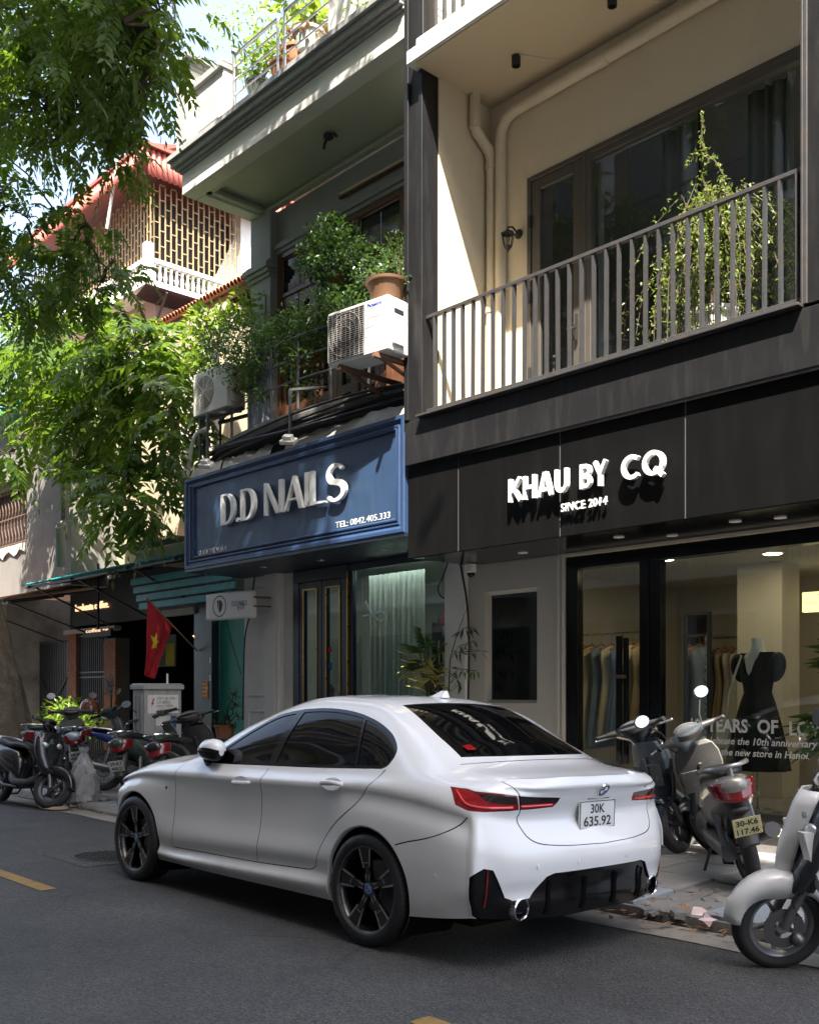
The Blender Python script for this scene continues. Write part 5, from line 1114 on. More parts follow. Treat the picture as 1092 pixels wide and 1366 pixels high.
# patterned shutters below
g = MB(); g.box(XC - .11, XC - .06, YC, YC + 2.4, 9.2, 12.0); sh_ = V_(g, 'shutter', 'maroon')
g = MB()
for i in range(5):
    y = YC + .1 + i * .46
    for z in (9.4, 10.0, 10.6, 11.2): g.add([(XC - .055, y + a, z + b_) for a, b_ in ((.05, .12), (.19, .02), (.34, .12), (.34, .42), (.19, .52), (.05, .42))], [(0, 1, 2, 3, 4, 5)])
g.build('shutter_panel', 'house_grey', sh_, kind='stuff')
p = at(156, 330, X=XC + .6); q = at(157, 210, X=XC + .6)
g = MB(); g.tube([at(143, 305, Y=14.0), at(157, 212, Y=14.0)], .05, 8); V_(g, 'drain_pipe', 'white_paint', smooth=True)
# cream house between the two at the left edge, seen through leaves
lh = thing('house', 'pale cream house wall glimpsed through the leaves at the left edge', 'house', (-24, 13, 0))
g = MB(); g.box(-40, -21.5, 11.5, 13, 5, 9.4); g.build('wall', 'old_cream', lh)
g = MB(); g.box(-27, -26, 11.45, 11.5, 7.0, 8.6); g.build('window', 'maroon', lh)
# ================================================================ the white saloon car
CARX, CARY = -4.32, 4.56
car = thing('parked_car', 'white saloon car parked at the kerb, seen from its left rear', 'car', (CARX, CARY, -0.024), (-0.026, 0, 0))
m, nt, b = nodes_of('car_white'); MATS['car_white'] = m
b.inputs['Base Color'].default_value = (0.80, 0.805, 0.81, 1); b.inputs['Roughness'].default_value = 0.38; b.inputs['Coat Weight'].default_value = 1.0; b.inputs['Coat Roughness'].default_value = 0.02
b.inputs['Metallic'].default_value = 0.0
N, Lk = nt.nodes.new, nt.links.new
tc = N('ShaderNodeTexCoord'); sp = N('ShaderNodeSeparateXYZ'); Lk(tc.outputs['Object'], sp.inputs[0])
n1 = N('ShaderNodeTexNoise'); n1.inputs['Scale'].default_value = 7; n1.inputs['Detail'].default_value = 8; n1.inputs['Roughness'].default_value = .7; Lk(tc.outputs['Object'], n1.inputs['Vector'])
mr = N('ShaderNodeMapRange'); mr.inputs['From Min'].default_value = .55; mr.inputs['From Max'].default_value = .18; mr.inputs['To Min'].default_value = 0; mr.inputs['To Max'].default_value = .55; Lk(sp.outputs['Z'], mr.inputs['Value'])
ml = N('ShaderNodeMath'); ml.operation = 'MULTIPLY'; Lk(mr.outputs[0], ml.inputs[0]); Lk(n1.outputs['Fac'], ml.inputs[1])
mx = N('ShaderNodeMix'); mx.data_type = 'RGBA'; Lk(ml.outputs[0], mx.inputs['Factor']); mx.inputs['A'].default_value = (0.80, 0.805, 0.81, 1); mx.inputs['B'].default_value = (0.25, 0.23, 0.20, 1); Lk(mx.outputs['Result'], b.inputs['Base Color'])
n2 = N('ShaderNodeTexNoise'); n2.inputs['Scale'].default_value = 3; n2.inputs['Detail'].default_value = 8; Lk(tc.outputs['Object'], n2.inputs['Vector'])
m2 = N('ShaderNodeMapRange'); m2.inputs['From Min'].default_value = .4; m2.inputs['From Max'].default_value = .75; m2.inputs['To Min'].default_value = .015; m2.inputs['To Max'].default_value = .035; Lk(n2.outputs['Fac'], m2.inputs['Value']); Lk(m2.outputs[0], b.inputs['Coat Roughness'])
pbr('car_black', (0.005, 0.005, 0.0055), 0.16, var=0.1, spec=.3, coat=0.15, rvar=0.05)
pbr('car_glass', (0.003, 0.0034, 0.004), 0.03, var=0.05, spec=0.27, rvar=0.012)
pbr('gap_black', (0.006, 0.006, 0.006), 0.9, var=0.05, spec=0.1)
pbr('lamp_red', (0.33, 0.006, 0.011), 0.1, var=0.12, scale=10, coat=1.0, rvar=0.03)
pbr('lamp_red_dark', (0.17, 0.004, 0.008), 0.1, var=0.1, coat=1.0, rvar=0.03)
pbr('lamp_smoke', (0.022, 0.016, 0.017), 0.08, var=0.2, scale=30, coat=1.0, rvar=0.03)
pbr('plate_white', (0.66, 0.67, 0.66), 0.45, var=0.03)
pbr('badge_blue', (0.03, 0.16, 0.50), 0.25, coat=0.6)
# control lines (station by station: length, half width, height), sill to roof edge
ST = 16
CL = [
 # 0 bottom
 [(-3.46,0,.20),(-3.40,.45,.20),(-3.22,.72,.20),(-3.10,.80,.20),(-2.75,.845,.20),(-2.22,.845,.195),(-1.65,.85,.195),(-1.10,.85,.20),(-.55,.85,.205),(-.02,.86,.21),(.30,.87,.225),(.58,.86,.255),(.79,.83,.285),(.86,.70,.27),(.93,.38,.25),(.95,0,.25)],
 [(-3.50,0,.32),(-3.44,.46,.32),(-3.26,.74,.32),(-3.12,.83,.32),(-2.75,.872,.32),(-2.22,.872,.29),(-1.65,.88,.31),(-1.10,.882,.33),(-.55,.885,.355),(-.02,.893,.36),(.30,.893,.37),(.58,.882,.385),(.80,.845,.40),(.885,.70,.40),(.955,.38,.40),(.98,0,.40)],
 [(-3.52,0,.44),(-3.46,.47,.44),(-3.28,.75,.44),(-3.12,.84,.44),(-2.75,.885,.44),(-2.22,.883,.40),(-1.65,.888,.42),(-1.10,.889,.44),(-.55,.893,.46),(-.02,.905,.47),(.30,.903,.47),(.58,.888,.48),(.805,.85,.485),(.90,.70,.485),(.97,.38,.485),(.995,0,.485)],
 [(-3.52,0,.55),(-3.46,.47,.55),(-3.28,.75,.55),(-3.12,.845,.56),(-2.75,.895,.58),(-2.22,.872,.56),(-1.65,.868,.57),(-1.10,.869,.58),(-.55,.876,.59),(-.02,.910,.60),(.30,.908,.59),(.58,.892,.585),(.805,.85,.58),(.905,.70,.58),(.98,.38,.58),(1.005,0,.58)],
 [(-3.50,0,.62),(-3.44,.46,.62),(-3.27,.74,.62),(-3.12,.84,.66),(-2.75,.893,.72),(-2.22,.874,.72),(-1.65,.868,.73),(-1.10,.870,.735),(-.55,.876,.745),(-.02,.906,.755),(.30,.905,.735),(.58,.887,.70),(.80,.84,.67),(.895,.69,.655),(.965,.38,.65),(.99,0,.65)],
 [(-3.46,0,.68),(-3.41,.45,.68),(-3.24,.72,.69),(-3.11,.81,.735),(-2.74,.874,.82),(-2.22,.880,.845),(-1.65,.882,.862),(-1.10,.884,.872),(-.55,.886,.885),(-.02,.892,.90),(.30,.888,.885),(.58,.868,.85),(.775,.82,.81),(.85,.67,.785),(.90,.37,.775),(.912,0,.775)],
 [(-3.42,0,.71),(-3.37,.44,.715),(-3.21,.69,.735),(-3.08,.76,.785),(-2.72,.83,.868),(-2.20,.846,.915),(-1.64,.838,.938),(-1.08,.838,.955),(-.54,.840,.970),(-.01,.842,.990),(.30,.840,.985),(.57,.825,.955),(.79,.775,.925),(.885,.66,.905),(.945,.37,.893),(.962,0,.892)],
 [(-3.40,0,.725),(-3.35,.43,.73),(-3.18,.65,.755),(-3.05,.71,.805),(-2.68,.785,.898),(-2.14,.795,.952),(-1.61,.765,1.085),(-1.06,.745,1.175),(-.56,.738,1.19),(-.06,.742,1.165),(.28,.765,1.06),(.56,.765,.985),(.80,.735,.955),(.895,.62,.937),(.962,.36,.925),(.98,0,.925)],
 [(-3.38,0,.74),(-3.33,.41,.745),(-3.15,.60,.77),(-3.02,.655,.825),(-2.64,.73,.92),(-2.06,.735,.982),(-1.58,.665,1.20),(-1.04,.61,1.36),(-.60,.60,1.385),(-.12,.605,1.325),(.26,.665,1.13),(.54,.695,1.015),(.815,.67,.982),(.91,.585,.968),(.985,.35,.963),(1.005,0,.965)],
 [(-3.36,0,.75),(-3.31,.39,.755),(-3.12,.55,.785),(-2.99,.60,.84),(-2.60,.67,.937),(-1.98,.685,1.005),(-1.54,.60,1.235),(-1.02,.54,1.40),(-.62,.53,1.42),(-.15,.54,1.355),(.26,.595,1.155),(.52,.64,1.035),(.815,.63,.998),None,None,(.995,0,1.01)],
]
T_EXP = 3.0
def lipx(y): return .815 + (.995 - .815) * (1 - (y / .63) ** T_EXP)
CL[9][13] = (lipx(.55), .55, 1.0); CL[9][14] = (lipx(.33), .33, 1.009)
G = np.array(CL, float)
for _k, _d in ((2, .0), (3, .005), (4, .005), (5, .008)): G[_k, 5:9, 1] += _d
for _k in (1, 2, 3, 4): G[_k, 12, 0] += .012; G[_k, 12, 1] += .012
#                             # [level][station][3]
# a step in the sill, and two extra stations that sharpen the rear corner
_sill = G[1].copy(); _sill[:, 2] = G[0][:, 2] * .45 + G[1][:, 2] * .55; _sill[:, 1] = G[0][:, 1] * .35 + G[1][:, 1] * .65; _sill[5:9, 1] = G[1][5:9, 1] + .016; G[1][5:9, 1] -= .010
_A = G[:, 11] * .22 + G[:, 12] * .78; _B = G[:, 12] * .75 + G[:, 13] * .25; _A[:, 1] += .006; _B[:, :2] += .006
for _k in (1, 2, 3, 4): _A[_k] = (G[_k, 12, 0] - .055, G[_k, 12, 1] + .010, G[_k, 12, 2]); _B[_k] = (G[_k, 12, 0] + .026, G[_k, 12, 1] - .055, G[_k, 12, 2])
G = np.concatenate([G[:1], _sill[None], G[1:]], 0)
_A = np.concatenate([_A[:1], (_A[:1] * .45 + _A[1:2] * .55), _A[1:]], 0); _B = np.concatenate([_B[:1], (_B[:1] * .45 + _B[1:2] * .55), _B[1:]], 0)
G = np.concatenate([G[:, :12], _A[:, None], G[:, 12:13], _B[:, None], G[:, 13:]], 1)
_cr = G[6] * .72 + G[5] * .28; _cr[:, 1] = np.where(np.isin(np.arange(18), range(3, 13)), G[6][:, 1] - .0035, _cr[:, 1]); G[6][3:12, 1] += .004
G = np.concatenate([G[:6], _cr[None], G[6:]], 0)                # a crisp shoulder line
def knots(A, axis):
    d = np.linalg.norm(np.diff(A, axis=axis), axis=2).mean(axis=1 - axis); return np.concatenate([[0], np.cumsum(d)])
KS = knots(G, 1); KV = knots(G, 0)
def hermite_w(K, q):
    """weights of a C1 spline through the control points at knots K"""
    n = len(K); i = int(np.clip(np.searchsorted(K, q) - 1, 0, n - 2)); h = K[i + 1] - K[i]; t = (q - K[i]) / h
    w_ = np.zeros(n); h00 = 2 * t**3 - 3 * t**2 + 1; h10 = t**3 - 2 * t**2 + t; h01 = -2 * t**3 + 3 * t**2; h11 = t**3 - t**2
    w_[i] += h00; w_[i + 1] += h01
    for j, hh in ((i, h10), (i + 1, h11)):
        if j == 0: w_[1] += hh * h / (K[1] - K[0]); w_[0] -= hh * h / (K[1] - K[0])
        elif j == n - 1: w_[n - 1] += hh * h / (K[n - 1] - K[n - 2]); w_[n - 2] -= hh * h / (K[n - 1] - K[n - 2])
        else:
            a, c_ = K[j] - K[j - 1], K[j + 1] - K[j]
            w_[j + 1] += hh * h * (a / c_) / (a + c_); w_[j - 1] -= hh * h * (c_ / a) / (a + c_); w_[j] += hh * h * ((c_ / a) - (a / c_)) / (a + c_)
    return w_
def WS(s): return np.array([hermite_w(KS, q) for q in np.atleast_1d(s)])
def WV(v): return np.array([hermite_w(KV, q) for q in np.atleast_1d(v)])
def bez(s, v):
    """points on the side surface (arrays of s and v)"""
    return np.einsum('nk,ns,ksd->nd', WV(v), WS(s), G)
def side_pts(s, v):
    P_ = bez(s, v); return P_
def side_nrm(s, v, e=2e-3):
    a = bez(np.clip(s + e, 0, KS[-1]), v) - bez(np.clip(s - e, 0, KS[-1]), v); c_ = bez(s, np.clip(v + e, 0, KV[-1])) - bez(s, np.clip(v - e, 0, KV[-1]))
    n = np.cross(a, c_); n /= np.linalg.norm(n, axis=1)[:, None] + 1e-12
    return n
# dense table for looking surface places up
_ts, _tv = np.linspace(0, KS[-1], 360), np.linspace(0, KV[-1], 120)
TAB = np.einsum('vk,su,kud->svd', WV(_tv), WS(_ts), G)
def find(kind, a, z):
    """(s,v) of the place with length a ('x') or half width a ('y') and height z"""
    if kind == 'x': d = (TAB[:, :, 0] - a) ** 2 + (TAB[:, :, 2] - z) ** 2; d[(_ts < KS[2]) | (_ts > KS[13] + .06)] = 9
    else: d = (TAB[:, :, 1] - a) ** 2 + (TAB[:, :, 2] - z) ** 2; d[_ts < KS[11] + .05] = 9
    i, j = np.unravel_index(np.argmin(d), d.shape); s, v = _ts[i], _tv[j]; ax = 0 if kind == 'x' else 1
    for _ in range(6):
        e = 1e-3; p0 = bez(np.array([s]), np.array([v]))[0]; ps = bez(np.array([min(s + e, KS[-1])]), np.array([v]))[0]; pv = bez(np.array([s]), np.array([min(v + e, KV[-1])]))[0]
        J = np.array([[(ps[ax] - p0[ax]) / e, (pv[ax] - p0[ax]) / e], [(ps[2] - p0[2]) / e, (pv[2] - p0[2]) / e]]); r_ = np.array([a - p0[ax], z - p0[2]])
        try: dd = np.linalg.solve(J, r_)
        except Exception: break
        if np.abs(dd).max() > .08: break
        s = float(np.clip(s + dd[0], 0, KS[-1])); v = float(np.clip(v + dd[1], 0, KV[-1]))
    return (s, v)
def curve2(pts, n=6):
    """smooth open curve through 2D points"""
    P2 = [Vector((*p, 0)) for p in pts]; out = []
    for i in range(len(P2) - 1):
        p0, p1, p2, p3 = P2[max(i - 1, 0)], P2[i], P2[i + 1], P2[min(i + 2, len(P2) - 1)]
        for k in range(n):
            t = k / n; q = .5 * ((2 * p1) + (-p0 + p2) * t + (2 * p0 - 5 * p1 + 4 * p2 - p3) * t ** 2 + (-p0 + 3 * p1 - 3 * p2 + p3) * t ** 3); out.append((q.x, q.y))
    out.append(tuple(pts[-1])); return out
def sv(pts): return [find(*p) for p in pts]
def X_(pts): return [('x', *p) for p in pts]
def densify(poly, st=.03, close=True):
    out = []; n = len(poly)
    for i in range(n if close else n - 1):
        a, b_ = poly[i], poly[(i + 1) % n]; L = math.hypot(b_[0] - a[0], b_[1] - a[1]); k = max(1, int(L / st))
        out += [(a[0] + (b_[0] - a[0]) * j / k, a[1] + (b_[1] - a[1]) * j / k) for j in range(k)]
    if not close: out.append(poly[-1])
    return out
def ribbon(line, w_=.0028):
    L_, Rr = strokepoly(line, lambda t: 2 * w_); return L_ + Rr[::-1]
def inside(pts, poly):
    x, y = pts[:, 0], pts[:, 1]; r_ = np.zeros(len(pts), bool); p = np.array(poly); n = len(p); j = n - 1
    for i in range(n):
        c1 = (p[i, 1] > y) != (p[j, 1] > y)
        r_ ^= c1 & (x < (p[j, 0] - p[i, 0]) * (y - p[i, 1]) / (p[j, 1] - p[i, 1] + 1e-15) + p[i, 0]); j = i
    return r_
def circle_sv(cx, cz, r_, a0=-38, a1=218, n=56):
    out = []
    for k in range(n + 1):
        a = R(a0 + (a1 - a0) * k / n); out.append((cx + r_ * math.cos(a), cz + r_ * math.sin(a)))
    return out
# ---- regions on the side net, first match wins
RW = [(0.0, .328, .362), (-2.75, .328, .362)]
DLO = [(-1.86, .958), (-1.66, 1.075), (-1.44, 1.20), (-1.22, 1.298), (-1.02, 1.335), (-.80, 1.352), (-.58, 1.35), (-.36, 1.325), (-.16, 1.275), (-.02, 1.215), (.075, 1.145), (.105, 1.09), (.09, 1.035), (.045, 1.012)]
dlo = curve2(DLO, 4); dlo_b = [(.045, 1.012), (-.5, .988), (-1.08, .970), (-1.5, .957), (-1.86, .953)]
DLOP = dlo + curve2(dlo_b, 3)[1:-1]
def inset(poly, d):
    n = len(poly); out = []
    ar = sum(poly[i][0] * poly[(i + 1) % n][1] - poly[(i + 1) % n][0] * poly[i][1] for i in range(n)); sg = 1 if ar > 0 else -1
    for i in range(n):
        a, p, c_ = Vector(poly[i - 1]), Vector(poly[i]), Vector(poly[(i + 1) % n]); e1, e2 = (p - a), (c_ - p)
        if e1.length < 1e-6 or e2.length < 1e-6: out.append(tuple(p)); continue
        e1.normalize(); e2.normalize(); n1, n2 = Vector((-e1.y, e1.x)), Vector((-e2.y, e2.x)); m_ = (n1 + n2)
        if m_.length < 1e-3: m_ = n1
        m_.normalize(); k = d / max(.45, m_.dot(n1)); out.append((p.x + m_.x * sg * k, p.y + m_.y * sg * k))
    return out
GL = inset(DLOP, .020)
def clip_x(poly, xf, keep_less):
    """clip a side-view polygon with the slanted line x = xf(z)"""
    out = []; n = len(poly)
    for i in range(n):
        a, c_ = poly[i], poly[(i + 1) % n]; fa, fc = a[0] - xf(a[1]), c_[0] - xf(c_[1])
        if (fa <= 0) == keep_less: out.append(a)
        if (fa <= 0) != (fc <= 0): t = fa / (fa - fc); out.append((a[0] + (c_[0] - a[0]) * t, a[1] + (c_[1] - a[1]) * t))
    return out
bx = lambda o: (lambda z: -1.035 + o + (z - .97) * .20)
qx = lambda o: (lambda z: -.175 + o - (z - 1.0) * .42)
g1 = clip_x(GL, bx(-.045), True); g2 = clip_x(clip_x(GL, bx(.035), False), qx(-.012), True); g3 = clip_x(GL, qx(.012), False)
seams = [
 curve2([(-2.06, .968), (-2.13, .90), (-2.155, .80), (-2.165, .60), (-2.185, .42), (-2.20, .318)]),
 curve2([(-1.055, .958), (-1.058, .86), (-1.064, .74), (-1.078, .56), (-1.095, .42), (-1.11, .342)]),
 curve2([(.085, 1.010), (.045, .955), (-.02, .88), (-.12, .785), (-.27, .685), (-.385, .575), (-.45, .46), (-.485, .39), (-.55, .368)]),
 curve2([(-2.20, .318), (-1.65, .330), (-1.12, .342), (-.8, .356), (-.55, .368)]),
 curve2([(.262, .61), (.36, .638), (.48, .665), (.60, .705), (.69, .755), (.735, .80)]),
 curve2([(-2.55, .55), (-2.70, .76), (-2.9, .78), (-3.02, .72)]) if False else curve2([(-3.06, .50), (-3.10, .60), (-3.16, .68)]),
 [(-1.075, .965), (-1.035, 1.17)] if False else curve2([(-1.06, .958), (-1.035, .968)]),
]
reg = []                                                     # (name, material, polygon in s/v, push in)
def addreg(nm, mt, poly, push=0.0, dens=.02): reg.append((nm, mt, densify(poly, dens), push))
for q in RW: addreg(None, None, sv(X_(circle_sv(*q))) , 0, .02)
def smooth(L_, n=3):
    for _ in range(n): L_ = [L_[0]] + [((L_[i - 1][0] + 2 * L_[i][0] + L_[i + 1][0]) / 4, (L_[i - 1][1] + 2 * L_[i][1] + L_[i + 1][1]) / 4) for i in range(1, len(L_) - 1)] + [L_[-1]]
    return L_
for q in seams[:-1]: addreg('panel_gap', 'gap_black', ribbon(smooth(sv(X_(q)))), -.010, .05)
# trunk-lid gap at the rear, down from the deck and along the bottom
tr = [('y', .662, .985), ('y', .640, .955), ('y', .615, .90), ('y', .59, .83), ('y', .60, .79), ('y', .585, .735), ('y', .55, .685), ('y', .47, .655), ('y', .30, .640), ('y', .12, .635), ('y', 0.0, .634)]
trs = sv(tr); tl = curve2(trs, 3)
addreg('panel_gap', 'gap_black', ribbon(tl, .003), -.012, .05)
# lamps wrap from the side round the corner
lamp_o = sv([('x', .595, .950), ('x', .70, .945), ('y', .79, .935), ('y', .70, .925), ('y', .635, .916)]) + sv([('y', .60, .838), ('y', .70, .832), ('y', .775, .830), ('x', .735, .835), ('x', .665, .86)])
lamp_i = sv([('y', .628, .915), ('y', .50, .905), ('y', .34, .896), ('y', .345, .872), ('y', .365, .845), ('y', .45, .842), ('y', .595, .838)])
def sub(poly_pts): return sv(poly_pts)
addreg('tail_lamp', 'lamp_smoke', sub([('x', .725, .935), ('y', .79, .926), ('y', .70, .917), ('y', .638, .909), ('y', .622, .868), ('y', .70, .872), ('y', .765, .880)]), -.004)
addreg('tail_lamp', 'lamp_red', lamp_o, -.003)
addreg('tail_lamp', 'lamp_red', sub([('y', .605, .866), ('y', .50, .868), ('y', .36, .868), ('y', .365, .847), ('y', .45, .844), ('y', .597, .840)]), -.003)
addreg('tail_lamp', 'lamp_smoke', lamp_i, -.004)
# plate light bar shadow strip under the badge panel
# black lower bumper with side vents
dif = sv([('y', 0, .50), ('y', .40, .50), ('y', .455, .485), ('y', .555, .378), ('y', .655, .372), ('y', .70, .39), ('y', .735, .46), ('y', .77, .535), ('y', .815, .545), ('x', .792, .50), ('x', .785, .38), ('x', .785, .30)]) + [(KS[13] + .02, 0.0), (KS[17], 0.0)]
addreg('diffuser', 'car_black', dif, -.012)
refl = None
for nm, poly in (('side_window', g1), ('side_window', g2), ('quarter_window', g3)): addreg(nm, 'car_glass', sv(X_(poly)), -.006)
addreg('window_trim', 'car_black', sv(X_(DLOP)), -.001)
addreg('headlamp', 'lamp_smoke', sv(X_([(-2.93, .775), (-3.02, .70), (-3.12, .645), (-3.2, .63)])) + [(KS[1], KV[5]), (KS[1], KV[7]), (KS[2] + .05, KV[7] + .02)], -.004)
# doors, sill, bumper and the rest as painted panels
d_f = sv(X_(seams[0])) + sv(X_(curve2([(-2.20, .318), (-1.65, .330), (-1.12, .342)])))[1:] + sv(X_(seams[1]))[::-1][1:] + sv(X_([(-1.2, 1.02), (-1.7, 1.0)]))
d_r = sv(X_(seams[1])) + sv(X_(curve2([(-1.12, .342), (-.8, .356), (-.55, .368)])))[1:] + sv(X_(seams[2]))[::-1][1:] + sv(X_([(-.2, 1.04), (-.9, 1.02)]))
addreg('front_door', 'car_white', d_f); addreg('rear_door', 'car_white', d_r)
addreg('boot_lid', 'car_white', tl + [(KS[17], tl[-1][1]), (KS[17], KV[11]), (tl[0][0], KV[11])])
bmp = sv(X_(seams[4])) + sv([('x', .76, .815), ('y', .70, .815), ('y', .602, .815)]) + tl[13:] + [(KS[17], 0), (find('x', .2, .23)[0], 0.0)] + sv(X_([(.2, .4), (.2, .58)]))
addreg('rear_bumper', 'car_white', bmp)
sil = sv(X_([(-2.42, .315), (-2.20, .318), (-1.65, .330), (-1.12, .342), (-.8, .356), (-.55, .368), (-.36, .38)])) + [(find('x', -.3, .22)[0], 0.0), (find('x', -2.45, .22)[0], 0.0)]
addreg('side_sill', 'car_white', sil)
fw = [(KS[2], 0), (find('x', -2.3, .3)[0], 0)] + sv(X_([(-2.2, .318)])) + sv(X_(seams[0]))[::-1] + sv(X_([(-2.02, .985)])) + [(KS[4], KV[11]), (KS[2], KV[11])]
addreg('front_wing', 'car_white', fw)
# ---- triangulate the whole side once, with every outline in it
from mathutils.geometry import delaunay_2d_cdt
pts, edg = [], []
def loop_in(poly, close=True):
    n0 = len(pts); pts.extend([Vector((min(max(p[0], 0), KS[-1]), min(max(p[1], 0), KV[-1]))) for p in poly])
    edg.extend([(n0 + i, n0 + i + 1) for i in range(len(poly) - 1)] + ([(n0 + len(poly) - 1, n0)] if close else []))
st_, sv_ = .034, .026
loop_in(densify([(0, 0), (KS[-1], 0), (KS[-1], KV[-1]), (0, KV[-1])], .03))
for r_ in reg: loop_in(r_[2])
ns, nv = int(KS[-1] / st_), int(KV[-1] / sv_)
for i in range(1, ns):
    for j in range(1, nv): pts.append(Vector((KS[-1] * (i + (.5 if j % 2 else 0)) / ns if i < ns - 1 else KS[-1] * i / ns, KV[-1] * j / nv)))
for q in np.linspace(KS[12] - .03, KS[14] + .03, 17):
    for j in range(1, nv): pts.append(Vector((float(q) + 1e-4, KV[-1] * j / nv)))
cv, ce, cf_, *_ = delaunay_2d_cdt(pts, edg, [], 0, 1e-5)
V2 = np.array([(v.x, v.y) for v in cv]); F3 = np.array([f for f in cf_ if len(f) == 3])
ctr = V2[F3].mean(axis=1); own = np.full(len(F3), -1)
for k in range(len(reg) - 1, -1, -1): own[inside(ctr, reg[k][2])] = k
P3 = side_pts(V2[:, 0], V2[:, 1]); N3 = side_nrm(V2[:, 0], V2[:, 1])
if N3[np.argmin(np.abs(V2[:, 0] - KS[7]) + np.abs(V2[:, 1] - KV[4]))][1] < 0: N3 = -N3
N3[V2[:, 0] > KS[-1] - 1e-4, 1] = 0; N3 /= np.linalg.norm(N3, axis=1)[:, None]
def panel(nm, mt, faces, push, side, parent=car):
    idx, inv = np.unique(faces, return_inverse=True); f = inv.reshape(-1, 3)
    p = P3[idx] + N3[idx] * push; n = N3[idx].copy(); p = p.copy(); p[:, 1] *= side; n[:, 1] *= side
    a = np.cross(p[f[:, 1]] - p[f[:, 0]], p[f[:, 2]] - p[f[:, 0]]); fl = (a * n[f[:, 0]]).sum(axis=1) < 0; f[fl] = f[fl][:, ::-1]
    me = D.meshes.new(nm); me.from_pydata(p.tolist(), [], f.tolist()); me.update(); me.shade_smooth(); me.normals_split_custom_set_from_vertices([tuple(x) for x in n])
    return link(nm, me, parent, mt)
for side in (-1, 1):
    groups = {}
    for k in range(len(reg)):
        if reg[k][0] is None: continue
        fs = F3[own == k]
        if len(fs): groups.setdefault((reg[k][0], reg[k][1], reg[k][3], k if reg[k][0] in ('side_window',) else 0), []).append(fs)
    for (nm, mt, push, _), fl in groups.items(): panel(nm, mt, np.concatenate(fl), push, side)
    fs = F3[own == -1]; panel('body_side', 'car_white', fs, 0, side)
# ---- top net: bonnet, screens, roof, boot deck
SB = KS[2]; SE = KS[13]
_crown = np.interp; kst = KS
cz = lambda s: np.interp(s, [KS[2], KS[4], KS[5], KS[6], KS[7], KS[8], KS[9], KS[10], KS[11], KS[13]], [.02, .045, .03, .035, .032, .03, .035, .04, .02, .012])
cxx = lambda s: np.interp(s, [KS[2], KS[4], KS[5], KS[6], KS[7], KS[8], KS[9], KS[10], KS[11], KS[13]], [-.2, -.12, -.16, -.16, -.14, -.02, .05, .10, .15, .18])
def top_pts(s, t):
    e = bez(s, np.full_like(s, KV[-1])); a = np.abs(t); ex = np.interp(s, [KS[7], KS[10], KS[13]], [2.0, 2.2, T_EXP])
    b_ = 1 - a ** ex; return np.stack([e[:, 0] + cxx(s) * b_, e[:, 1] * t, e[:, 2] + cz(s) * b_], 1)
def top_nrm(s, t, e=2e-3):
    a = top_pts(np.clip(s + e, SB, SE), t) - top_pts(np.clip(s - e, SB, SE), t); c_ = top_pts(s, np.clip(t + e, -1, 1)) - top_pts(s, np.clip(t - e, -1, 1))
    n = np.cross(a, c_); n /= np.linalg.norm(n, axis=1)[:, None] + 1e-12; n[n[:, 2] < 0] *= -1
    # lean towards the side's own normal at the roof rail, so the two meet softly
    sn = side_nrm(s, np.full_like(s, KV[-1] - .004)); sn[sn[:, 2] < 0] *= -1; sn[:, 1] = np.abs(sn[:, 1]) * np.sign(t)
    w_ = np.clip((np.abs(t) - .82) / .18, 0, 1)[:, None] * .5; n = n * (1 - w_) + sn * w_; return n / np.linalg.norm(n, axis=1)[:, None]
def s_at(x):
    q = np.linspace(SB, SE, 600); return float(np.interp(x, bez(q, np.full_like(q, KV[-1]))[:, 0], q))
S = s_at
treg = []
def addt(nm, mt, poly, push=0.0): treg.append((nm, mt, densify(poly, .03), push))
rg = [(S(-.20), -.86), (S(-.185), 0), (S(-.20), .86), (S(0.0), .885), (S(.2), .90), (S(.39), .90), (S(.41), .5), (S(.415), 0), (S(.41), -.5), (S(.39), -.90), (S(.2), -.90), (S(0.0), -.885)]
rg = curve2(rg[:3], 5)[:-1] + [rg[2]] + curve2(rg[2:6], 4)[1:] + curve2(rg[5:10], 4)[1:] + curve2(rg[9:12] + [rg[0]], 4)[1:-1]
rgi = [((p[0] - S(.1)) * .955 + S(.1), p[1] * .965) for p in rg]
addt('rear_window', 'car_glass', rgi, -.004); addt('rear_window_edge', 'car_black', rg, -.002)
wsp = [(S(-1.30), -.90), (S(-1.30), .90), (S(-1.6), .93), (S(-1.93), .95), (S(-1.93), -.95), (S(-1.6), -.93)]
addt('windscreen', 'car_glass', wsp, -.004)
gapd = .004
for x in (.455,): addt('panel_gap', 'gap_black', [(S(x), -.97), (S(x), .97), (S(x + .006), .97), (S(x + .006), -.97)], -.008)
addt('panel_gap', 'gap_black', [(S(-1.985), -1), (S(-1.985), 1), (S(-1.975), 1), (S(-1.975), -1)], -.008)
addt('boot_lid', 'car_white', [(S(.46), -1.001), (S(.46), 1.001), (SE + .01, 1.001), (SE + .01, -1.001)])
addt('bonnet', 'car_white', [(SB - .01, -1.001), (SB - .01, 1.001), (S(-1.98), 1.001), (S(-1.98), -1.001)])
pts, edg = [], []
def loop_t(poly):
    n0 = len(pts); pts.extend([Vector((min(max(p[0], SB), SE), min(max(p[1], -1), 1))) for p in poly]); edg.extend([(n0 + i, n0 + (i + 1) % len(poly)) for i in range(len(poly))])
loop_t(densify([(SB, -1), (SE, -1), (SE, 1), (SB, 1)], .03))
for r_ in treg: loop_t(r_[2])
ns = int((SE - SB) / .04)
for i in range(1, ns):
    for j in range(1, 34): pts.append(Vector((SB + (SE - SB) * i / ns, -1 + 2 * j / 34)))
cv, ce, cf_, *_ = delaunay_2d_cdt(pts, edg, [], 0, 1e-5)
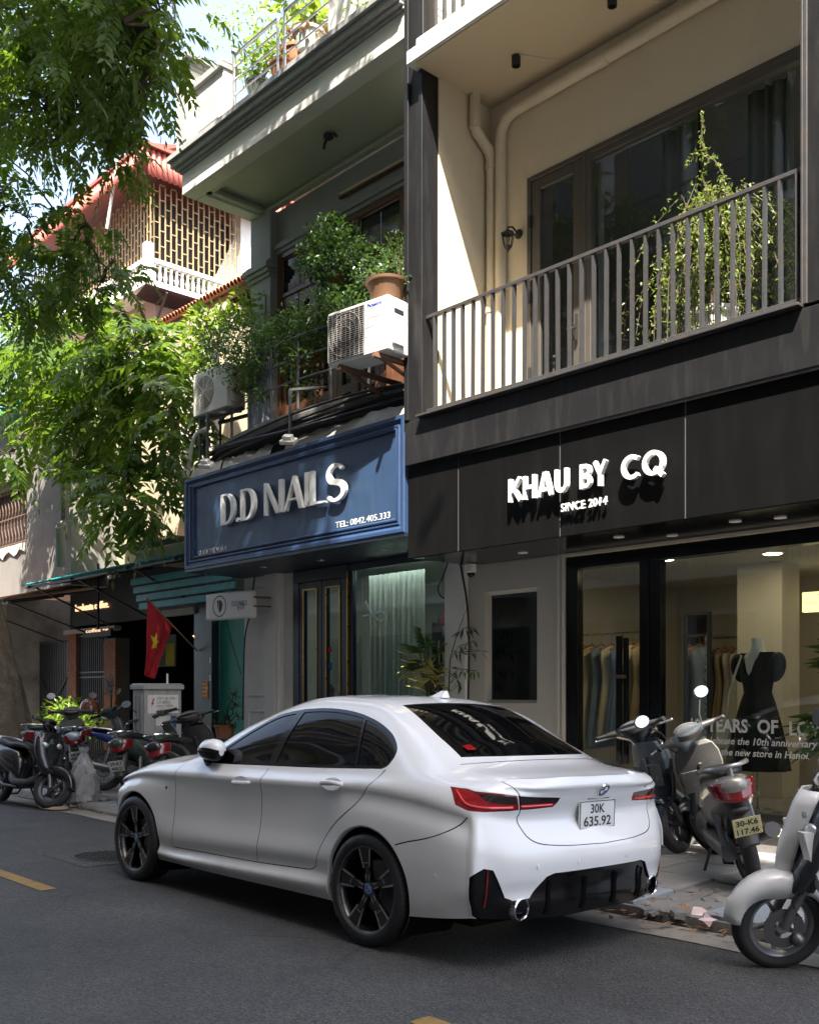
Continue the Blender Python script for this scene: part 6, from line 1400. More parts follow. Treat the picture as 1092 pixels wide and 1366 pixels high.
V2 = np.array([(v.x, v.y) for v in cv]); F3 = np.array([f for f in cf_ if len(f) == 3]); ctr = V2[F3].mean(axis=1); own = np.full(len(F3), -1)
for k in range(len(treg) - 1, -1, -1): own[inside(ctr, treg[k][2])] = k
P3 = top_pts(V2[:, 0], V2[:, 1]); N3 = top_nrm(V2[:, 0], V2[:, 1])
groups = {}
for k in range(len(treg)):
    fs = F3[own == k]
    if len(fs): groups.setdefault((treg[k][0], treg[k][1], treg[k][3]), []).append(fs)
for (nm, mt, push), fl in groups.items(): panel(nm, mt, np.concatenate(fl), push, 1)
panel('roof', 'car_white', F3[own == -1], 0, 1)
# ---- dark liner under the skin, arches and floor
g = MB(); g.box(-3.2, .72, -.76, .76, .22, .30); g.box(-2.3, -.45, -.80, .80, .215, .9); g.box(-.45, .45, -.52, .52, .3, .9); g.box(.42, .72, -.74, .74, .26, .9); g.box(-3.1, -2.3, -.52, .52, .3, .7); g.build('underbody', 'gap_black', car, local=True)
g = MB()
for cx in (0.0, -2.75):
    for sd in (-1, 1):
        for (r0, y0, r1, y1) in ((.362, .905, .362, .52),):
            ring0, ring1 = [], []
            for k in range(41):
                a = R(-38 + 256 * k / 40); yy = 0
                q = bez(*[np.array([c_]) for c_ in find('x', cx + r0 * math.cos(a), max(.205, .328 + r0 * math.sin(a)))])[0][1]
                ring0.append((cx + r0 * math.cos(a), sd * (q - .002), .325 + r0 * math.sin(a))); ring1.append((cx + (r0 + .01) * math.cos(a), sd * .5, .325 + (r0 + .01) * math.sin(a)))
            g = MB(); g.loft([ring0, ring1], False, False); g.build('wheel_arch_liner', 'gap_black', car, local=True)
g = MB()
for cx in (0.0, -2.75):
    for sd in (-1, 1):
        ra, rb, rc = [], [], []
        for k in range(41):
            a = R(-34 + 248 * k / 40); q = bez(*[np.array([c_]) for c_ in find('x', cx + .362 * math.cos(a), max(.205, .328 + .362 * math.sin(a)))])[0][1]
            for L_, rr, dy in ((ra, .3625, .0005), (rb, .357, -.004), (rc, .356, -.03)): L_.append((cx + rr * math.cos(a), sd * (q + dy), .325 + rr * math.sin(a)))
        g = MB(); g.loft([ra, rb, rc], False, False); g.build('arch_lip', 'car_white', car, smooth=True, local=True)
# ---- wheels
pbr('wheel_black', (0.012, 0.012, 0.013), 0.28, var=0.2, coat=0.3); pbr('wheel_cut', (0.46, 0.43, 0.40), 0.32, metal=0.85, var=0.1)
def car_wheel(cx, side, steer=0.0):
    M0 = Matrix.Translation((cx, side * .795, .325)) @ Matrix.Rotation(steer, 4, 'Z') @ frame_mat((0, 0, 0), (1, 0, 0), (0, side, 0))     # local Z = outwards
    ty = MB(); RT = .325
    prof = [(.232, -.10), (.262, -.115), (.295, -.112), (.314, -.10), (.323, -.082), (RT, -.06), (RT, -.050), (.318, -.048), (.318, -.042), (RT, -.040), (RT, -.006), (.318, -.004), (.318, .002), (RT, .004), (RT, .034), (.318, .036), (.318, .042), (RT, .044), (RT, .058), (.323, .078), (.316, .094), (.300, .107), (.272, .112), (.252, .106), (.246, .096), (.236, .09)]
    ty.lathe(prof, M0, 72); w_ = ty.build('wheel', 'rubber_clean', car, smooth=True, angle=30, local=True)
    g = MB()                                                    # tread sipes
    for k in range(72):
        a = 2 * math.pi * k / 72
        for z0_, z1_ in ((-.096, -.052), (.046, .098)):
            q = [M0 @ Vector((rr * math.cos(a + da), rr * math.sin(a + da), z)) for rr, da, z in ((RT + .0006 if abs(z0_) < .06 else .3185, 0, z0_), (.3185 if abs(z1_) > .06 else RT + .0006, .03, z1_), (.3185 if abs(z1_) > .06 else RT + .0006, .042, z1_), (RT + .0006 if abs(z0_) < .06 else .3185, .012, z0_))]
            g.add(q, [(0, 1, 2, 3), (3, 2, 1, 0)])
    g.build('tread', 'gap_black', w_, local=True, kind='stuff')
    g = MB(); g.lathe([(.236, -.1), (.228, -.06), (.226, .02), (.232, .07), (.243, .088), (.247, .094), (.244, .098), (.236, .090)], M0, 64); rim = g.build('rim', 'wheel_black', w_, smooth=True, angle=40, local=True)
    g = MB(); g.lathe([(.2405, .0925), (.2415, .0965), (.2465, .0975), (.2475, .0945)], M0, 64); g.build('rim_edge', 'wheel_cut', w_, smooth=True, local=True)
    g = MB(); g.lathe([(.0, -.02), (.16, -.02), (.165, -.03), (.165, -.04)], M0, 40); g.build('brake_disc', 'dark_steel', w_, smooth=True, angle=40, local=True)
    sp_, cut = MB(), MB()
    for k in range(5):
        A = M0 @ Matrix.Rotation(2 * math.pi * k / 5 + math.pi / 2 + .12, 4, 'Z')
        # one spoke: narrow at the hub, forked towards the rim; local x along the spoke
        def strip(pts2, z_in, z_out, mb, th):
            n = len(pts2) // 2; up = []
            for i, (x, y) in enumerate(pts2): zz = z_in + (z_out - z_in) * min(1, max(0, (x - .03) / .21)); up.append((x, y, zz))
            poly = up; nn = len(poly); vs = [A @ Vector(p) for p in poly] + [A @ Vector((p[0], p[1], p[2] - th)) for p in poly]
            mb.add(vs, [tuple(range(nn)), tuple(range(2 * nn - 1, nn - 1, -1))] + [(i, i + nn, (i + 1) % nn + nn, (i + 1) % nn) for i in range(nn)])
        strip([(.02, -.018), (.13, -.022), (.24, -.046), (.24, .046), (.13, .022), (.02, .018)], .072, .086, sp_, .035)
        for sg in (-1, 1):
            strip([(.125, sg * .0225), (.24, sg * .040), (.24, sg * .053), (.125, sg * .030)][::sg], .0735, .0875, cut, .004)
            strip([(.05, sg * .0085), (.148, sg * .0105), (.148, sg * .0165), (.05, sg * .0145)][::sg], .0735, .0825, cut, .004)
        strip([(.148, -.0165), (.153, -.0165), (.153, .0165), (.148, .0165)], .0735, .0875, cut, .004)
        strip([(.12, .0225), (.125, .0225), (.125, .0305), (.12, .0305)], .0735, .0875, cut, .004)
    g = sp_; g.lathe([(.0, .074), (.036, .074), (.045, .066), (.05, .03)], M0, 30); g.build('spoke', 'wheel_black', w_, local=True, bevel=.004)
    cut.build('spoke_edge', 'wheel_cut', w_, local=True)
    cp = MB(); cp.lathe([(.0, .0765), (.022, .0765), (.033, .0745)], M0, 28); cp.build('hub_cap', 'badge_blue', w_, local=True)
    cp = MB(); cp.lathe([(.020, .0772), (.0235, .0772), (.024, .075)], M0, 28)
    for q in (0, 2): cp.add([M0 @ Vector((0, 0, .0773))] + [M0 @ Vector((.018 * math.cos(R(90 * q + j * 15)), .018 * math.sin(R(90 * q + j * 15)), .0773)) for j in range(7)], [(0, j + 1, j + 2) for j in range(6)])
    cp.build('hub_badge', 'wheel_cut', w_, local=True)
for cx in (0.0, -2.75):
    for sd in (-1, 1): car_wheel(cx, sd)
# ---- fittings
def on_side(x, z, out=0.0):
    s, v = find('x', x, z); p = bez(np.array([s]), np.array([v]))[0]; n = side_nrm(np.array([s]), np.array([v]))[0]
    if n[1] < 0: n = -n
    p = p + n * out; return Vector((p[0], -p[1], p[2])), Vector((n[0], -n[1], n[2]))
def on_rear(y, z, out=0.0):
    s, v = find('y', abs(y), z); p = bez(np.array([s]), np.array([v]))[0]; n = side_nrm(np.array([s]), np.array([v]))[0]
    if n[0] < 0: n = -n
    p = p + n * out; return Vector((p[0], math.copysign(p[1], y) if y else 0, p[2])), n
for x, z in ((-1.275, .855), (-.315, .905)):
    g = MB(); p, n = on_side(x, z)
    g.lathe([(.052, .0015), (.03, .0012), (.001, .0008)], frame_mat(p, (1, 0, .05), n) @ Matrix.Diagonal((1.75, .75, 1, 1)), 28); o = g.build('door_handle', 'car_white', car, smooth=True, local=True)
    g = MB(); rings = []
    for i in range(15):
        u = -1 + 2 * i / 14; q, n2 = on_side(x + u * .098, z + u * .004, .006 + .030 * (1 - u ** 4)); h = .017 * (1 - .35 * u * u); d_ = .010
        rings.append([q + Vector((0, -d_ * math.cos(a), h * math.sin(a))) for a in [k * math.pi / 5 for k in range(10)]])
    g.loft(rings, True); g.build('grip', 'car_white', o, smooth=True, angle=70, local=True)
    g = MB(); q, n2 = on_side(x, z - .004, .002); g.lathe([(.0, 0), (.040, 0)], frame_mat(q, (1, 0, 0), n2) @ Matrix.Diagonal((1.8, .62, 1, 1)), 24); g.build('cup_shade', 'car_black', o, local=True) if False else None
# door mirror
def mirror(sd):
    p, n = on_side(-1.80, .962, 0); p = Vector((p.x, -sd * p.y if sd > 0 else p.y, p.z)); f = -1 if sd < 0 else 1      # folded in, shell outwards
    c_ = Vector((p.x + .10, f * (abs(p.y) + .035), p.z + .085))
    def ring(dx, w_, h, dz=0, a0=0, a1=360, n=24, k=1.0): return [c_ + Vector((dx, f * w_ * k * math.cos(R(a0 + (a1 - a0) * i / n)) , dz + h * k * math.sin(R(a0 + (a1 - a0) * i / n)))) for i in range(n + (0 if a1 - a0 >= 360 else 1))]
    sh = [(-.125, .030, .030, -.012), (-.115, .052, .052, -.008), (-.06, .072, .072, 0), (.02, .076, .078, .002), (.07, .068, .072, 0), (.105, .045, .052, -.004), (.115, .02, .03, -.006)]
    g = MB(); g.loft([ring(dx, w_, h, dz) for dx, w_, h, dz in sh]); o = g.build('door_mirror', 'car_white', car, smooth=True, angle=60, local=True)
    g = MB(); g.loft([ring(dx, w_, h, dz, 178, 372, 20, 1.03) for dx, w_, h, dz in sh[1:]], False, False); g.build('mirror_underside', 'car_black', o, smooth=True, local=True)
    g = MB(); g.loft([ring(dx, w_, h, dz + .001, -40, -5, 6, 1.045) for dx, w_, h, dz in sh[2:5]], False, False); g.build('mirror_lamp', 'lens_amber' if 'lens_amber' in MATS else 'lamp_smoke', o, smooth=True, local=True) if False else None
    g = MB(); g.tube([p + Vector((0, -f * .02, -.005)), p + Vector((.02, f * .015, .02)), c_ + Vector((-.05, -f * .02, -.06))], [.05, .04, .035], 12); g.build('mirror_arm', 'car_black', o, smooth=True, local=True)
mirror(-1); mirror(1)
# roof fin
g = MB(); fx = -.36; fz = float(top_pts(np.array([S(fx - .0)]), np.array([0.0]))[0, 2]) - .004
g.loft([[(fx + dx, y, z + fz) for dx, y, z in ((a0_, -w_, 0), (a1_, -w_ * .25, h), (a1_ + .01, w_ * .25, h), (a0_, w_, 0))] for a0_, a1_, w_, h in ((-.11, -.10, .006, .003), (-.04, -.0, .032, .022), (.04, .055, .040, .046), (.085, .085, .036, .046), (.10, .098, .03, .0))]); g.build('roof_fin', 'car_white', car, smooth=True, angle=40, local=True)
# number plate, tilted to the boot recess
pc_, pn = on_rear(0, .79, .006); tilt = math.atan2(on_rear(0, .87)[0].x - on_rear(0, .71)[0].x, .16)
PM = frame_mat(pc_ + Vector((.030, 0, -.005)), (0, 1, 0), (math.cos(.10), 0, -math.sin(.02)))
PM = Matrix.Translation((0, 0, 0)) @ PM
g = MB(); w_, h = .165, .0825
g.box(-w_, w_, -h, h, -.012, 0, PM); np_ = g.build('number_plate', 'plate_white', car, local=True, bevel=.006)
g = MB()
for a in ((-w_ + .004, w_ - .004, h - .010, h - .005), (-w_ + .004, w_ - .004, -h + .005, -h + .010), (-w_ + .004, -w_ + .009, -h + .005, h - .005), (w_ - .009, w_ - .004, -h + .005, h - .005)): g.box(a[0], a[1], a[2], a[3], .0005, .0015, PM)
g.build('plate_border', 'ink', np_, local=True)
def plate_text(body, x, y, fit, h_, bold=.0012):
    me = text_mesh(body, .09, .0006, bold); xs_ = [v.co.x for v in me.vertices]; ys_ = [v.co.y for v in me.vertices]; s = fit / (max(xs_) - min(xs_)); x0_ = min(xs_); y0_ = min(ys_); sy_ = h_ / (max(ys_) - y0_)
    for v in me.vertices: v.co.x = (v.co.x - x0_) * s + x; v.co.y = (v.co.y - y0_) * sy_ + y
    me.transform(PM @ Matrix.Translation((0, 0, .001))); link('plate_lettering', me, np_, 'ink')
plate_text('30K', -.066, .008, .130, .052); plate_text('635.92', -.125, -.064, .25, .056)
g = MB(); g.box(-.10, .10, .088, .098, -.03, .004, PM); g.build('plate_lamp', 'car_black', car, local=True)
# round emblem on the boot
bc, bn = on_rear(0, .928, .003); BM = frame_mat(bc, (0, 1, 0), bn)
g = MB(); g.lathe([(.0, .004), (.040, .004), (.041, .003), (.041, -.004)], BM, 36); bd = g.build('emblem', 'ink', car, local=True)
for q, mt in ((0, 'badge_blue'), (1, 'sign_white'), (2, 'badge_blue'), (3, 'sign_white')):
    g = MB(); g.add([BM @ Vector((0, 0, .0048))] + [BM @ Vector((.026 * math.cos(R(90 + 90 * q + j * 11.25)), .026 * math.sin(R(90 + 90 * q + j * 11.25)), .0048)) for j in range(9)], [(0, j + 1, j + 2) for j in range(8)]); g.build('emblem_quarter', mt, bd, local=True)
g = MB(); g.lathe([(.0265, .005), (.0285, .005)], BM, 36); g.lathe([(.038, .0045), (.041, .005), (.043, .003), (.043, -.004)], BM, 36); g.build('emblem_rim', 'chrome', bd, smooth=True, local=True)
bc, bn = on_rear(.45, .925, .003); BM = frame_mat(bc, (-.35, 1, 0), bn)
me = text_mesh('320i', .034, .0015, .0006, width=1.25); me.transform(BM); link('model_lettering', me, car, 'dark_steel')
p, n = on_side(-2.30, .735, .002); me = text_mesh('M', .03, .001, .0005, shear=.3); me.transform(frame_mat(p, (1, 0, 0), n)); link('wing_badge', me, car, 'car_black')
# tailpipes, sensors, vents, reflectors
for y in (-.60, .60):
    p, n = on_rear(y, .355, -.03); M = frame_mat((p.x - .008, y, .325), (0, 1, 0), (1, 0, -.05))
    g = MB(); g.lathe([(.048, -.12), (.049, .03), (.054, .038), (.060, .034), (.061, .0), (.061, -.12)], M, 32); tp = g.build('tailpipe', 'chrome', car, smooth=True, angle=50, local=True)
    g = MB(); g.lathe([(.0, -.02), (.048, -.02)], M, 24); g.lathe([(.047, -.1), (.0475, .028)], M, 24); g.build('bore', 'gap_black', tp, local=True)
g = MB()
for y in (-.42, -.14, .14, .42):
    for a, b_, d_ in ((.49, .27, .02),):
        q = [on_rear(y, z, .012)[0] for z in (.46, .40, .34, .28)]; g.loft([[(r_.x + dx, y + dy, r_.z) for dx, dy in ((-.02, -.008), (-.004, 0), (-.02, .008))] for r_ in q], True)
g.build('diffuser_fin', 'car_black', car, local=True, kind='stuff')
for y in (-.52, -.22, .22, .52):
    p, n = on_rear(y, .545, .001); g = MB(); g.lathe([(.0, .0015), (.010, .0015), (.0115, 0), (.0135, .001), (.0145, 0)], frame_mat(p, (0, 1, 0), n), 18); g.build('parking_sensor', 'car_white', car, smooth=True, angle=20, local=True)
p, n = on_side(.56, .475, .001); g = MB(); g.lathe([(.0, .0015), (.010, .0015), (.0115, 0), (.0135, .001), (.0145, 0)], frame_mat(p, (1, 0, 0), n), 18); g.build('parking_sensor', 'car_white', car, smooth=True, angle=20, local=True)
for sd in (-1, 1):
    g = MB(); g.loft([[q + Vector((0, 0, 0)), q + Vector((.002, sd * -.012, 0)), q + Vector((.006, sd * -.010, 0)), q + Vector((.006, 0, 0))] for q in [Vector((on_rear(.80, z, -.008)[0].x, sd * on_rear(.80, z, -.008)[0].y, z)) for z in (.535, .47, .40, .34)]]); g.build('side_reflector', 'lamp_red_dark', car, local=True)
# bright L-shaped guides inside the tail lamps
pbr('lamp_guide', (0.85, 0.04, 0.05), 0.15, coat=1)
for sd in (-1, 1):
    for keys in ([('x', .64, .935), ('x', .715, .872), ('y', .79, .853), ('y', .70, .852), ('y', .64, .853)], [('y', .595, .856), ('y', .48, .857), ('y', .38, .858)]):
        L2 = curve2(sv(keys), 6); q = np.array(L2); P_ = bez(q[:, 0], q[:, 1]); n = side_nrm(q[:, 0], q[:, 1]); n[(n * np.array([1, 1, 0])).sum(1) < 0] *= -1
        g = MB(); g.tube([(a[0] + b_[0] * .001, sd * (a[1] + b_[1] * .001), a[2]) for a, b_ in zip(P_, n)], .006, 6); g.build('lamp_guide', 'lamp_guide', car, smooth=True, local=True)
# rear window sticker
q = top_pts(np.array([S(.30), S(.345), S(.345), S(.30)]), np.array([-.80, -.79, -.70, -.71])) + np.array([0.004, 0, .006]); g = MB(); g.add([tuple(x) for x in q], [(0, 1, 2, 3)]); g.build('window_sticker', 'lamp_red', car, local=True)
# ================================================================ motorbikes and scooters
pbr('bike_lamp', (0.19, 0.005, 0.008), 0.1, var=0.2, scale=14, coat=1.0, rvar=0.03)
pbr('bike_black', (0.012, 0.012, 0.014), 0.22, var=0.2, coat=0.6, rvar=0.08, dirt=0.3, dcol=(.06, .055, .05), dscale=6)
pbr('bike_navy', (0.022, 0.030, 0.042), 0.25, var=0.15, coat=0.6, rvar=0.06, dirt=0.25, dcol=(.07, .07, .07), dscale=6)
pbr('bike_silver', (0.30, 0.285, 0.255), 0.32, metal=0.35, var=0.08, coat=0.5, rvar=0.06, dirt=0.25, dcol=(.2, .18, .15), dscale=5)
pbr('bike_white', (0.68, 0.68, 0.67), 0.3, var=0.04, coat=0.7, rvar=0.05, dirt=0.25, dcol=(.35, .32, .28), dscale=5)
pbr('bike_blue', (0.015, 0.035, 0.16), 0.25, var=0.15, coat=0.6)
pbr('bike_grey', (0.13, 0.155, 0.18), 0.35, metal=.2, var=0.12, coat=0.4)
pbr('bike_green', (0.055, 0.075, 0.06), 0.25, var=0.15, coat=0.6)
pbr('bike_paleblue', (0.40, 0.47, 0.56), 0.3, metal=.2, var=0.08, coat=0.5)
pbr('bike_plastic', (0.035, 0.034, 0.033), 0.5, var=0.2, dirt=0.4, dcol=(.10, .095, .085), dscale=5)
pbr('seat_vinyl', (0.020, 0.020, 0.021), 0.45, var=0.15, bump=.08, bscale=300)
pbr('plate_yellow', (0.62, 0.55, 0.28), 0.5, var=0.06)
pbr('lens_clear', (0.55, 0.57, 0.58), 0.08, metal=.5, var=0.25, scale=40, coat=1)
pbr('lens_amber', (0.55, 0.16, 0.02), 0.15, var=0.1, coat=1)
pbr('brown_helmet', (0.20, 0.07, 0.045), 0.25, var=0.1, coat=.6)
pbr('dial', (0.06, 0.063, 0.068), 0.45, var=.6, scale=30)
def sering(cx, cz, w_, h, tilt=0.0, e=2.4, n=20):
    """superellipse ring across the bike; tilt turns its plane about the bike's width"""
    out = []
    for k in range(n):
        a = 2 * math.pi * k / n; c_, s_ = math.cos(a), math.sin(a)
        u = math.copysign(abs(c_) ** (2 / e), c_) * w_; v = math.copysign(abs(s_) ** (2 / e), s_) * h
        out.append((cx - v * math.sin(tilt), u, cz + v * math.cos(tilt)))
    return out
def scooter(label, x, y, heading, lean=-8, steer=0.0, z=None, body='bike_black', shield=None, inner='bike_plastic', seat='seat_vinyl', kind='scooter', plate='plate_white', tail='bike_lamp', group='scooters and motorbikes parked on the pavement', mirrors=(1, 1), front_at=True, spokes=6, rim='dark_steel', ptext=None, cover=None, rack='steel'):
    """x, y: where the front (or rear) tyre touches the ground; heading: ground direction the bike points to"""
    WB = 1.27; RW_ = .285 if kind == 'underbone' else .255; shield = shield or body; cover = cover or shield
    h = Vector((heading[0], heading[1], 0)).normalized(); o_ = Vector((x, y, 0)) - h * (WB / 2 if front_at else -WB / 2)
    zz = (pavez(o_.y) + .012 if o_.y > 5.6 else roadz(o_.y)) if z is None else z
    t_ = thing('motorbike' if kind == 'underbone' else 'scooter', label, 'motorbike' if kind == 'underbone' else 'scooter', (o_.x, o_.y, zz), (R(lean), 0, math.atan2(h.y, h.x)), group)
    A = lambda mb, nm, mt, par=None, **k: mb.build(nm, mt, par or t_, local=True, **k)
    fx, rx = WB / 2, -WB / 2; piv = Vector((fx - .22, 0, .6))
    ST_ = Matrix.Translation(piv) @ Matrix.Rotation(R(steer), 4, Vector((-.42, 0, .9)).normalized()) @ Matrix.Translation(-piv)
    def turned(mb): mb.v = [tuple(ST_ @ Vector(p)) for p in mb.v]; return mb
    def wheel(cx, front):
        M = frame_mat((cx, 0, RW_), (1, 0, 0), (0, 1, 0)); tw = .042 if kind == 'underbone' else .052
        T = turned if front else (lambda mb: mb)
        g = MB(); prof = [(RW_ - .085 + .0, -tw * .75)] + [(RW_ - .045 + .045 * math.cos(a), tw * math.sin(a)) for a in [R(-100 + 200 * k / 12) for k in range(13)]] + [(RW_ - .085, tw * .75)]
        g.lathe(prof, M, 40); w_ = A(T(g), 'wheel', 'rubber', smooth=True, angle=50)
        g = MB(); g.lathe([(RW_ - .083, -tw * .8), (RW_ - .075, -tw * .7), (RW_ - .098, -tw * .3), (RW_ - .098, tw * .3), (RW_ - .075, tw * .7), (RW_ - .083, tw * .8), (RW_ - .106, tw * .35), (RW_ - .106, -tw * .35), (RW_ - .083, -tw * .8)], M, 40)
        g.lathe([(.0, -.06), (.035, -.06), (.04, 0), (.035, .06), (0, .06)], M, 16)
        if kind == 'underbone':
            for k in range(32):
                a = k * math.pi / 16; g.tube([M @ Vector((.036 * math.cos(a + .35 * (1 if k % 2 else -1)), .036 * math.sin(a + .35 * (1 if k % 2 else -1)), .04 * (1 if k % 4 < 2 else -1))), M @ Vector(((RW_ - .1) * math.cos(a), (RW_ - .1) * math.sin(a), 0))], .0025, 4)
        else:
            for k in range(spokes):
                a = 2 * math.pi * k / spokes; A_ = M @ Matrix.Rotation(a, 4, 'Z')
                g.loft([[A_ @ Vector((r_, off + w2 * sy_, hh * sz_)) for sy_, sz_ in ((-1, -1), (1, -1), (1, 1), (-1, 1))] for r_, off, w2, hh in ((.03, 0, .018, .02), (.09, .012, .011, .014), (RW_ - .1, .03, .009, .012))], True)
        A(T(g), 'rim', rim, w_, smooth=True, angle=35)
        if front or kind == 'underbone':
            g = MB()
            if front:
                g.lathe([(.055, -.002), (.11, -.002), (.11, .002), (.055, .002), (.055, -.002)], M @ Matrix.Translation((0, 0, .068)), 36)
                for k in range(20): a = k * math.pi / 10; g.lathe([(.0, .0035), (.007, .0035)], M @ Matrix.Translation(((.086 + .012 * (k % 2)) * math.cos(a), (.086 + .012 * (k % 2)) * math.sin(a), .068)), 6)
                g.ball(M @ Vector((-.075, .06, .075)), .04, 10, 6)
            else: g.lathe([(0, .05), (.09, .05), (.1, .03), (.1, -.03), (.09, -.05), (0, -.05)], M, 20)
            A(T(g), 'brake_disc' if front else 'hub', 'dark_steel' if front else 'alloy', w_, smooth=True, angle=40)
    wheel(fx, True); wheel(rx, False)
    # front mudguard
    g = MB(); rows = []
    for k in range(17):
        a = R(5 + 140 * k / 16); rr = RW_ + .018 + .012 * math.sin(math.pi * k / 16); wd = .062 + .012 * math.sin(math.pi * k / 16); top = .02
        sk = .04 + .075 * math.exp(-((k - 9) / 4.0) ** 2)
        rows.append([(fx + (rr - sk) * math.cos(a), -wd, RW_ + (rr - sk) * math.sin(a)), (fx + (rr - .008) * math.cos(a), -wd, RW_ + (rr - .008) * math.sin(a)), (fx + (rr + .012) * math.cos(a), -wd * .75, RW_ + (rr + .012) * math.sin(a)), (fx + (rr + top) * math.cos(a), 0, RW_ + (rr + top) * math.sin(a)),
                     (fx + (rr + .012) * math.cos(a), wd * .75, RW_ + (rr + .012) * math.sin(a)), (fx + (rr - .008) * math.cos(a), wd, RW_ + (rr - .008) * math.sin(a)), (fx + (rr - sk) * math.cos(a), wd, RW_ + (rr - sk) * math.sin(a))])
    g.grid(rows); o = A(turned(g), 'front_mudguard', cover, smooth=True, angle=60); s = o.modifiers.new('s', 'SOLIDIFY'); s.thickness = .005; s.offset = 0
    g = MB()
    for sy_ in (-.075, .075): g.tube([(fx, sy_, RW_), (fx - .03, sy_, RW_ + .09), (fx - .20, sy_ * .8, .66)], [.026, .026, .018], 10)
    A(turned(g), 'fork', 'dark_steel', smooth=True, angle=50)
    if kind == 'scooter':
        # leg shield, front apron
        g = MB(); lv = [(.36, .40, .07, .045), (.42, .455, .10, .05), (.39, .55, .15, .05), (.36, .66, .19, .05), (.335, .78, .205, .05), (.31, .88, .19, .05), (.29, .95, .15, .045), (.27, .985, .10, .03)]
        lv = [(fx - .22 + (a - .36) + 0.03, z_, w_, d_) for a, z_, w_, d_ in lv]
        rings = []
        for a, z_, w_, d_ in lv:
            rings.append([(a + .05 + d_ * (1.5 * math.cos(2 * math.pi * k / 24) if math.cos(2 * math.pi * k / 24) > 0 else .5 * math.cos(2 * math.pi * k / 24)) * (1 if abs(math.sin(2 * math.pi * k / 24)) < .99 else 1), w_ * math.copysign(abs(math.sin(2 * math.pi * k / 24)) ** .75, math.sin(2 * math.pi * k / 24)), z_) for k in range(24)])
        g.loft(rings); A(g, 'leg_shield', shield, smooth=True, angle=70)
        g = MB(); g.loft([[(a + .02 + .055 * dx, w_ * .90 * dy, z_) for dx, dy in ((-.6, -1), (-1, -.5), (-1.15, 0), (-1, .5), (-.6, 1), (.3, 1), (.3, -1))] for a, z_, w_, d_ in lv[1:-1]]); ip = A(g, 'inner_panel', inner, smooth=True, angle=40)
        g = MB(); M = Matrix.Translation((lv[4][0] - .030, 0, .69)) @ Matrix.Rotation(R(-14), 4, 'Y'); g.box(-.008, .0, -.165, -.012, -.12, .07, M); g.box(-.008, 0, .012, .165, -.12, .07, M); g.box(-.03, .0, -.016, .016, -.05, .13, M); A(g, 'glove_box', inner, ip, bevel=.008)
        # nose light
        g = MB(); 
        for s_ in (-1, 1): g.ball((lv[4][0] + .11, s_ * .10, .80), .055, 12, 8, (.5, .9, .7), Matrix.Rotation(R(s_ * 25), 3, 'Z'))
        A(g, 'indicator', 'lens_clear', smooth=True)
        # floor
        g = MB(); g.loft([sering(fx - .22, .36, .13, .06, 0, 4), sering(fx - .38, .30, .165, .05, 0, 4), sering(-.10, .30, .165, .05, 0, 4), sering(-.2, .36, .15, .09, 0, 4)]); A(g, 'floor_board', inner, smooth=True, angle=40)
        side = [(-.06, .42, .10, .13), (-.14, .52, .14, .20), (-.30, .57, .175, .20), (-.48, .62, .185, .175), (-.66, .67, .17, .135), (-.80, .71, .14, .105), (-.90, .735, .105, .075), (-.955, .745, .06, .04)]
        st_ = [(.06, .735, .07, .02), (.0, .765, .105, .035), (-.18, .785, .125, .04), (-.34, .775, .14, .045), (-.46, .805, .14, .045), (-.66, .825, .125, .045), (-.80, .825, .09, .03), (-.84, .82, .05, .015)]
    else:
        g = MB(); g.tube([(fx - .26, 0, .80), (.1, 0, .58), (-.2, 0, .48), (-.5, 0, .62)], [.05, .045, .05, .04], 10); A(g, 'frame', inner, smooth=True)
        for s_ in (-1, 1):
            g = MB(); P_ = [[(fx - .18, .10, .80), (fx - .26, .14, .78), (fx - .36, .13, .70)], [(fx - .20, .13, .66), (fx - .30, .18, .64), (fx - .44, .17, .58)], [(fx - .26, .13, .48), (fx - .34, .18, .46), (fx - .46, .17, .42)], [(fx - .32, .10, .36), (fx - .38, .14, .33), (fx - .46, .13, .31)]]
            g.grid([[(a, s_ * b_, c_) for a, b_, c_ in r_] for r_ in P_]); o = A(g, 'leg_shield', shield, smooth=True); sd = o.modifiers.new('s', 'SOLIDIFY'); sd.thickness = .012
        g = MB(); g.ball((-.02, 0, .36), .13, 12, 8, (1.3, .8, .8)); g.cyl((.1, 0, .36), (.32, 0, .40), .06, 14); A(g, 'engine', 'alloy', smooth=True, angle=50)
        g = MB(); g.bar((rx, -.075, RW_), (-.15, -.075, .36), .05, .03); g.bar((rx, .075, RW_), (-.15, .075, .36), .07, .02); A(g, 'swing_arm', 'dark_steel')
        side = [(.02, .62, .06, .05), (-.10, .64, .09, .085), (-.30, .66, .115, .10), (-.50, .71, .115, .085), (-.70, .765, .095, .06), (-.85, .80, .06, .035), (-.90, .81, .03, .015)]
        st_ = [(.10, .735, .05, .02), (.02, .755, .09, .035), (-.18, .765, .115, .04), (-.36, .785, .12, .04), (-.58, .83, .115, .04), (-.74, .85, .09, .03), (-.79, .85, .05, .015)]
    g = MB(); g.loft([sering(a, z_, w_, h_, R(0), 2.3) for a, z_, w_, h_ in side]); A(g, 'tail_body', body, smooth=True, angle=70)
    g = MB(); g.loft([sering(a, z_, w_, h_, R(0), 2.8) for a, z_, w_, h_ in st_]); A(g, 'seat', seat, smooth=True, angle=60)
    # tail lamp wrapped round the tail
    g = MB(); k_ = .72 if kind == 'underbone' else 1.0; z0_ = .785 if kind == 'underbone' else .70; hh_ = .09 if kind == 'underbone' else .15
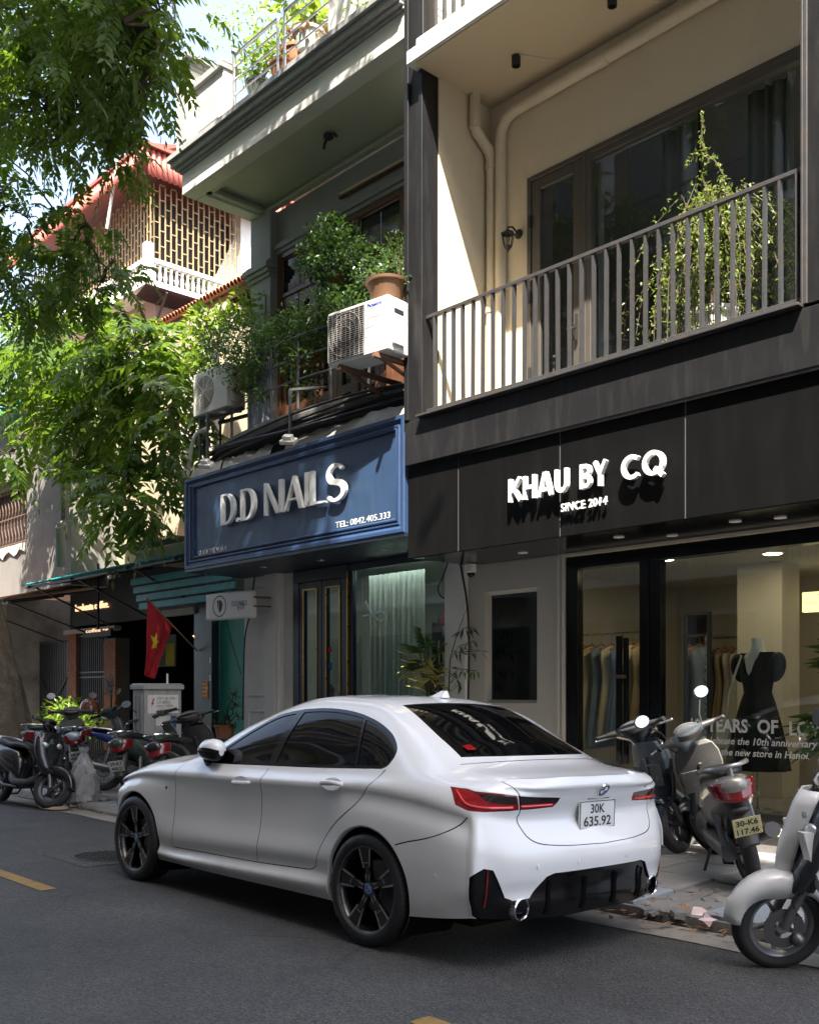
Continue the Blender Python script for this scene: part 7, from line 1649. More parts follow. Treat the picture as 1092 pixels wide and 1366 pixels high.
    g.grid([[(-.74 - .205 * math.cos(R(82 * u)) ** .75 * (1 - .10 * (v - .5)), .168 * k_ * math.sin(R(82 * u)) * (1 - .12 * (1 - v)), z0_ + (v - .5) * hh_ * (1 - .35 * abs(u) ** 1.5) + .02 * abs(u)) for v in np.linspace(0, 1, 7)] for u in np.linspace(-1, 1, 25)])
    o = A(g, 'tail_lamp', tail, smooth=True, angle=60); sd = o.modifiers.new('s', 'SOLIDIFY'); sd.thickness = .012; sd.offset = -1
    if kind == 'scooter':
        g = MB(); g.grid([[(-.742 - .207 * math.cos(R(60 * u)) ** .75, .17 * math.sin(R(60 * u)), z0_ + .02 + v * .02) for v in (0, 1)] for u in np.linspace(-1, 1, 19)]); A(g, 'lamp_band', 'lamp_red_dark', o, smooth=True)
    # rear mudguard with number plate
    q = (-.86, .60) if kind == 'scooter' else (-.80, .70)
    g = MB(); g.loft([[(a + dx, w_ * dy, z_ + dz) for dx, dy, dz in ((.02, -1, -.01), (-.012, -.8, .01), (-.02, 0, .014), (-.012, .8, .01), (.02, 1, -.01))] for a, z_, w_ in ((q[0] + .05, q[1] + .05, .085), (q[0] - .02, q[1] - .06, .08), (q[0] - .08, q[1] - .17, .075), (q[0] - .12, q[1] - .27, .06))]); A(g, 'rear_mudguard', inner, smooth=True, angle=60)
    PM_ = Matrix.Translation((q[0] - .142, 0, q[1] - .135)) @ Matrix.Rotation(R(-22), 4, 'Y') @ frame_mat((0, 0, 0), (0, -1, 0), (-1, 0, 0))
    g = MB(); g.box(-.095, .095, -.07, .07, -.004, 0, PM_); pl_ = A(g, 'number_plate', plate, bevel=.004)
    l1, l2 = ptext or ('29-K1', '468.21')
    for tx, yy in ((l1, .012), (l2, -.052)):
        me = text_mesh(tx, .05, .0004, .0012); xs_ = [v.co.x for v in me.vertices]; s_ = .15 / (max(xs_) - min(xs_)); x0_ = min(xs_)
        for v in me.vertices: v.co.x = (v.co.x - x0_) * s_ - .075; v.co.y = v.co.y * 1.15 + yy
        me.transform(PM_ @ Matrix.Translation((0, 0, .001))); link('plate_lettering', me, pl_, 'ink')
    g = MB(); g.ball((q[0] - .055, 0, q[1] - .03), .05, 12, 8, (.6, 1.3, .55)); A(g, 'plate_lamp', 'bike_plastic', smooth=True)
    # grab rail
    g = MB(); e_ = side[-2]; zt = e_[1] + (.135 if kind == 'scooter' else .06); g.tube([(-.52, .15, zt - .03), (-.70, .155, zt), (-.86, .13, zt + .01), (-.94, .06, zt + .012), (-.955, 0, zt + .012), (-.94, -.06, zt + .012), (-.86, -.13, zt + .01), (-.70, -.155, zt), (-.52, -.15, zt - .03)], .014, 8)
    g.tube([(-.88, 0, zt - .0), (-.86, 0, zt - .09)], .022, 8); A(g, 'grab_rail', rack, smooth=True)
    # engine, exhaust, shock, stands
    if kind == 'scooter':
        g = MB(); g.loft([sering(.0, .30, .09, .07, 0, 3), sering(-.3, .29, .10, .085, 0, 3), sering(rx, RW_, .075, .075, 0, 3)]); g.v = [(p[0], p[1] * .7 + .10, p[2]) for p in g.v]; A(g, 'engine', 'dark_steel', smooth=True, angle=50)
    g = MB(); g.tube([(.0, -.12, .24), (-.3, -.15, .24), (-.42, -.155, .27), (-.95, -.165, .40)], [.02, .022, .05, .055], 14); A(g, 'exhaust', 'dark_steel', smooth=True, angle=50)
    g = MB(); g.tube([(rx, .11, RW_ + .03), (rx + .09, .12, .62)], .03, 10); g.tube([(rx, -.11, RW_ + .03), (rx + .09, -.12, .62)], .03, 10); A(g, 'shock_absorber', 'steel' if kind == 'underbone' else 'dark_steel', smooth=True)
    g = MB(); g.tube([(-.12, .12, .26), (-.10, .24, .03), (-.06, .27, .02)], .012, 8); g.tube([(-.3, .1, .22), (-.42, .12, .14), (-.46, .06, .13)], .012, 8); A(g, 'stand', 'black_matt', smooth=True)
    # steering head: cowl, dial, bars, grips, levers, mirrors
    hx, hz = fx - .30, 1.03
    g = MB(); g.loft([sering(hx + .06, hz - .10, .05, .03, R(90), 2.2), sering(hx + .05, hz - .04, .08, .06, R(85), 2.4), sering(hx + .03, hz + .005, .19, .10, R(75), 2.4), sering(hx + .01, hz + .05, .18, .095, R(70), 2.4), sering(hx - .0, hz + .075, .08, .045, R(68), 2.2)]); cw = A(turned(g), 'head_cowl', cover if kind == 'scooter' else shield, smooth=True, angle=70)
    g = MB(); g.ball((hx + .095, 0, hz + .0), .07, 16, 10, (.55, 1.15, .75), Matrix.Rotation(R(15), 3, 'Y')); A(turned(g), 'headlamp', 'lens_clear', cw, smooth=True)
    DM = Matrix.Translation((hx - .035, 0, hz + .062)) @ Matrix.Rotation(R(-38), 4, 'Y')
    g = MB(); g.lathe([(.0, .02), (.075, .018), (.088, .008), (.094, -.02)], DM @ Matrix.Diagonal((.8, 1.25, 1, 1)), 24); A(turned(g), 'dial', 'dial', cw, smooth=True, angle=30)
    g = MB(); g.lathe([(.082, .016), (.094, .018), (.10, .0), (.10, -.03)], DM @ Matrix.Diagonal((.8, 1.25, 1, 1)), 24); A(turned(g), 'dial_rim', 'bike_plastic', cw, smooth=True)
    g = MB()
    for s_ in (-1, 1): g.tube([(hx - .02, s_ * .19, hz + .03), (hx + .08, s_ * .17, hz + .02), (hx + .13, s_ * .08, hz - .08), (hx + .10, s_ * .04, hz - .22)], .006, 6)
    g.tube([(fx - .08, .085, RW_ + .28), (fx - .02, .10, RW_ + .16), (fx - .06, .085, RW_ + .08)], .006, 6); A(turned(g), 'brake_hose', 'cable_black', smooth=True, kind='stuff')
    bars = {}
    g = MB()
    for s_ in (-1, 1): g.tube([(hx, s_ * .08, hz + .03), (hx - .015, s_ * .17, hz + .045), (hx - .08, s_ * .31, hz + .04)], [.04, .03, .014], 10)
    A(turned(g), 'handlebar', 'bike_plastic', smooth=True, angle=60)
    for s_ in (-1, 1):
        d_ = Vector((-.07, s_ * .16, -.005)).normalized(); b0 = Vector((hx - .035, s_ * .205, hz + .043))
        g = MB(); g.tube([b0, b0 + d_ * .12, b0 + d_ * .125, b0 + d_ * .14], [.018, .018, .022, .018], 12); A(turned(g), 'grip', 'rubber_clean', smooth=True, angle=50)
        g = MB(); g.tube([b0 + Vector((.05, -s_ * .03, -.005)), b0 + Vector((.055, s_ * .05, -.012)), b0 + Vector((.01, s_ * .16, -.018))], [.009, .007, .008], 8); g.ball(b0 + Vector((.005, s_ * .165, -.018)), .011, 8, 6); A(turned(g), 'brake_lever', 'alloy', smooth=True)
        if mirrors[0 if s_ > 0 else 1]:
            g = MB(); m0 = b0 + Vector((.03, -s_ * .03, .01)); m1 = m0 + Vector((.03, s_ * .10, .19)); g.tube([m0, m0 + Vector((.01, s_ * .02, .08)), m1], .007, 8); st2 = A(turned(g), 'mirror_stem', 'black_matt', smooth=True)
            g = MB(); g.ball(m1 + Vector((-.0, s_ * .03, .045)), .06, 14, 8, (.28, 1.15, .85)); A(turned(g), 'mirror_shell', 'bike_plastic', st2, smooth=True)
            g = MB(); g.lathe([(.0, 0), (.056, 0)], frame_mat(m1 + Vector((-.0175, s_ * .03, .045)), (0, 1, 0), (-1, 0, .12)) @ Matrix.Diagonal((1.12, .82, 1, 1)), 20); A(turned(g), 'mirror_glass', 'chrome', st2)
    return t_
GB = 'scooters and motorbikes parked on the pavement'
scooter('silver scooter leaning on its stand before the shop window, tail towards the street', -3.52, 6.60, (-.65, .76), -14, 26, body='bike_silver', shield='bike_silver', cover='bike_grey', front_at=False, plate='plate_yellow', ptext=('30-K6', '117.46'), rack='alloy', rim='dark_steel')
scooter('dark blue scooter standing between the white car and the shop door', -4.62, 7.40, (.25, .97), -8, 22, body='bike_navy', mirrors=(0, 0), inner='bike_navy')
sw = scooter('white and black scooter at the lower right edge with only its front in view', -2.60, 5.13, (-.70, -.71), -9, 4, body='bike_black', shield='bike_navy', cover='bike_white', z=-.045, spokes=5, rim='alloy')
g = MB(); fx = .635       # its white nose panels and lamp
g.loft([[(fx - .13 + dx + .10 * math.cos(a), w_ * math.sin(a), z_) for a in [R(-80 + 160 * k / 12) for k in range(13)]] for dx, w_, z_ in ((.06, .03, .52), (.065, .05, .62), (.05, .07, .72), (.02, .085, .82), (-.01, .09, .92), (-.05, .08, 1.0))], False, False); o = g.build('nose_panel', 'bike_white', sw, smooth=True, local=True); sd = o.modifiers.new('s', 'SOLIDIFY'); sd.thickness = .01
g = MB(); g.ball((fx - .085, .0, .87), .075, 16, 10, (.55, 1.1, .9)); g.build('nose_lamp', 'lens_clear', sw, smooth=True, local=True)
for s_ in (-1, 1):
    g = MB(); g.loft([[(fx + a - .02, s_ * (w_), z_), (fx + a + .03, s_ * (w_ - .015), z_), (fx + a + .01, s_ * (w_ + .03), z_), (fx + a - .05, s_ * (w_ + .02), z_)] for a, w_, z_ in ((-.06, .12, .80), (-.10, .13, .66), (-.17, .135, .50), (-.25, .14, .36), (-.30, .145, .27))]); g.build('shield_edge', 'bike_white', sw, smooth=True, angle=40, local=True)
scooter('glossy black scooter at the left edge with its front wheel turned towards the road', -12.28, 5.22, (.99, .10), -8, 34, body='bike_black', mirrors=(0, 0), z=-.03)
d2 = scooter('silver scooter with wide red tail lamp and a brown helmet on its bars', -13.75, 6.30, (-.92, .40), -6, -12, body='bike_paleblue', shield='bike_silver', cover='bike_silver', front_at=False, inner='bike_silver')
scooter('dark blue underbone motorbike with spoked wheels beside the plastic bag', -12.95, 6.28, (.45, .89), -7, 12, body='bike_blue', shield='bike_blue', kind='underbone', front_at=False, tail='lamp_red_dark', mirrors=(0, 0))
scooter('grey blue scooter behind the red-tailed one, left of the electricity cabinet', -14.2, 7.35, (.25, .97), -8, 25, body='bike_grey', shield='bike_grey', mirrors=(1, 1))
scooter('dark green scooter with red tail lamp in front of the electricity cabinet', -11.55, 6.02, (-.6, .8), -8, 20, body='bike_green', front_at=False, rack='chrome', mirrors=(1, 0))
scooter('black scooter with chrome tail rail beside the bonnet of the white car', -10.50, 5.95, (-.6, .8), -8, 15, body='bike_black', front_at=False, rack='chrome', mirrors=(0, 0))
# brown helmet hung on the bars
p = at(120, 944, Y=6.95); hm = thing('helmet', 'brown helmet hanging on the bars of the silver scooter at the left', 'helmet', (p.x, p.y, p.z))
g = MB(); g.lathe([(.145, -.10), (.15, -.05), (.145, .02), (.12, .09), (.07, .135), (.0, .15)], Matrix.Translation(p), 24); g.build('shell', 'brown_helmet', hm, smooth=True, angle=70)
g = MB(); g.lathe([(.146, -.105), (.152, -.10), (.152, -.085), (.147, -.08)], Matrix.Translation(p), 24); g.build('rim', 'black_matt', hm, smooth=True)
# ================================================================ things on the pavement
# electricity cabinet, its notice side facing along the street
ec = thing('electricity_cabinet', 'grey metal electricity cabinet with warning sign and torn stickers among the scooters', 'cabinet', (-12.35, 6.78, .06))
pbr('cab_grey', (0.36, 0.36, 0.34), 0.5, var=0.12, dirt=0.45, dcol=(0.18, 0.17, 0.15), dscale=4, streak=True)
x0, x1, y0, y1 = -12.52, -12.20, 6.5, 7.06
g = MB(); g.box(x0, x1, y0, y1, .05, 1.48); g.build('body', 'cab_grey', ec, bevel=.006)
g = MB(); g.box(x0 - .03, x1 + .03, y0 - .03, y1 + .03, 1.482, 1.55); g.box(x0 - .01, x1 + .01, y0 - .01, y1 + .01, 1.55, 1.565); g.build('lid', 'cab_grey', ec, bevel=.008)
g = MB()
for k in range(3): g.box(x0 + .03 + k * .10, x0 + .08 + k * .10, y0 - .012, y0 - .001, .1, 1.40)
g.build('door_rib', 'cab_grey', ec, bevel=.004)
SM = lambda y, z: frame_mat((x1 + .0015, y, z), (0, 1, 0), (1, 0, 0))
def sticker(y, z, w_, h, mt, nm='sticker', rot=0.0):
    g = MB(); M = SM(y, z) @ Matrix.Rotation(rot, 4, 'Z'); g.box(0, w_, 0, h, 0, .0025, M); return g.build(nm, mt, ec), M
sg, M = sticker(y0 + .05, 1.16, .46, .25, 'paper', 'warning_sign')
for k, tx in enumerate(('C\u1ea4M L\u1ea0I G\u1ea6N !', 'C\u00d3 \u0110I\u1ec6N', 'NGUY HI\u1ec2M', 'CH\u1ebeT NG\u01af\u1edcI')): text(tx, .05, M @ Matrix.Translation((.135, .185 - k * .053, .004)), 'ink', sg, fit=[.30, .19, .24, .27][k])
g = MB(); g.prism([(.05, .09), (.075, .14), (.058, .14), (.09, .225), (.11, .22), (.085, .165), (.105, .165)], M @ Matrix.Translation((-.01, -.02, .003)), .001); g.build('flash_symbol', 'red_plain', sg)
s1, M = sticker(y0 + .17, .99, .22, .14, 'paper')
s1, M = sticker(y0 + .40, .96, .08, .16, 'blue_plain')
s2, M = sticker(y0 + .06, .80, .16, .085, pbr('violet', (.22, .2, .5), .6), rot=.02); text('H\u00daT B\u1ec2', .04, M @ Matrix.Translation((.015, .03, .003)), 'paper', s2, fit=.13)
s3, M = sticker(y0 + .21, .50, .30, .34, 'paper', rot=-.02)
for k, tx in enumerate(('THU MUA', '0988.24', 'KHOAN', 'C\u1eaeT')): text(tx, .07, M @ Matrix.Translation((.02, .26 - k * .08, .003)), 'ink', s3, fit=.25 if k < 3 else .16)
s4, M = sticker(y0 + .07, .52, .11, .22, pbr('torn_grey', (.25, .24, .22), .9, var=.5, scale=30))
s5, M = sticker(y0 + .24, .84, .24, .08, 'torn_grey', rot=.25)
g = MB(); g.bar((-12.3, 6.9, 1.56), (-12.3, 6.9, 1.70), .02); g.build('stub_pipe', 'white_paint', ec)
# red flag with yellow star on a slanting pole
p0, p1 = at(263, 868, Y=8.28), at(197, 799, Y=7.35)
fl = thing('flag', 'red flag with a yellow star drooping from a slanted pole', 'flag', tuple(p0))
g = MB(); g.tube([p0, p1 + (p1 - p0) * .02], .012, 8); g.build('pole', 'lattice_wood', fl)
pbr('flag_red', (0.42, 0.012, 0.018), 0.75, var=0.12, scale=3); pbr('flag_yellow', (0.68, 0.52, 0.02), 0.7)
a_, b_ = p1, p0 + (p1 - p0) * .50
def flagpt(u, v):
    top = a_ + (b_ - a_) * u; bot = a_.lerp(b_, .08 + .22 * u) + Vector((-.02, -.02, -1.15 + .18 * abs(u - .35)))
    q = top.lerp(bot, v); return q + Vector((.05 * math.sin(u * 11 + v * 2) * v, -.07 * math.sin(u * 9 + 1) * v, 0))
g = MB(); g.grid([[flagpt(i / 24, j / 20) for j in range(21)] for i in range(25)]); g.build('cloth', 'flag_red', fl, smooth=True)
for off in (-.006, .006):
    g = MB(); ring = []
    for k in range(10):
        r_ = .24 if k % 2 == 0 else .095; th = R(90 + 36 * k); ring.append((.42 + r_ * math.cos(th) * .95, .47 - r_ * math.sin(th) * .62))
    P_ = [flagpt(u, v) + Vector((0, off - .003, 0)) + Vector((.003, 0, 0)) for u, v in ring]; c_ = flagpt(.42, .47) + Vector((.003, off - .003, 0))
    fine = []
    for i in range(10):
        a, b2 = ring[i], ring[(i + 1) % 10]
        for k in range(4): fine.append((a[0] + (b2[0] - a[0]) * k / 4, a[1] + (b2[1] - a[1]) * k / 4))
    V_s = [c_]
    rows = []
    for rr in (0.02, .35, .7, 1.0): rows.append([flagpt(.42 + (u - .42) * rr, .47 + (v - .47) * rr) + Vector((.004, off * 1.3 - .002, 0)) for u, v in fine + fine[:1]])
    g.grid(rows); g.build('star', 'flag_yellow', fl, smooth=True)
# see-through rubbish bag
pbr('bag_film', (0.55, 0.55, 0.56), 0.25, var=0.2, scale=9, coat=.3)
bm2 = MATS['bag_film']; bn_ = bm2.node_tree; bb_ = bn_.nodes['Principled BSDF']; tr_ = bn_.nodes.new('ShaderNodeBsdfTransparent'); mx_2 = bn_.nodes.new('ShaderNodeMixShader'); mx_2.inputs[0].default_value = .45
bn_.links.new(bb_.outputs[0], mx_2.inputs[1]); bn_.links.new(tr_.outputs[0], mx_2.inputs[2]); bn_.links.new(mx_2.outputs[0], bn_.nodes['Material Output'].inputs[0])
p = at(108, 1068, Z=.04); bg_ = thing('plastic_bag', 'crumpled clear plastic bag of rubbish standing on the kerb', 'bag', (p.x, p.y, .04))
g = MB(); rings = []
for j, (r_, z_) in enumerate([(.10, .0), (.235, .01), (.25, .10), (.23, .22), (.18, .36), (.13, .48), (.07, .58), (.03, .62), (.05, .66), (.075, .69)]):
    rings.append([(p.x + (.03 + .09 * j / 9) + r_ * (1 + .16 * math.sin(k * 2.3 + j * 1.7) + .10 * math.sin(k * 5.1 + j)) * math.cos(2 * math.pi * k / 32), p.y + r_ * .8 * (1 + .16 * math.sin(k * 1.9 + j * 2.1)) * math.sin(2 * math.pi * k / 32), .04 + z_ + .015 * math.sin(k * 3.3 + j)) for k in range(32)])
g.loft(rings, False); g.build('film', 'bag_film', bg_, smooth=True, angle=25)
g = MB()
for k in range(26):
    a, r_ = rnd.uniform(0, 6.28), rnd.uniform(0, .17); c_ = Vector((p.x + .04 + r_ * math.cos(a), p.y + r_ * .7 * math.sin(a), .06 + rnd.uniform(0, .13))); s_ = rnd.uniform(.03, .07); M = Matrix.Translation(c_) @ Euler((rnd.uniform(0, 3), rnd.uniform(0, 3), 0)).to_matrix().to_4x4(); g.box(-s_, s_, -s_ * .7, s_ * .7, -s_ * .3, s_ * .3, M)
g.build('rubbish', pbr('rubbish_mix', (.5, .42, .38), .7, var=.6, scale=16), bg_, kind='stuff')
# slab of broken kerb by the bag
p = at(72, 1075, Z=.0); g = MB(); g.ball((p.x, p.y, -.02), .28, 10, 6, (1, .6, .22)); o = g.build('kerb_lump', pbr('clay_lump', (.34, .25, .2), .9, var=.2, bump=.4), smooth=True); tag(o, 'pinkish broken kerb lump below the black scooter wheel', 'stone')
# a person in the nail shop doorway, only the head shows above the car
pbr('skin', (0.46, 0.28, 0.20), 0.5, var=0.06); pbr('hair_black', (0.012, 0.010, 0.010), 0.4, var=.2); pbr('shirt_dark', (0.03, 0.03, 0.04), .85)
px_, py_ = at(437, 925, Y=8.75).x, 8.75
pe = thing('person', 'person with black hair standing just inside the nail shop doorway', 'person', (px_, py_, .1))
me = D.meshes.new('body'); J = {'pel': (0, 0, .78), 'spi': (0, .0, .98), 'che': (0, 0, 1.12), 'nek': (0, -.01, 1.22), 'hd0': (0, -.02, 1.27), 'hd1': (0, -.02, 1.36), 'sl': (.15, 0, 1.15), 'el': (.20, -.03, .93), 'wl': (.17, -.15, .78), 'hl': (.16, -.2, .72), 'sr': (-.15, 0, 1.15), 'er': (-.20, -.03, .93), 'wr': (-.17, -.15, .78), 'hr': (-.16, -.2, .72), 'hpl': (.08, 0, .74), 'knl': (.09, -.02, .42), 'anl': (.09, .02, .07), 'tol': (.10, -.13, .03), 'hpr': (-.08, 0, .74), 'knr': (-.09, -.02, .42), 'anr': (-.09, .02, .07), 'tor': (-.10, -.13, .03)}
K = list(J); E_ = [('pel', 'spi'), ('spi', 'che'), ('che', 'nek'), ('nek', 'hd0'), ('hd0', 'hd1'), ('che', 'sl'), ('sl', 'el'), ('el', 'wl'), ('wl', 'hl'), ('che', 'sr'), ('sr', 'er'), ('er', 'wr'), ('wr', 'hr'), ('pel', 'hpl'), ('hpl', 'knl'), ('knl', 'anl'), ('anl', 'tol'), ('pel', 'hpr'), ('hpr', 'knr'), ('knr', 'anr'), ('anr', 'tor')]
RAD = {'pel': .125, 'spi': .11, 'che': .12, 'nek': .05, 'hd0': .075, 'hd1': .085, 'sl': .055, 'el': .04, 'wl': .028, 'hl': .03, 'hpl': .085, 'knl': .055, 'anl': .04, 'tol': .035}
me.from_pydata([J[k] for k in K], [(K.index(a), K.index(b_)) for a, b_ in E_], []); bo = link('body', me, pe, 'shirt_dark'); sk = bo.modifiers.new('skin', 'SKIN'); bo.modifiers.new('sub', 'SUBSURF').render_levels = 2
for i, k in enumerate(K):
    r_ = RAD.get(k, RAD.get(k[:-1] + 'l', .05)); me.skin_vertices[0].data[i].radius = (r_, r_)
me.skin_vertices[0].data[0].use_root = True
g = MB(); g.ball((0, -.02, 1.33), .096, 18, 14, (.82, .98, 1.18)); g.build('head', 'skin', pe, smooth=True, local=True)
g = MB(); g.ball((0, .005, 1.355), .108, 18, 14, (.86, 1.0, 1.08)); g.ball((0, .07, 1.24), .075, 12, 10, (1, .6, 1.4)); g.build('hair', 'hair_black', pe, smooth=True, local=True)
g = MB(); g.ball((.0, -.117, 1.32), .014, 8, 6, (.8, 1, 1.5)); g.ball((.035, -.10, 1.345), .012, 8, 6); g.ball((-.035, -.10, 1.345), .012, 8, 6); g.build('face', 'skin', pe, smooth=True, local=True)
# soft toy on the shop counter behind
p = at(447, 912, Y=9.2); ty = thing('soft_toy', 'brown teddy bear behind the nail shop door pane', 'toy', (p.x, p.y, p.z - .2)); pbr('teddy', (.30, .20, .11), .95, var=.3, scale=40, bump=.4)
g = MB(); g.ball(p, .11, 14, 10); g.ball(p + Vector((-.08, 0, .09)), .04, 10, 8); g.ball(p + Vector((.08, 0, .09)), .04, 10, 8); g.ball(p - Vector((0, 0, .22)), .15, 14, 10); g.build('body', 'teddy', ty, smooth=True)
g = MB(); g.box(p.x - .5, p.x + .5, 9.0, 9.5, .1, p.z - .36); o = g.build('counter', 'white_paint'); tag(o, 'white counter inside the nail shop under the teddy bear', 'counter')
# ================================================================ trees and plants
def leafset(name, V, mt, parent=None, kind='stuff'):
    """V: (n,4,3) leaf corners base, side, tip, side -> one mesh of folded leaves"""
    n = len(V); me = D.meshes.new(name); me.vertices.add(n * 4); me.vertices.foreach_set('co', V.reshape(-1).astype(np.float32))
    me.loops.add(n * 6); idx = (np.arange(n)[:, None] * 4 + np.array([0, 1, 2, 0, 2, 3])[None]).reshape(-1); me.loops.foreach_set('vertex_index', idx.astype(np.int32))
    me.polygons.add(n * 2); me.polygons.foreach_set('loop_start', (np.arange(n * 2) * 3).astype(np.int32)); me.update(calc_edges=True); me.validate()
    if parent is not None:
        me.transform(INV[parent.name])
    o = link(name, me, parent, mt)
    if kind: o['kind'] = kind
    return o
def unit(a): return a / (np.linalg.norm(a, axis=-1, keepdims=True) + 1e-9)
def leaves(base, dirs, L, W, fold=.25, droop=0.0, rng=nrg):
    """simple leaves at base pointing along dirs"""
    n = len(base); d = unit(dirs); up = unit(rng.normal(0, .45, (n, 3)) + np.array([0, 0, 1.0])); s = unit(np.cross(d, up)); u = np.cross(s, d)
    L = (L * rng.uniform(.7, 1.2, n))[:, None]; W = (W * rng.uniform(.7, 1.2, n))[:, None]
    tip = base + d * L - np.array([0, 0, 1.0]) * droop * L; mid = base + d * L * .45
    return np.stack([base, mid + s * W / 2 + u * W * fold, tip, mid - s * W / 2 + u * W * fold], 1)
def pinnate(base, dirs, length, pairs, ll, lw, droop=.5, rng=nrg):
    """compound leaves: each base carries a curved rachis with paired leaflets"""
    n = len(base); d = unit(dirs); L = length * rng.uniform(.65, 1.15, n); out = []
    side = unit(np.cross(d, np.array([0, 0, 1.0]) + rng.normal(0, .25, (n, 3))))
    for k in range(pairs + 1):
        t = (k + .6) / (pairs + .6); c_ = base + d * (L * t)[:, None] - np.array([0, 0, 1.0]) * (droop * L * t * t)[:, None]
        tan = unit(d - np.array([0, 0, 1.0]) * (2 * droop * t)); upv = np.cross(side, tan)
        for s_ in ((-1, 1) if k < pairs else (0,)):
            dd = unit(tan * (.55 if s_ else 1) + side * s_ * .85 - np.array([0, 0, 1.0]) * .22 + rng.normal(0, .10, (n, 3)))
            sc = ll * (.75 + .5 * math.sin(math.pi * min(1, t * .9 + .12))) * rng.uniform(.8, 1.15, n)
            ln = sc[:, None]; wv = unit(np.cross(dd, upv + rng.normal(0, .2, (n, 3)))); un = np.cross(wv, dd)
            mid = c_ + dd * ln * .42; w_ = lw * (sc / ll)[:, None]
            out.append(np.stack([c_, mid + wv * w_ / 2 + un * w_ * .18, c_ + dd * ln - np.array([0, 0, 1.0]) * ln * .12, mid - wv * w_ / 2 + un * w_ * .18], 1))
    return np.concatenate(out)
pbr('brown_pot', (0.15, 0.075, 0.035), 0.55, var=.2, dirt=.3, dscale=6)
leafmat('tree_leaf', (0.035, 0.075, 0.012), (0.085, 0.15, 0.022), (0.22, 0.36, 0.03), .9, .38, .4)
leafmat('ficus_leaf', (0.025, 0.065, 0.025), (0.075, 0.14, 0.05), (0.14, 0.26, 0.04), 5, .25, .35)
leafmat('fern_leaf', (0.03, 0.075, 0.02), (0.08, 0.15, 0.05), (0.16, 0.3, 0.05), 6, .3)
leafmat('lime_leaf', (0.09, 0.17, 0.02), (0.20, 0.30, 0.04), (0.35, 0.5, 0.05), 5, .35)
leafmat('weeping_leaf', (0.10, 0.16, 0.03), (0.22, 0.28, 0.07), (0.3, 0.4, 0.06), 5, .3)
leafmat('palm_leaf', (0.025, 0.06, 0.015), (0.06, 0.11, 0.03), (0.14, 0.26, 0.04), 4, .25)
leafmat('yellow_leaf', (0.30, 0.26, 0.06), (0.38, 0.34, 0.12), (0.4, 0.4, 0.08), 4, .3)
leafmat('dead_leaf', (0.24, 0.12, 0.05), (0.36, 0.2, 0.09), (0.3, 0.15, 0.05), 5, .2)
def cluster_pts(c_, r_, n, flat=.8, rng=nrg):
    v = rng.normal(0, 1, (n, 3)); v = unit(v) * (rng.random(n) ** (1 / 2.2))[:, None]; v[:, 2] *= flat
    return np.array(c_) + v * r_, v
def twig_tube(mb, a, b_, r0, r1, sag=.0, n=5, wob=.06):
    a, b_ = Vector(a), Vector(b_); L = (b_ - a).length; pts_, rs = [], []
    for k in range(n + 1):
        t = k / n; w_ = math.sin(math.pi * t); pts_.append(a.lerp(b_, t) + Vector((rnd.gauss(0, wob) * L * w_, rnd.gauss(0, wob) * L * w_, rnd.gauss(0, wob) * L * w_ + sag * L * w_))); rs.append(r0 + (r1 - r0) * t)
    mb.tube(pts_, rs, 7, False); return pts_
# ---- the leaning street tree on the left, crowns placed as they hang
tb = Vector((-15.35, 5.95, .05))
tree = thing('street_tree', 'leaning street tree at the left edge with feathery compound leaves filling the upper left', 'tree', tuple(tb))
g = MB(); tp = [(-15.15, 5.95, -.1), (-15.3, 5.95, .3), (-15.65, 5.95, 1.0), (-16.15, 5.95, 1.9), (-16.75, 5.95, 3.0), (-17.2, 6.0, 4.3), (-17.3, 6.05, 5.6), (-17.1, 6.1, 7.0), (-16.7, 6.1, 8.6)]
rad = [.52, .44, .38, .35, .33, .30, .26, .22, .15]; rings = []
for i in range((len(tp) - 1) * 8 + 1):
    k, t = min(i // 8, len(tp) - 2), i / 8 - min(i // 8, len(tp) - 2); c_ = Vector(tp[k]).lerp(Vector(tp[k + 1]), t); r_ = rad[k] + (rad[k + 1] - rad[k]) * t
    rings.append([c_ + Vector((math.cos(a), math.sin(a), 0)) * r_ * (1 + .05 * math.sin(a * 5 + i * .13) + .035 * math.sin(a * 11 - i * .31) + rnd.gauss(0, .018)) for a in [2 * math.pi * q / 40 for q in range(40)]])
g.loft(rings, False)
g.build('trunk', 'bark', tree, smooth=True, angle=80)
CRO = []      # (px, py, Y, radius, leaves)
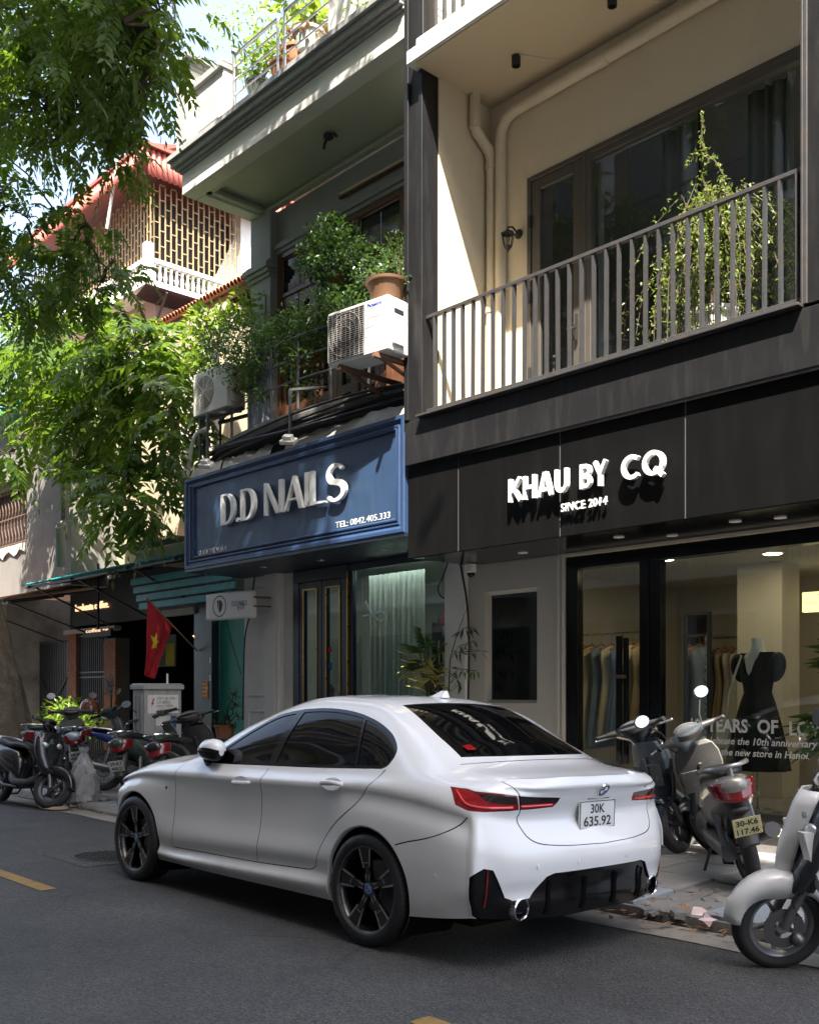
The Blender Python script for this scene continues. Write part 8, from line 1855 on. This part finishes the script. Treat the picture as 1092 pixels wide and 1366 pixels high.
for q in [(6, 30, 4.71, 0.90, 60), (66, 20, 4.86, 0.86, 60), (126, 30, 4.71, 0.78, 55), (174, 20, 4.56, 0.66, 42), (214, 15, 4.41, 0.43, 18), (16, 90, 4.56, 0.86, 60), (76, 85, 4.71, 0.78, 55), (136, 90, 4.86, 0.70, 45), (179, 75, 4.71, 0.55, 28), (209, 60, 4.56, 0.35, 12), (6, 150, 4.71, 0.74, 45), (61, 145, 4.56, 0.70, 42), (116, 150, 4.71, 0.66, 36), (154, 130, 4.56, 0.48, 20), (189, 120, 4.48, 0.33, 10), (136, 195, 4.56, 0.43, 15), (86, 190, 4.64, 0.39, 14), (159, 180, 4.56, 0.31, 9), (-4, 200, 4.79, 0.47, 18),
          (6, 255, 4.79, 0.43, 16), (36, 290, 4.86, 0.51, 22), (-4, 320, 4.86, 0.62, 32), (46, 345, 5.02, 0.62, 34), (16, 390, 4.94, 0.66, 34), (91, 330, 5.02, 0.48, 20), (136, 375, 5.17, 0.56, 26), (96, 390, 5.17, 0.55, 26), (61, 420, 5.17, 0.47, 20), (151, 350, 5.02, 0.33, 8), (116, 300, 5.02, 0.35, 10), (164, 30, 4.10, 0.47, 20), (46, 60, 4.10, 0.70, 40), (106, 55, 3.95, 0.62, 34), (6, -60, 4.26, 1.01, 70), (96, -70, 4.10, 1.01, 70), (164, -60, 4.10, 0.78, 50), (-54, 20, 4.26, 0.94, 50)]: CRO.append((q, 0))
for q in [(30, 450, 7.2, .8, 34), (90, 460, 7.0, .9, 40), (150, 470, 7.1, .85, 36), (205, 460, 7.4, .6, 20), (30, 510, 7.3, .8, 30), (95, 520, 7.2, .85, 34), (160, 530, 7.4, .8, 30), (220, 510, 7.3, .5, 14), (60, 560, 7.4, .6, 18), (130, 580, 7.4, .7, 24), (195, 575, 7.3, .5, 14), (235, 545, 7.2, .42, 12), (130, 640, 7.6, .5, 13), (170, 640, 7.2, .55, 18), (190, 675, 7.1, .42, 12), (155, 680, 7.3, .35, 8), (235, 590, 7.2, .32, 7), (110, 600, 7.5, .45, 11), (10, 605, 6.6, .4, 8), (225, 470, 7.8, .45, 10)]: CRO.append((q, 1))
VL, g = [], MB(); anchor = [Vector(p) for p in tp[4:]]
CRO.sort(key=lambda k_: min((at(k_[0][0], k_[0][1], Y=k_[0][2]) - a).length for a in anchor))
for (px, py, Y, r_, n), lo in CRO:
    c_ = at(px, py, Y=Y); 
    an = min(anchor, key=lambda a: (a - c_).length); anchor.append(c_); pts_ = twig_tube(g, an, c_, .022 + .014 * r_, .008, .10, 6, .05); n = int(n * (1.4 if lo else 0.95))
    P_, v = cluster_pts(c_, r_ * .9, n, .8)
    for k in range(0, n, 5): g.tube([c_, c_.lerp(Vector(P_[k]), .5) + Vector((0, 0, .05)), Vector(P_[k])], [.010, .007, .004], 5, False)
    d = v * .9 + nrg.normal(0, .45, (n, 3)) + np.array([0.05, -.1, -.12])
    VL.append(pinnate(P_, d, (.66 if lo else .38), 7, (.195 if lo else .104), (.074 if lo else .045), .38 if lo else .5))
g.build('branch', 'twig', tree, smooth=True, kind='stuff')
leafset('crown', np.concatenate(VL), 'tree_leaf', tree)
# ---- the tree behind the camera whose crown shades the blue sign
t2 = thing('street_tree', 'tall street tree across the road whose crown hangs over the street', 'tree', (-6.5, -1.2, .1))
g = MB(); g.tube([(-6.5, -1.2, 0), (-6.6, -1.0, 3), (-6.9, -.5, 6), (-7.2, .8, 9), (-7.3, 2.2, 11.5)], [.34, .27, .24, .18, .10], 12, False); g.build('trunk', 'bark', t2, smooth=True)
VL, g = [], MB()
for c_, r_, n in [((-8.4, 3.6, 11.6), 1.5, 90), ((-7.0, 3.6, 12.0), 1.5, 90), ((-5.9, 2.8, 12.2), 1.15, 55), ((-7.8, 2.2, 11.2), 1.4, 70), ((-9.8, 3.4, 12.2), 1.4, 70), ((-6.2, 2.2, 12), 1.3, 60), ((-3.4, 2.5, 12.0), .55, 14), ((-8.6, 4.6, 12.6), 1.3, 60), ((-10.8, 3.0, 12.6), 1.2, 44), ((-7.2, 4.7, 13.2), 1.2, 44)]:
    n = int(n * 2.0); P_, v = cluster_pts(c_, r_, n, .6); VL.append(pinnate(P_, v + nrg.normal(0, .4, (n, 3)) + np.array([0, 0, -.1]), .5, 7, .13, .05, .4)); g.tube([(-7.2, 1.6, 10.3), Vector(c_) - Vector((0, 0, .3)), c_], [.07, .04, .02], 6, False)
g.build('branch', 'twig', t2, kind='stuff', smooth=True); leafset('crown', np.concatenate(VL), 'tree_leaf', t2)

# ---- pots and shrubs
def pot(root, c_, r_, h, mt, flare=1.25):
    g = MB(); g.lathe([(0, 0), (r_, 0), (r_ * flare, h * .85), (r_ * flare * 1.1, h * .86), (r_ * flare * 1.12, h), (r_ * flare * .98, h), (r_ * flare * .95, h * .9)], Matrix.Translation(c_), 22); g.build('pot', mt, root, smooth=True, angle=40)
    g = MB(); g.lathe([(0, h * .9), (r_ * flare * .96, h * .9)], Matrix.Translation(c_), 18); g.build('soil', 'soil', root)
def shrub(label, c_, clusters, L, W, mt, potspec=None, name='shrub', stem=True, pin=None, droop=.1, stems=6):
    root = thing(name, label, 'plant', tuple(c_))
    if potspec: pot(root, Vector(c_), *potspec)
    V, g = [], MB(); b0 = Vector(c_) + Vector((0, 0, potspec[1] * .85 if potspec else 0))
    for cc, r_, n in clusters:
        P_, v = cluster_pts(cc, r_, n, .85); d = v + nrg.normal(0, .6, v.shape) + np.array([0, -.1, .05])
        V.append(pinnate(P_, d, *pin) if pin else leaves(P_, d, L, W, .2, droop))
        if stem:
            twig_tube(g, b0, cc, .014, .006, .05, 5, .05)
            for k in range(0, n, max(1, n // 14)): g.tube([Vector(cc), Vector(P_[k])], [.004, .002], 4, False)
    if stem: g.build('stem', 'twig', root, smooth=True, kind='stuff')
    leafset('foliage', np.concatenate(V), mt, root); return root
B = lambda px, py, Y: tuple(at(px, py, Y=Y))
sc_ = lambda L: [(B(px, py, Y), r_, n) for px, py, Y, r_, n in L]
shrub('bushy green shrub in a pot before the brown balcony doors', B(455, 400, 7.75), sc_([(440, 312, 7.6, .28, 330), (460, 345, 7.6, .44, 800), (430, 345, 7.6, .36, 500), (490, 350, 7.7, .30, 260), (455, 380, 7.7, .34, 330), (475, 395, 7.7, .26, 180), (415, 355, 7.6, .2, 110), (440, 295, 7.6, .12, 40)]), .075, .045, 'ficus_leaf', (.14, .25, 'terracotta'))
shrub('small twiggy shrub in a wide brown pot above the air conditioner', B(516, 402, 6.95), sc_([(500, 372, 7.0, .22, 150), (520, 360, 7.0, .16, 70), (485, 365, 7.1, .2, 110), (530, 375, 7.0, .14, 50)]), .055, .03, 'ficus_leaf', (.16, .2, 'brown_pot', 1.3))
shrub('pale wispy asparagus plant next to the black post over the air conditioner', B(534, 372, 7.25), sc_([(534, 330, 7.3, .20, 260), (526, 345, 7.3, .16, 160), (540, 345, 7.3, .16, 160)]), .05, .008, 'fern_leaf', None)
shrub('dense fine-leaved bush spilling over the middle of the plant balcony', B(410, 500, 7.45), sc_([(395, 450, 7.3, .38, 720), (430, 420, 7.3, .36, 600), (460, 410, 7.3, .30, 400), (410, 480, 7.3, .34, 500), (385, 430, 7.4, .24, 200), (440, 450, 7.35, .24, 200), (405, 515, 7.3, .22, 150), (475, 420, 7.3, .14, 60)]), .07, .035, 'ficus_leaf', (.15, .25, 'terracotta'))
shrub('feathery pale green bush hanging over the railing at the left of the plant balcony', B(335, 520, 7.35), sc_([(330, 450, 7.2, .40, 1000), (300, 470, 7.2, .38, 900), (350, 470, 7.2, .36, 800), (328, 498, 7.15, .32, 760), (340, 505, 7.15, .24, 220), (338, 532, 7.1, .16, 100), (285, 455, 7.25, .28, 220), (360, 440, 7.3, .24, 200), (350, 525, 7.15, .12, 50)]), .045, .03, 'fern_leaf', (.15, .25, 'terracotta'))
shrub('bright lime leaved shrub at the sunny left end of the plant balcony', B(280, 470, 7.8), sc_([(275, 430, 7.7, .30, 170), (262, 460, 7.6, .24, 120), (300, 425, 7.7, .24, 110), (330, 405, 7.9, .26, 90), (320, 420, 7.8, .2, 70), (268, 485, 7.6, .2, 80), (255, 440, 7.8, .16, 40)]), .12, .06, 'lime_leaf', None)
# weeping plant of the long balcony
wp = thing('potted_plant', 'tall weeping yellow green plant in a white pot behind the long balcony railing', 'plant', B(950, 432, 7.55)); c_ = at(950, 436, Y=7.55); c_.z = 4.29
pot(wp, c_, .17, .34, 'white_paint', 1.15)
V, g = [], MB(); top = c_ + Vector((0, 0, .3))
specs = []
for k in range(95):
    a = rnd.uniform(0, 6.28); reach = rnd.uniform(.15, .85); hgt = rnd.uniform(.5, 1.15); fall = rnd.uniform(.3, 1.2)
    specs.append((a, reach, hgt, fall))
for a, reach, hgt, fall in specs:
    dx, dy = math.cos(a) * reach, math.sin(a) * reach * .55
    p3 = [top, top + Vector((dx * .12, dy * .12, hgt * .6)), top + Vector((dx * .4, dy * .4, hgt)), top + Vector((dx * .8, dy * .8, hgt * .93 - fall * .3)), top + Vector((dx * 1.05, dy, hgt * .8 - fall * .6)), top + Vector((dx * 1.15 + rnd.gauss(0, .05), dy, hgt * .6 - fall))]
    pts_ = []
    for i in range(5):
        for t in (0, .25, .5, .75): pts_.append(p3[i].lerp(p3[i + 1], t))
    g.tube(pts_, .0045, 4, False); A_ = np.array([tuple(p) for p in pts_[4:]]); A_ = np.repeat(A_, 4, 0) + nrg.normal(0, .018, (len(A_) * 4, 3)); V.append(leaves(A_, nrg.normal(0, 1, A_.shape) + np.array([0, 0, -.5]), .048, .020))
for pts_px in (((945, 260), (935, 235), (945, 215), (935, 190), (937, 145)), ((950, 270), (965, 235), (950, 210), (925, 205), (912, 222))):
    q = [at(x, y, Y=7.5) for x, y in pts_px]; pts_ = [top + Vector((0, 0, .5))]
    for a, b_ in zip(q, q[1:]): pts_ += [a.lerp(b_, t) for t in (0, .2, .4, .6, .8)]
    g.tube(pts_, .006, 5, False); A_ = np.repeat(np.array([tuple(p) for p in pts_[1:]]), 5, 0) + nrg.normal(0, .012, ((len(pts_) - 1) * 5, 3)); V.append(leaves(A_, nrg.normal(0, 1, A_.shape), .038, .018))
g.build('stem', 'twig', wp, kind='stuff'); leafset('foliage', np.concatenate(V), 'weeping_leaf', wp)
# terrace plants
shrub('leafy yellow green pot plant behind the steel terrace railing', B(345, 135, 7.6), sc_([(345, 85, 7.6, .32, 190), (360, 60, 7.6, .3, 160), (335, 100, 7.6, .22, 90), (375, 75, 7.7, .22, 90)]), .10, .05, 'lime_leaf', (.13, .24, 'bike_green'))
shrub('dried brown pot plant beside a patterned pot on the terrace', B(395, 95, 7.55), sc_([(405, 55, 7.6, .22, 110), (420, 48, 7.6, .18, 70), (390, 70, 7.6, .14, 50)]), .08, .05, 'dead_leaf', (.14, .26, 'terracotta'))
shrub('broad leaved terrace plant in a pale patterned pot', B(412, 72, 7.6), sc_([(400, 15, 7.8, .28, 60), (380, 5, 7.9, .26, 50), (420, 20, 7.7, .2, 50)]), .2, .10, 'lime_leaf', (.15, .26, 'mint_wall'))
shrub('small green succulent in a red pot on the terrace edge', B(378, 108, 7.35), sc_([(378, 85, 7.35, .12, 40)]), .08, .04, 'lime_leaf', (.13, .2, 'terracotta'))
shrub('creeper trailing down the white terrace wall at the top', B(330, 20, 8.6), sc_([(320, 15, 8.7, .5, 130), (300, 40, 8.7, .35, 60), (345, 20, 8.7, .4, 90), (285, 25, 8.6, .22, 26), (480, 5, 7.05, .3, 50), (505, 2, 7.05, .25, 40)]), .07, .04, 'lime_leaf', None, 'creeper', False)
# in and before the shops
def palmy(label, c_, n, L, W, spread, mt, potspec=None, h=.9, name='palm_plant'):
    root = thing(name, label, 'plant', tuple(c_))
    if potspec: pot(root, Vector(c_), *potspec)
    V, g = [], MB(); b0 = Vector(c_) + Vector((0, 0, (potspec[1] if potspec else 0) * .9))
    for k in range(n):
        a = rnd.uniform(0, 6.28); r_ = spread * rnd.uniform(.4, 1); hh = h * rnd.uniform(.55, 1.1); e_ = b0 + Vector((math.cos(a) * r_, math.sin(a) * r_, hh)); mid = b0.lerp(e_, .55) + Vector((0, 0, .22 * hh)); pts_ = [b0.lerp(mid, t) * (1 - t) + b0.lerp(mid, t) * t for t in (0, .5, 1)] + [mid.lerp(e_, t) - Vector((0, 0, .12 * t * t)) for t in (.5, 1)]
        g.tube(pts_, .006, 5, False); A_ = np.array([tuple(pts_[2].lerp(pts_[4], t)) for t in np.linspace(0, 1, 9)]); A_ = np.repeat(A_, 2, 0); sd = np.tile([[1], [-1]], (9, 1)); dr = np.array([tuple((pts_[4] - pts_[2]).normalized())]); sv_ = np.array([[-math.sin(a), math.cos(a), 0]]) * sd
        V.append(leaves(A_, dr * .7 + sv_ * .75 + nrg.normal(0, .1, A_.shape) - np.array([0, 0, .15]), L, W, .15, .18))
    g.build('stem', mt, root, kind='stuff'); leafset('foliage', np.concatenate(V), mt, root); return root
palmy('dark palm with narrow leaflets in the nail shop window corner', tuple(at(574, 965, Y=8.02)), 13, .17, .026, .28, 'palm_leaf', (.12, .22, 'terracotta'), .9)
shrub('yellow striped foliage plant low before the nail shop window', B(582, 945, 7.95), sc_([(578, 915, 7.95, .16, 26), (560, 890, 8.0, .2, 60), (585, 900, 7.95, .14, 24)]), .2, .035, 'yellow_leaf', None)
ts = thing('bamboo_sprig', 'thin bare stem with sparse drooping leaves in front of the pale pillar', 'plant', tuple(at(600, 960, Y=7.9)))
g, V = MB(), []
q = [at(*p, Y=7.88) for p in ((598, 985), (598, 930), (600, 880), (608, 850), (622, 812))]; g.tube(q, [.01, .009, .007, .005, .003], 5, False)
for tips in (((600, 880), (612, 862), (632, 855)), ((602, 868), (612, 870), (640, 868)), ((598, 905), (612, 892), (636, 895)), ((600, 898), (608, 905), (614, 912)), ((610, 846), (618, 838), (630, 836))):
    qq = [at(*p, Y=7.86) for p in tips]; g.tube(qq, .004, 4, False); A_ = np.array([tuple(qq[0].lerp(qq[1], t)) for t in (.5, 1)] + [tuple(qq[1].lerp(qq[2], t)) for t in (.2, .4, .6, .8, 1)]); A_ = np.repeat(A_, 2, 0); V.append(leaves(A_, nrg.normal(0, .5, A_.shape) + np.array([.4, 0, -.9]), .13, .028))
g.build('stem', 'twig', ts, kind='stuff'); leafset('foliage', np.concatenate(V), 'palm_leaf', ts)
palmy('palm with long thin leaves inside the dress shop behind the mannequin', tuple(at(1145, 1000, Y=9.1)), 22, .30, .016, .30, 'palm_leaf', (.17, .3, 'ink'), 1.15)
palmy('low arching palm inside the dress shop at the right edge of the window', tuple(at(1132, 1075, Y=8.45)), 16, .30, .018, .3, 'fern_leaf', (.14, .2, 'ink'), .7)
shrub('sunny bright green bush behind the scooters by the coffee shop gate', B(85, 990, 8.2), sc_([(75, 955, 8.2, .34, 150), (92, 950, 8.2, .34, 150), (108, 965, 8.2, .3, 130), (62, 968, 8.2, .26, 90), (130, 965, 8.2, .26, 90), (85, 975, 8.1, .3, 110)]), .15, .065, 'lime_leaf', None)
shrub('straggly seedling with small dark leaves before the green shutter', B(300, 985, 8.1), sc_([(312, 925, 8.1, .10, 30), (315, 940, 8.1, .10, 26), (300, 955, 8.1, .12, 30), (292, 965, 8.1, .12, 30), (308, 968, 8.1, .10, 26), (318, 955, 8.1, .08, 16)]), .055, .03, 'ficus_leaf', (.12, .2, 'terracotta'))
shrub('plants growing between the lattice and white balustrade of the red-roofed house', B(200, 360, 15.0), [((-26.75, 15.9 + k * .45, 14.05), .30, 40) for k in range(5)], .09, .05, 'lime_leaf', None, 'shrub', False)
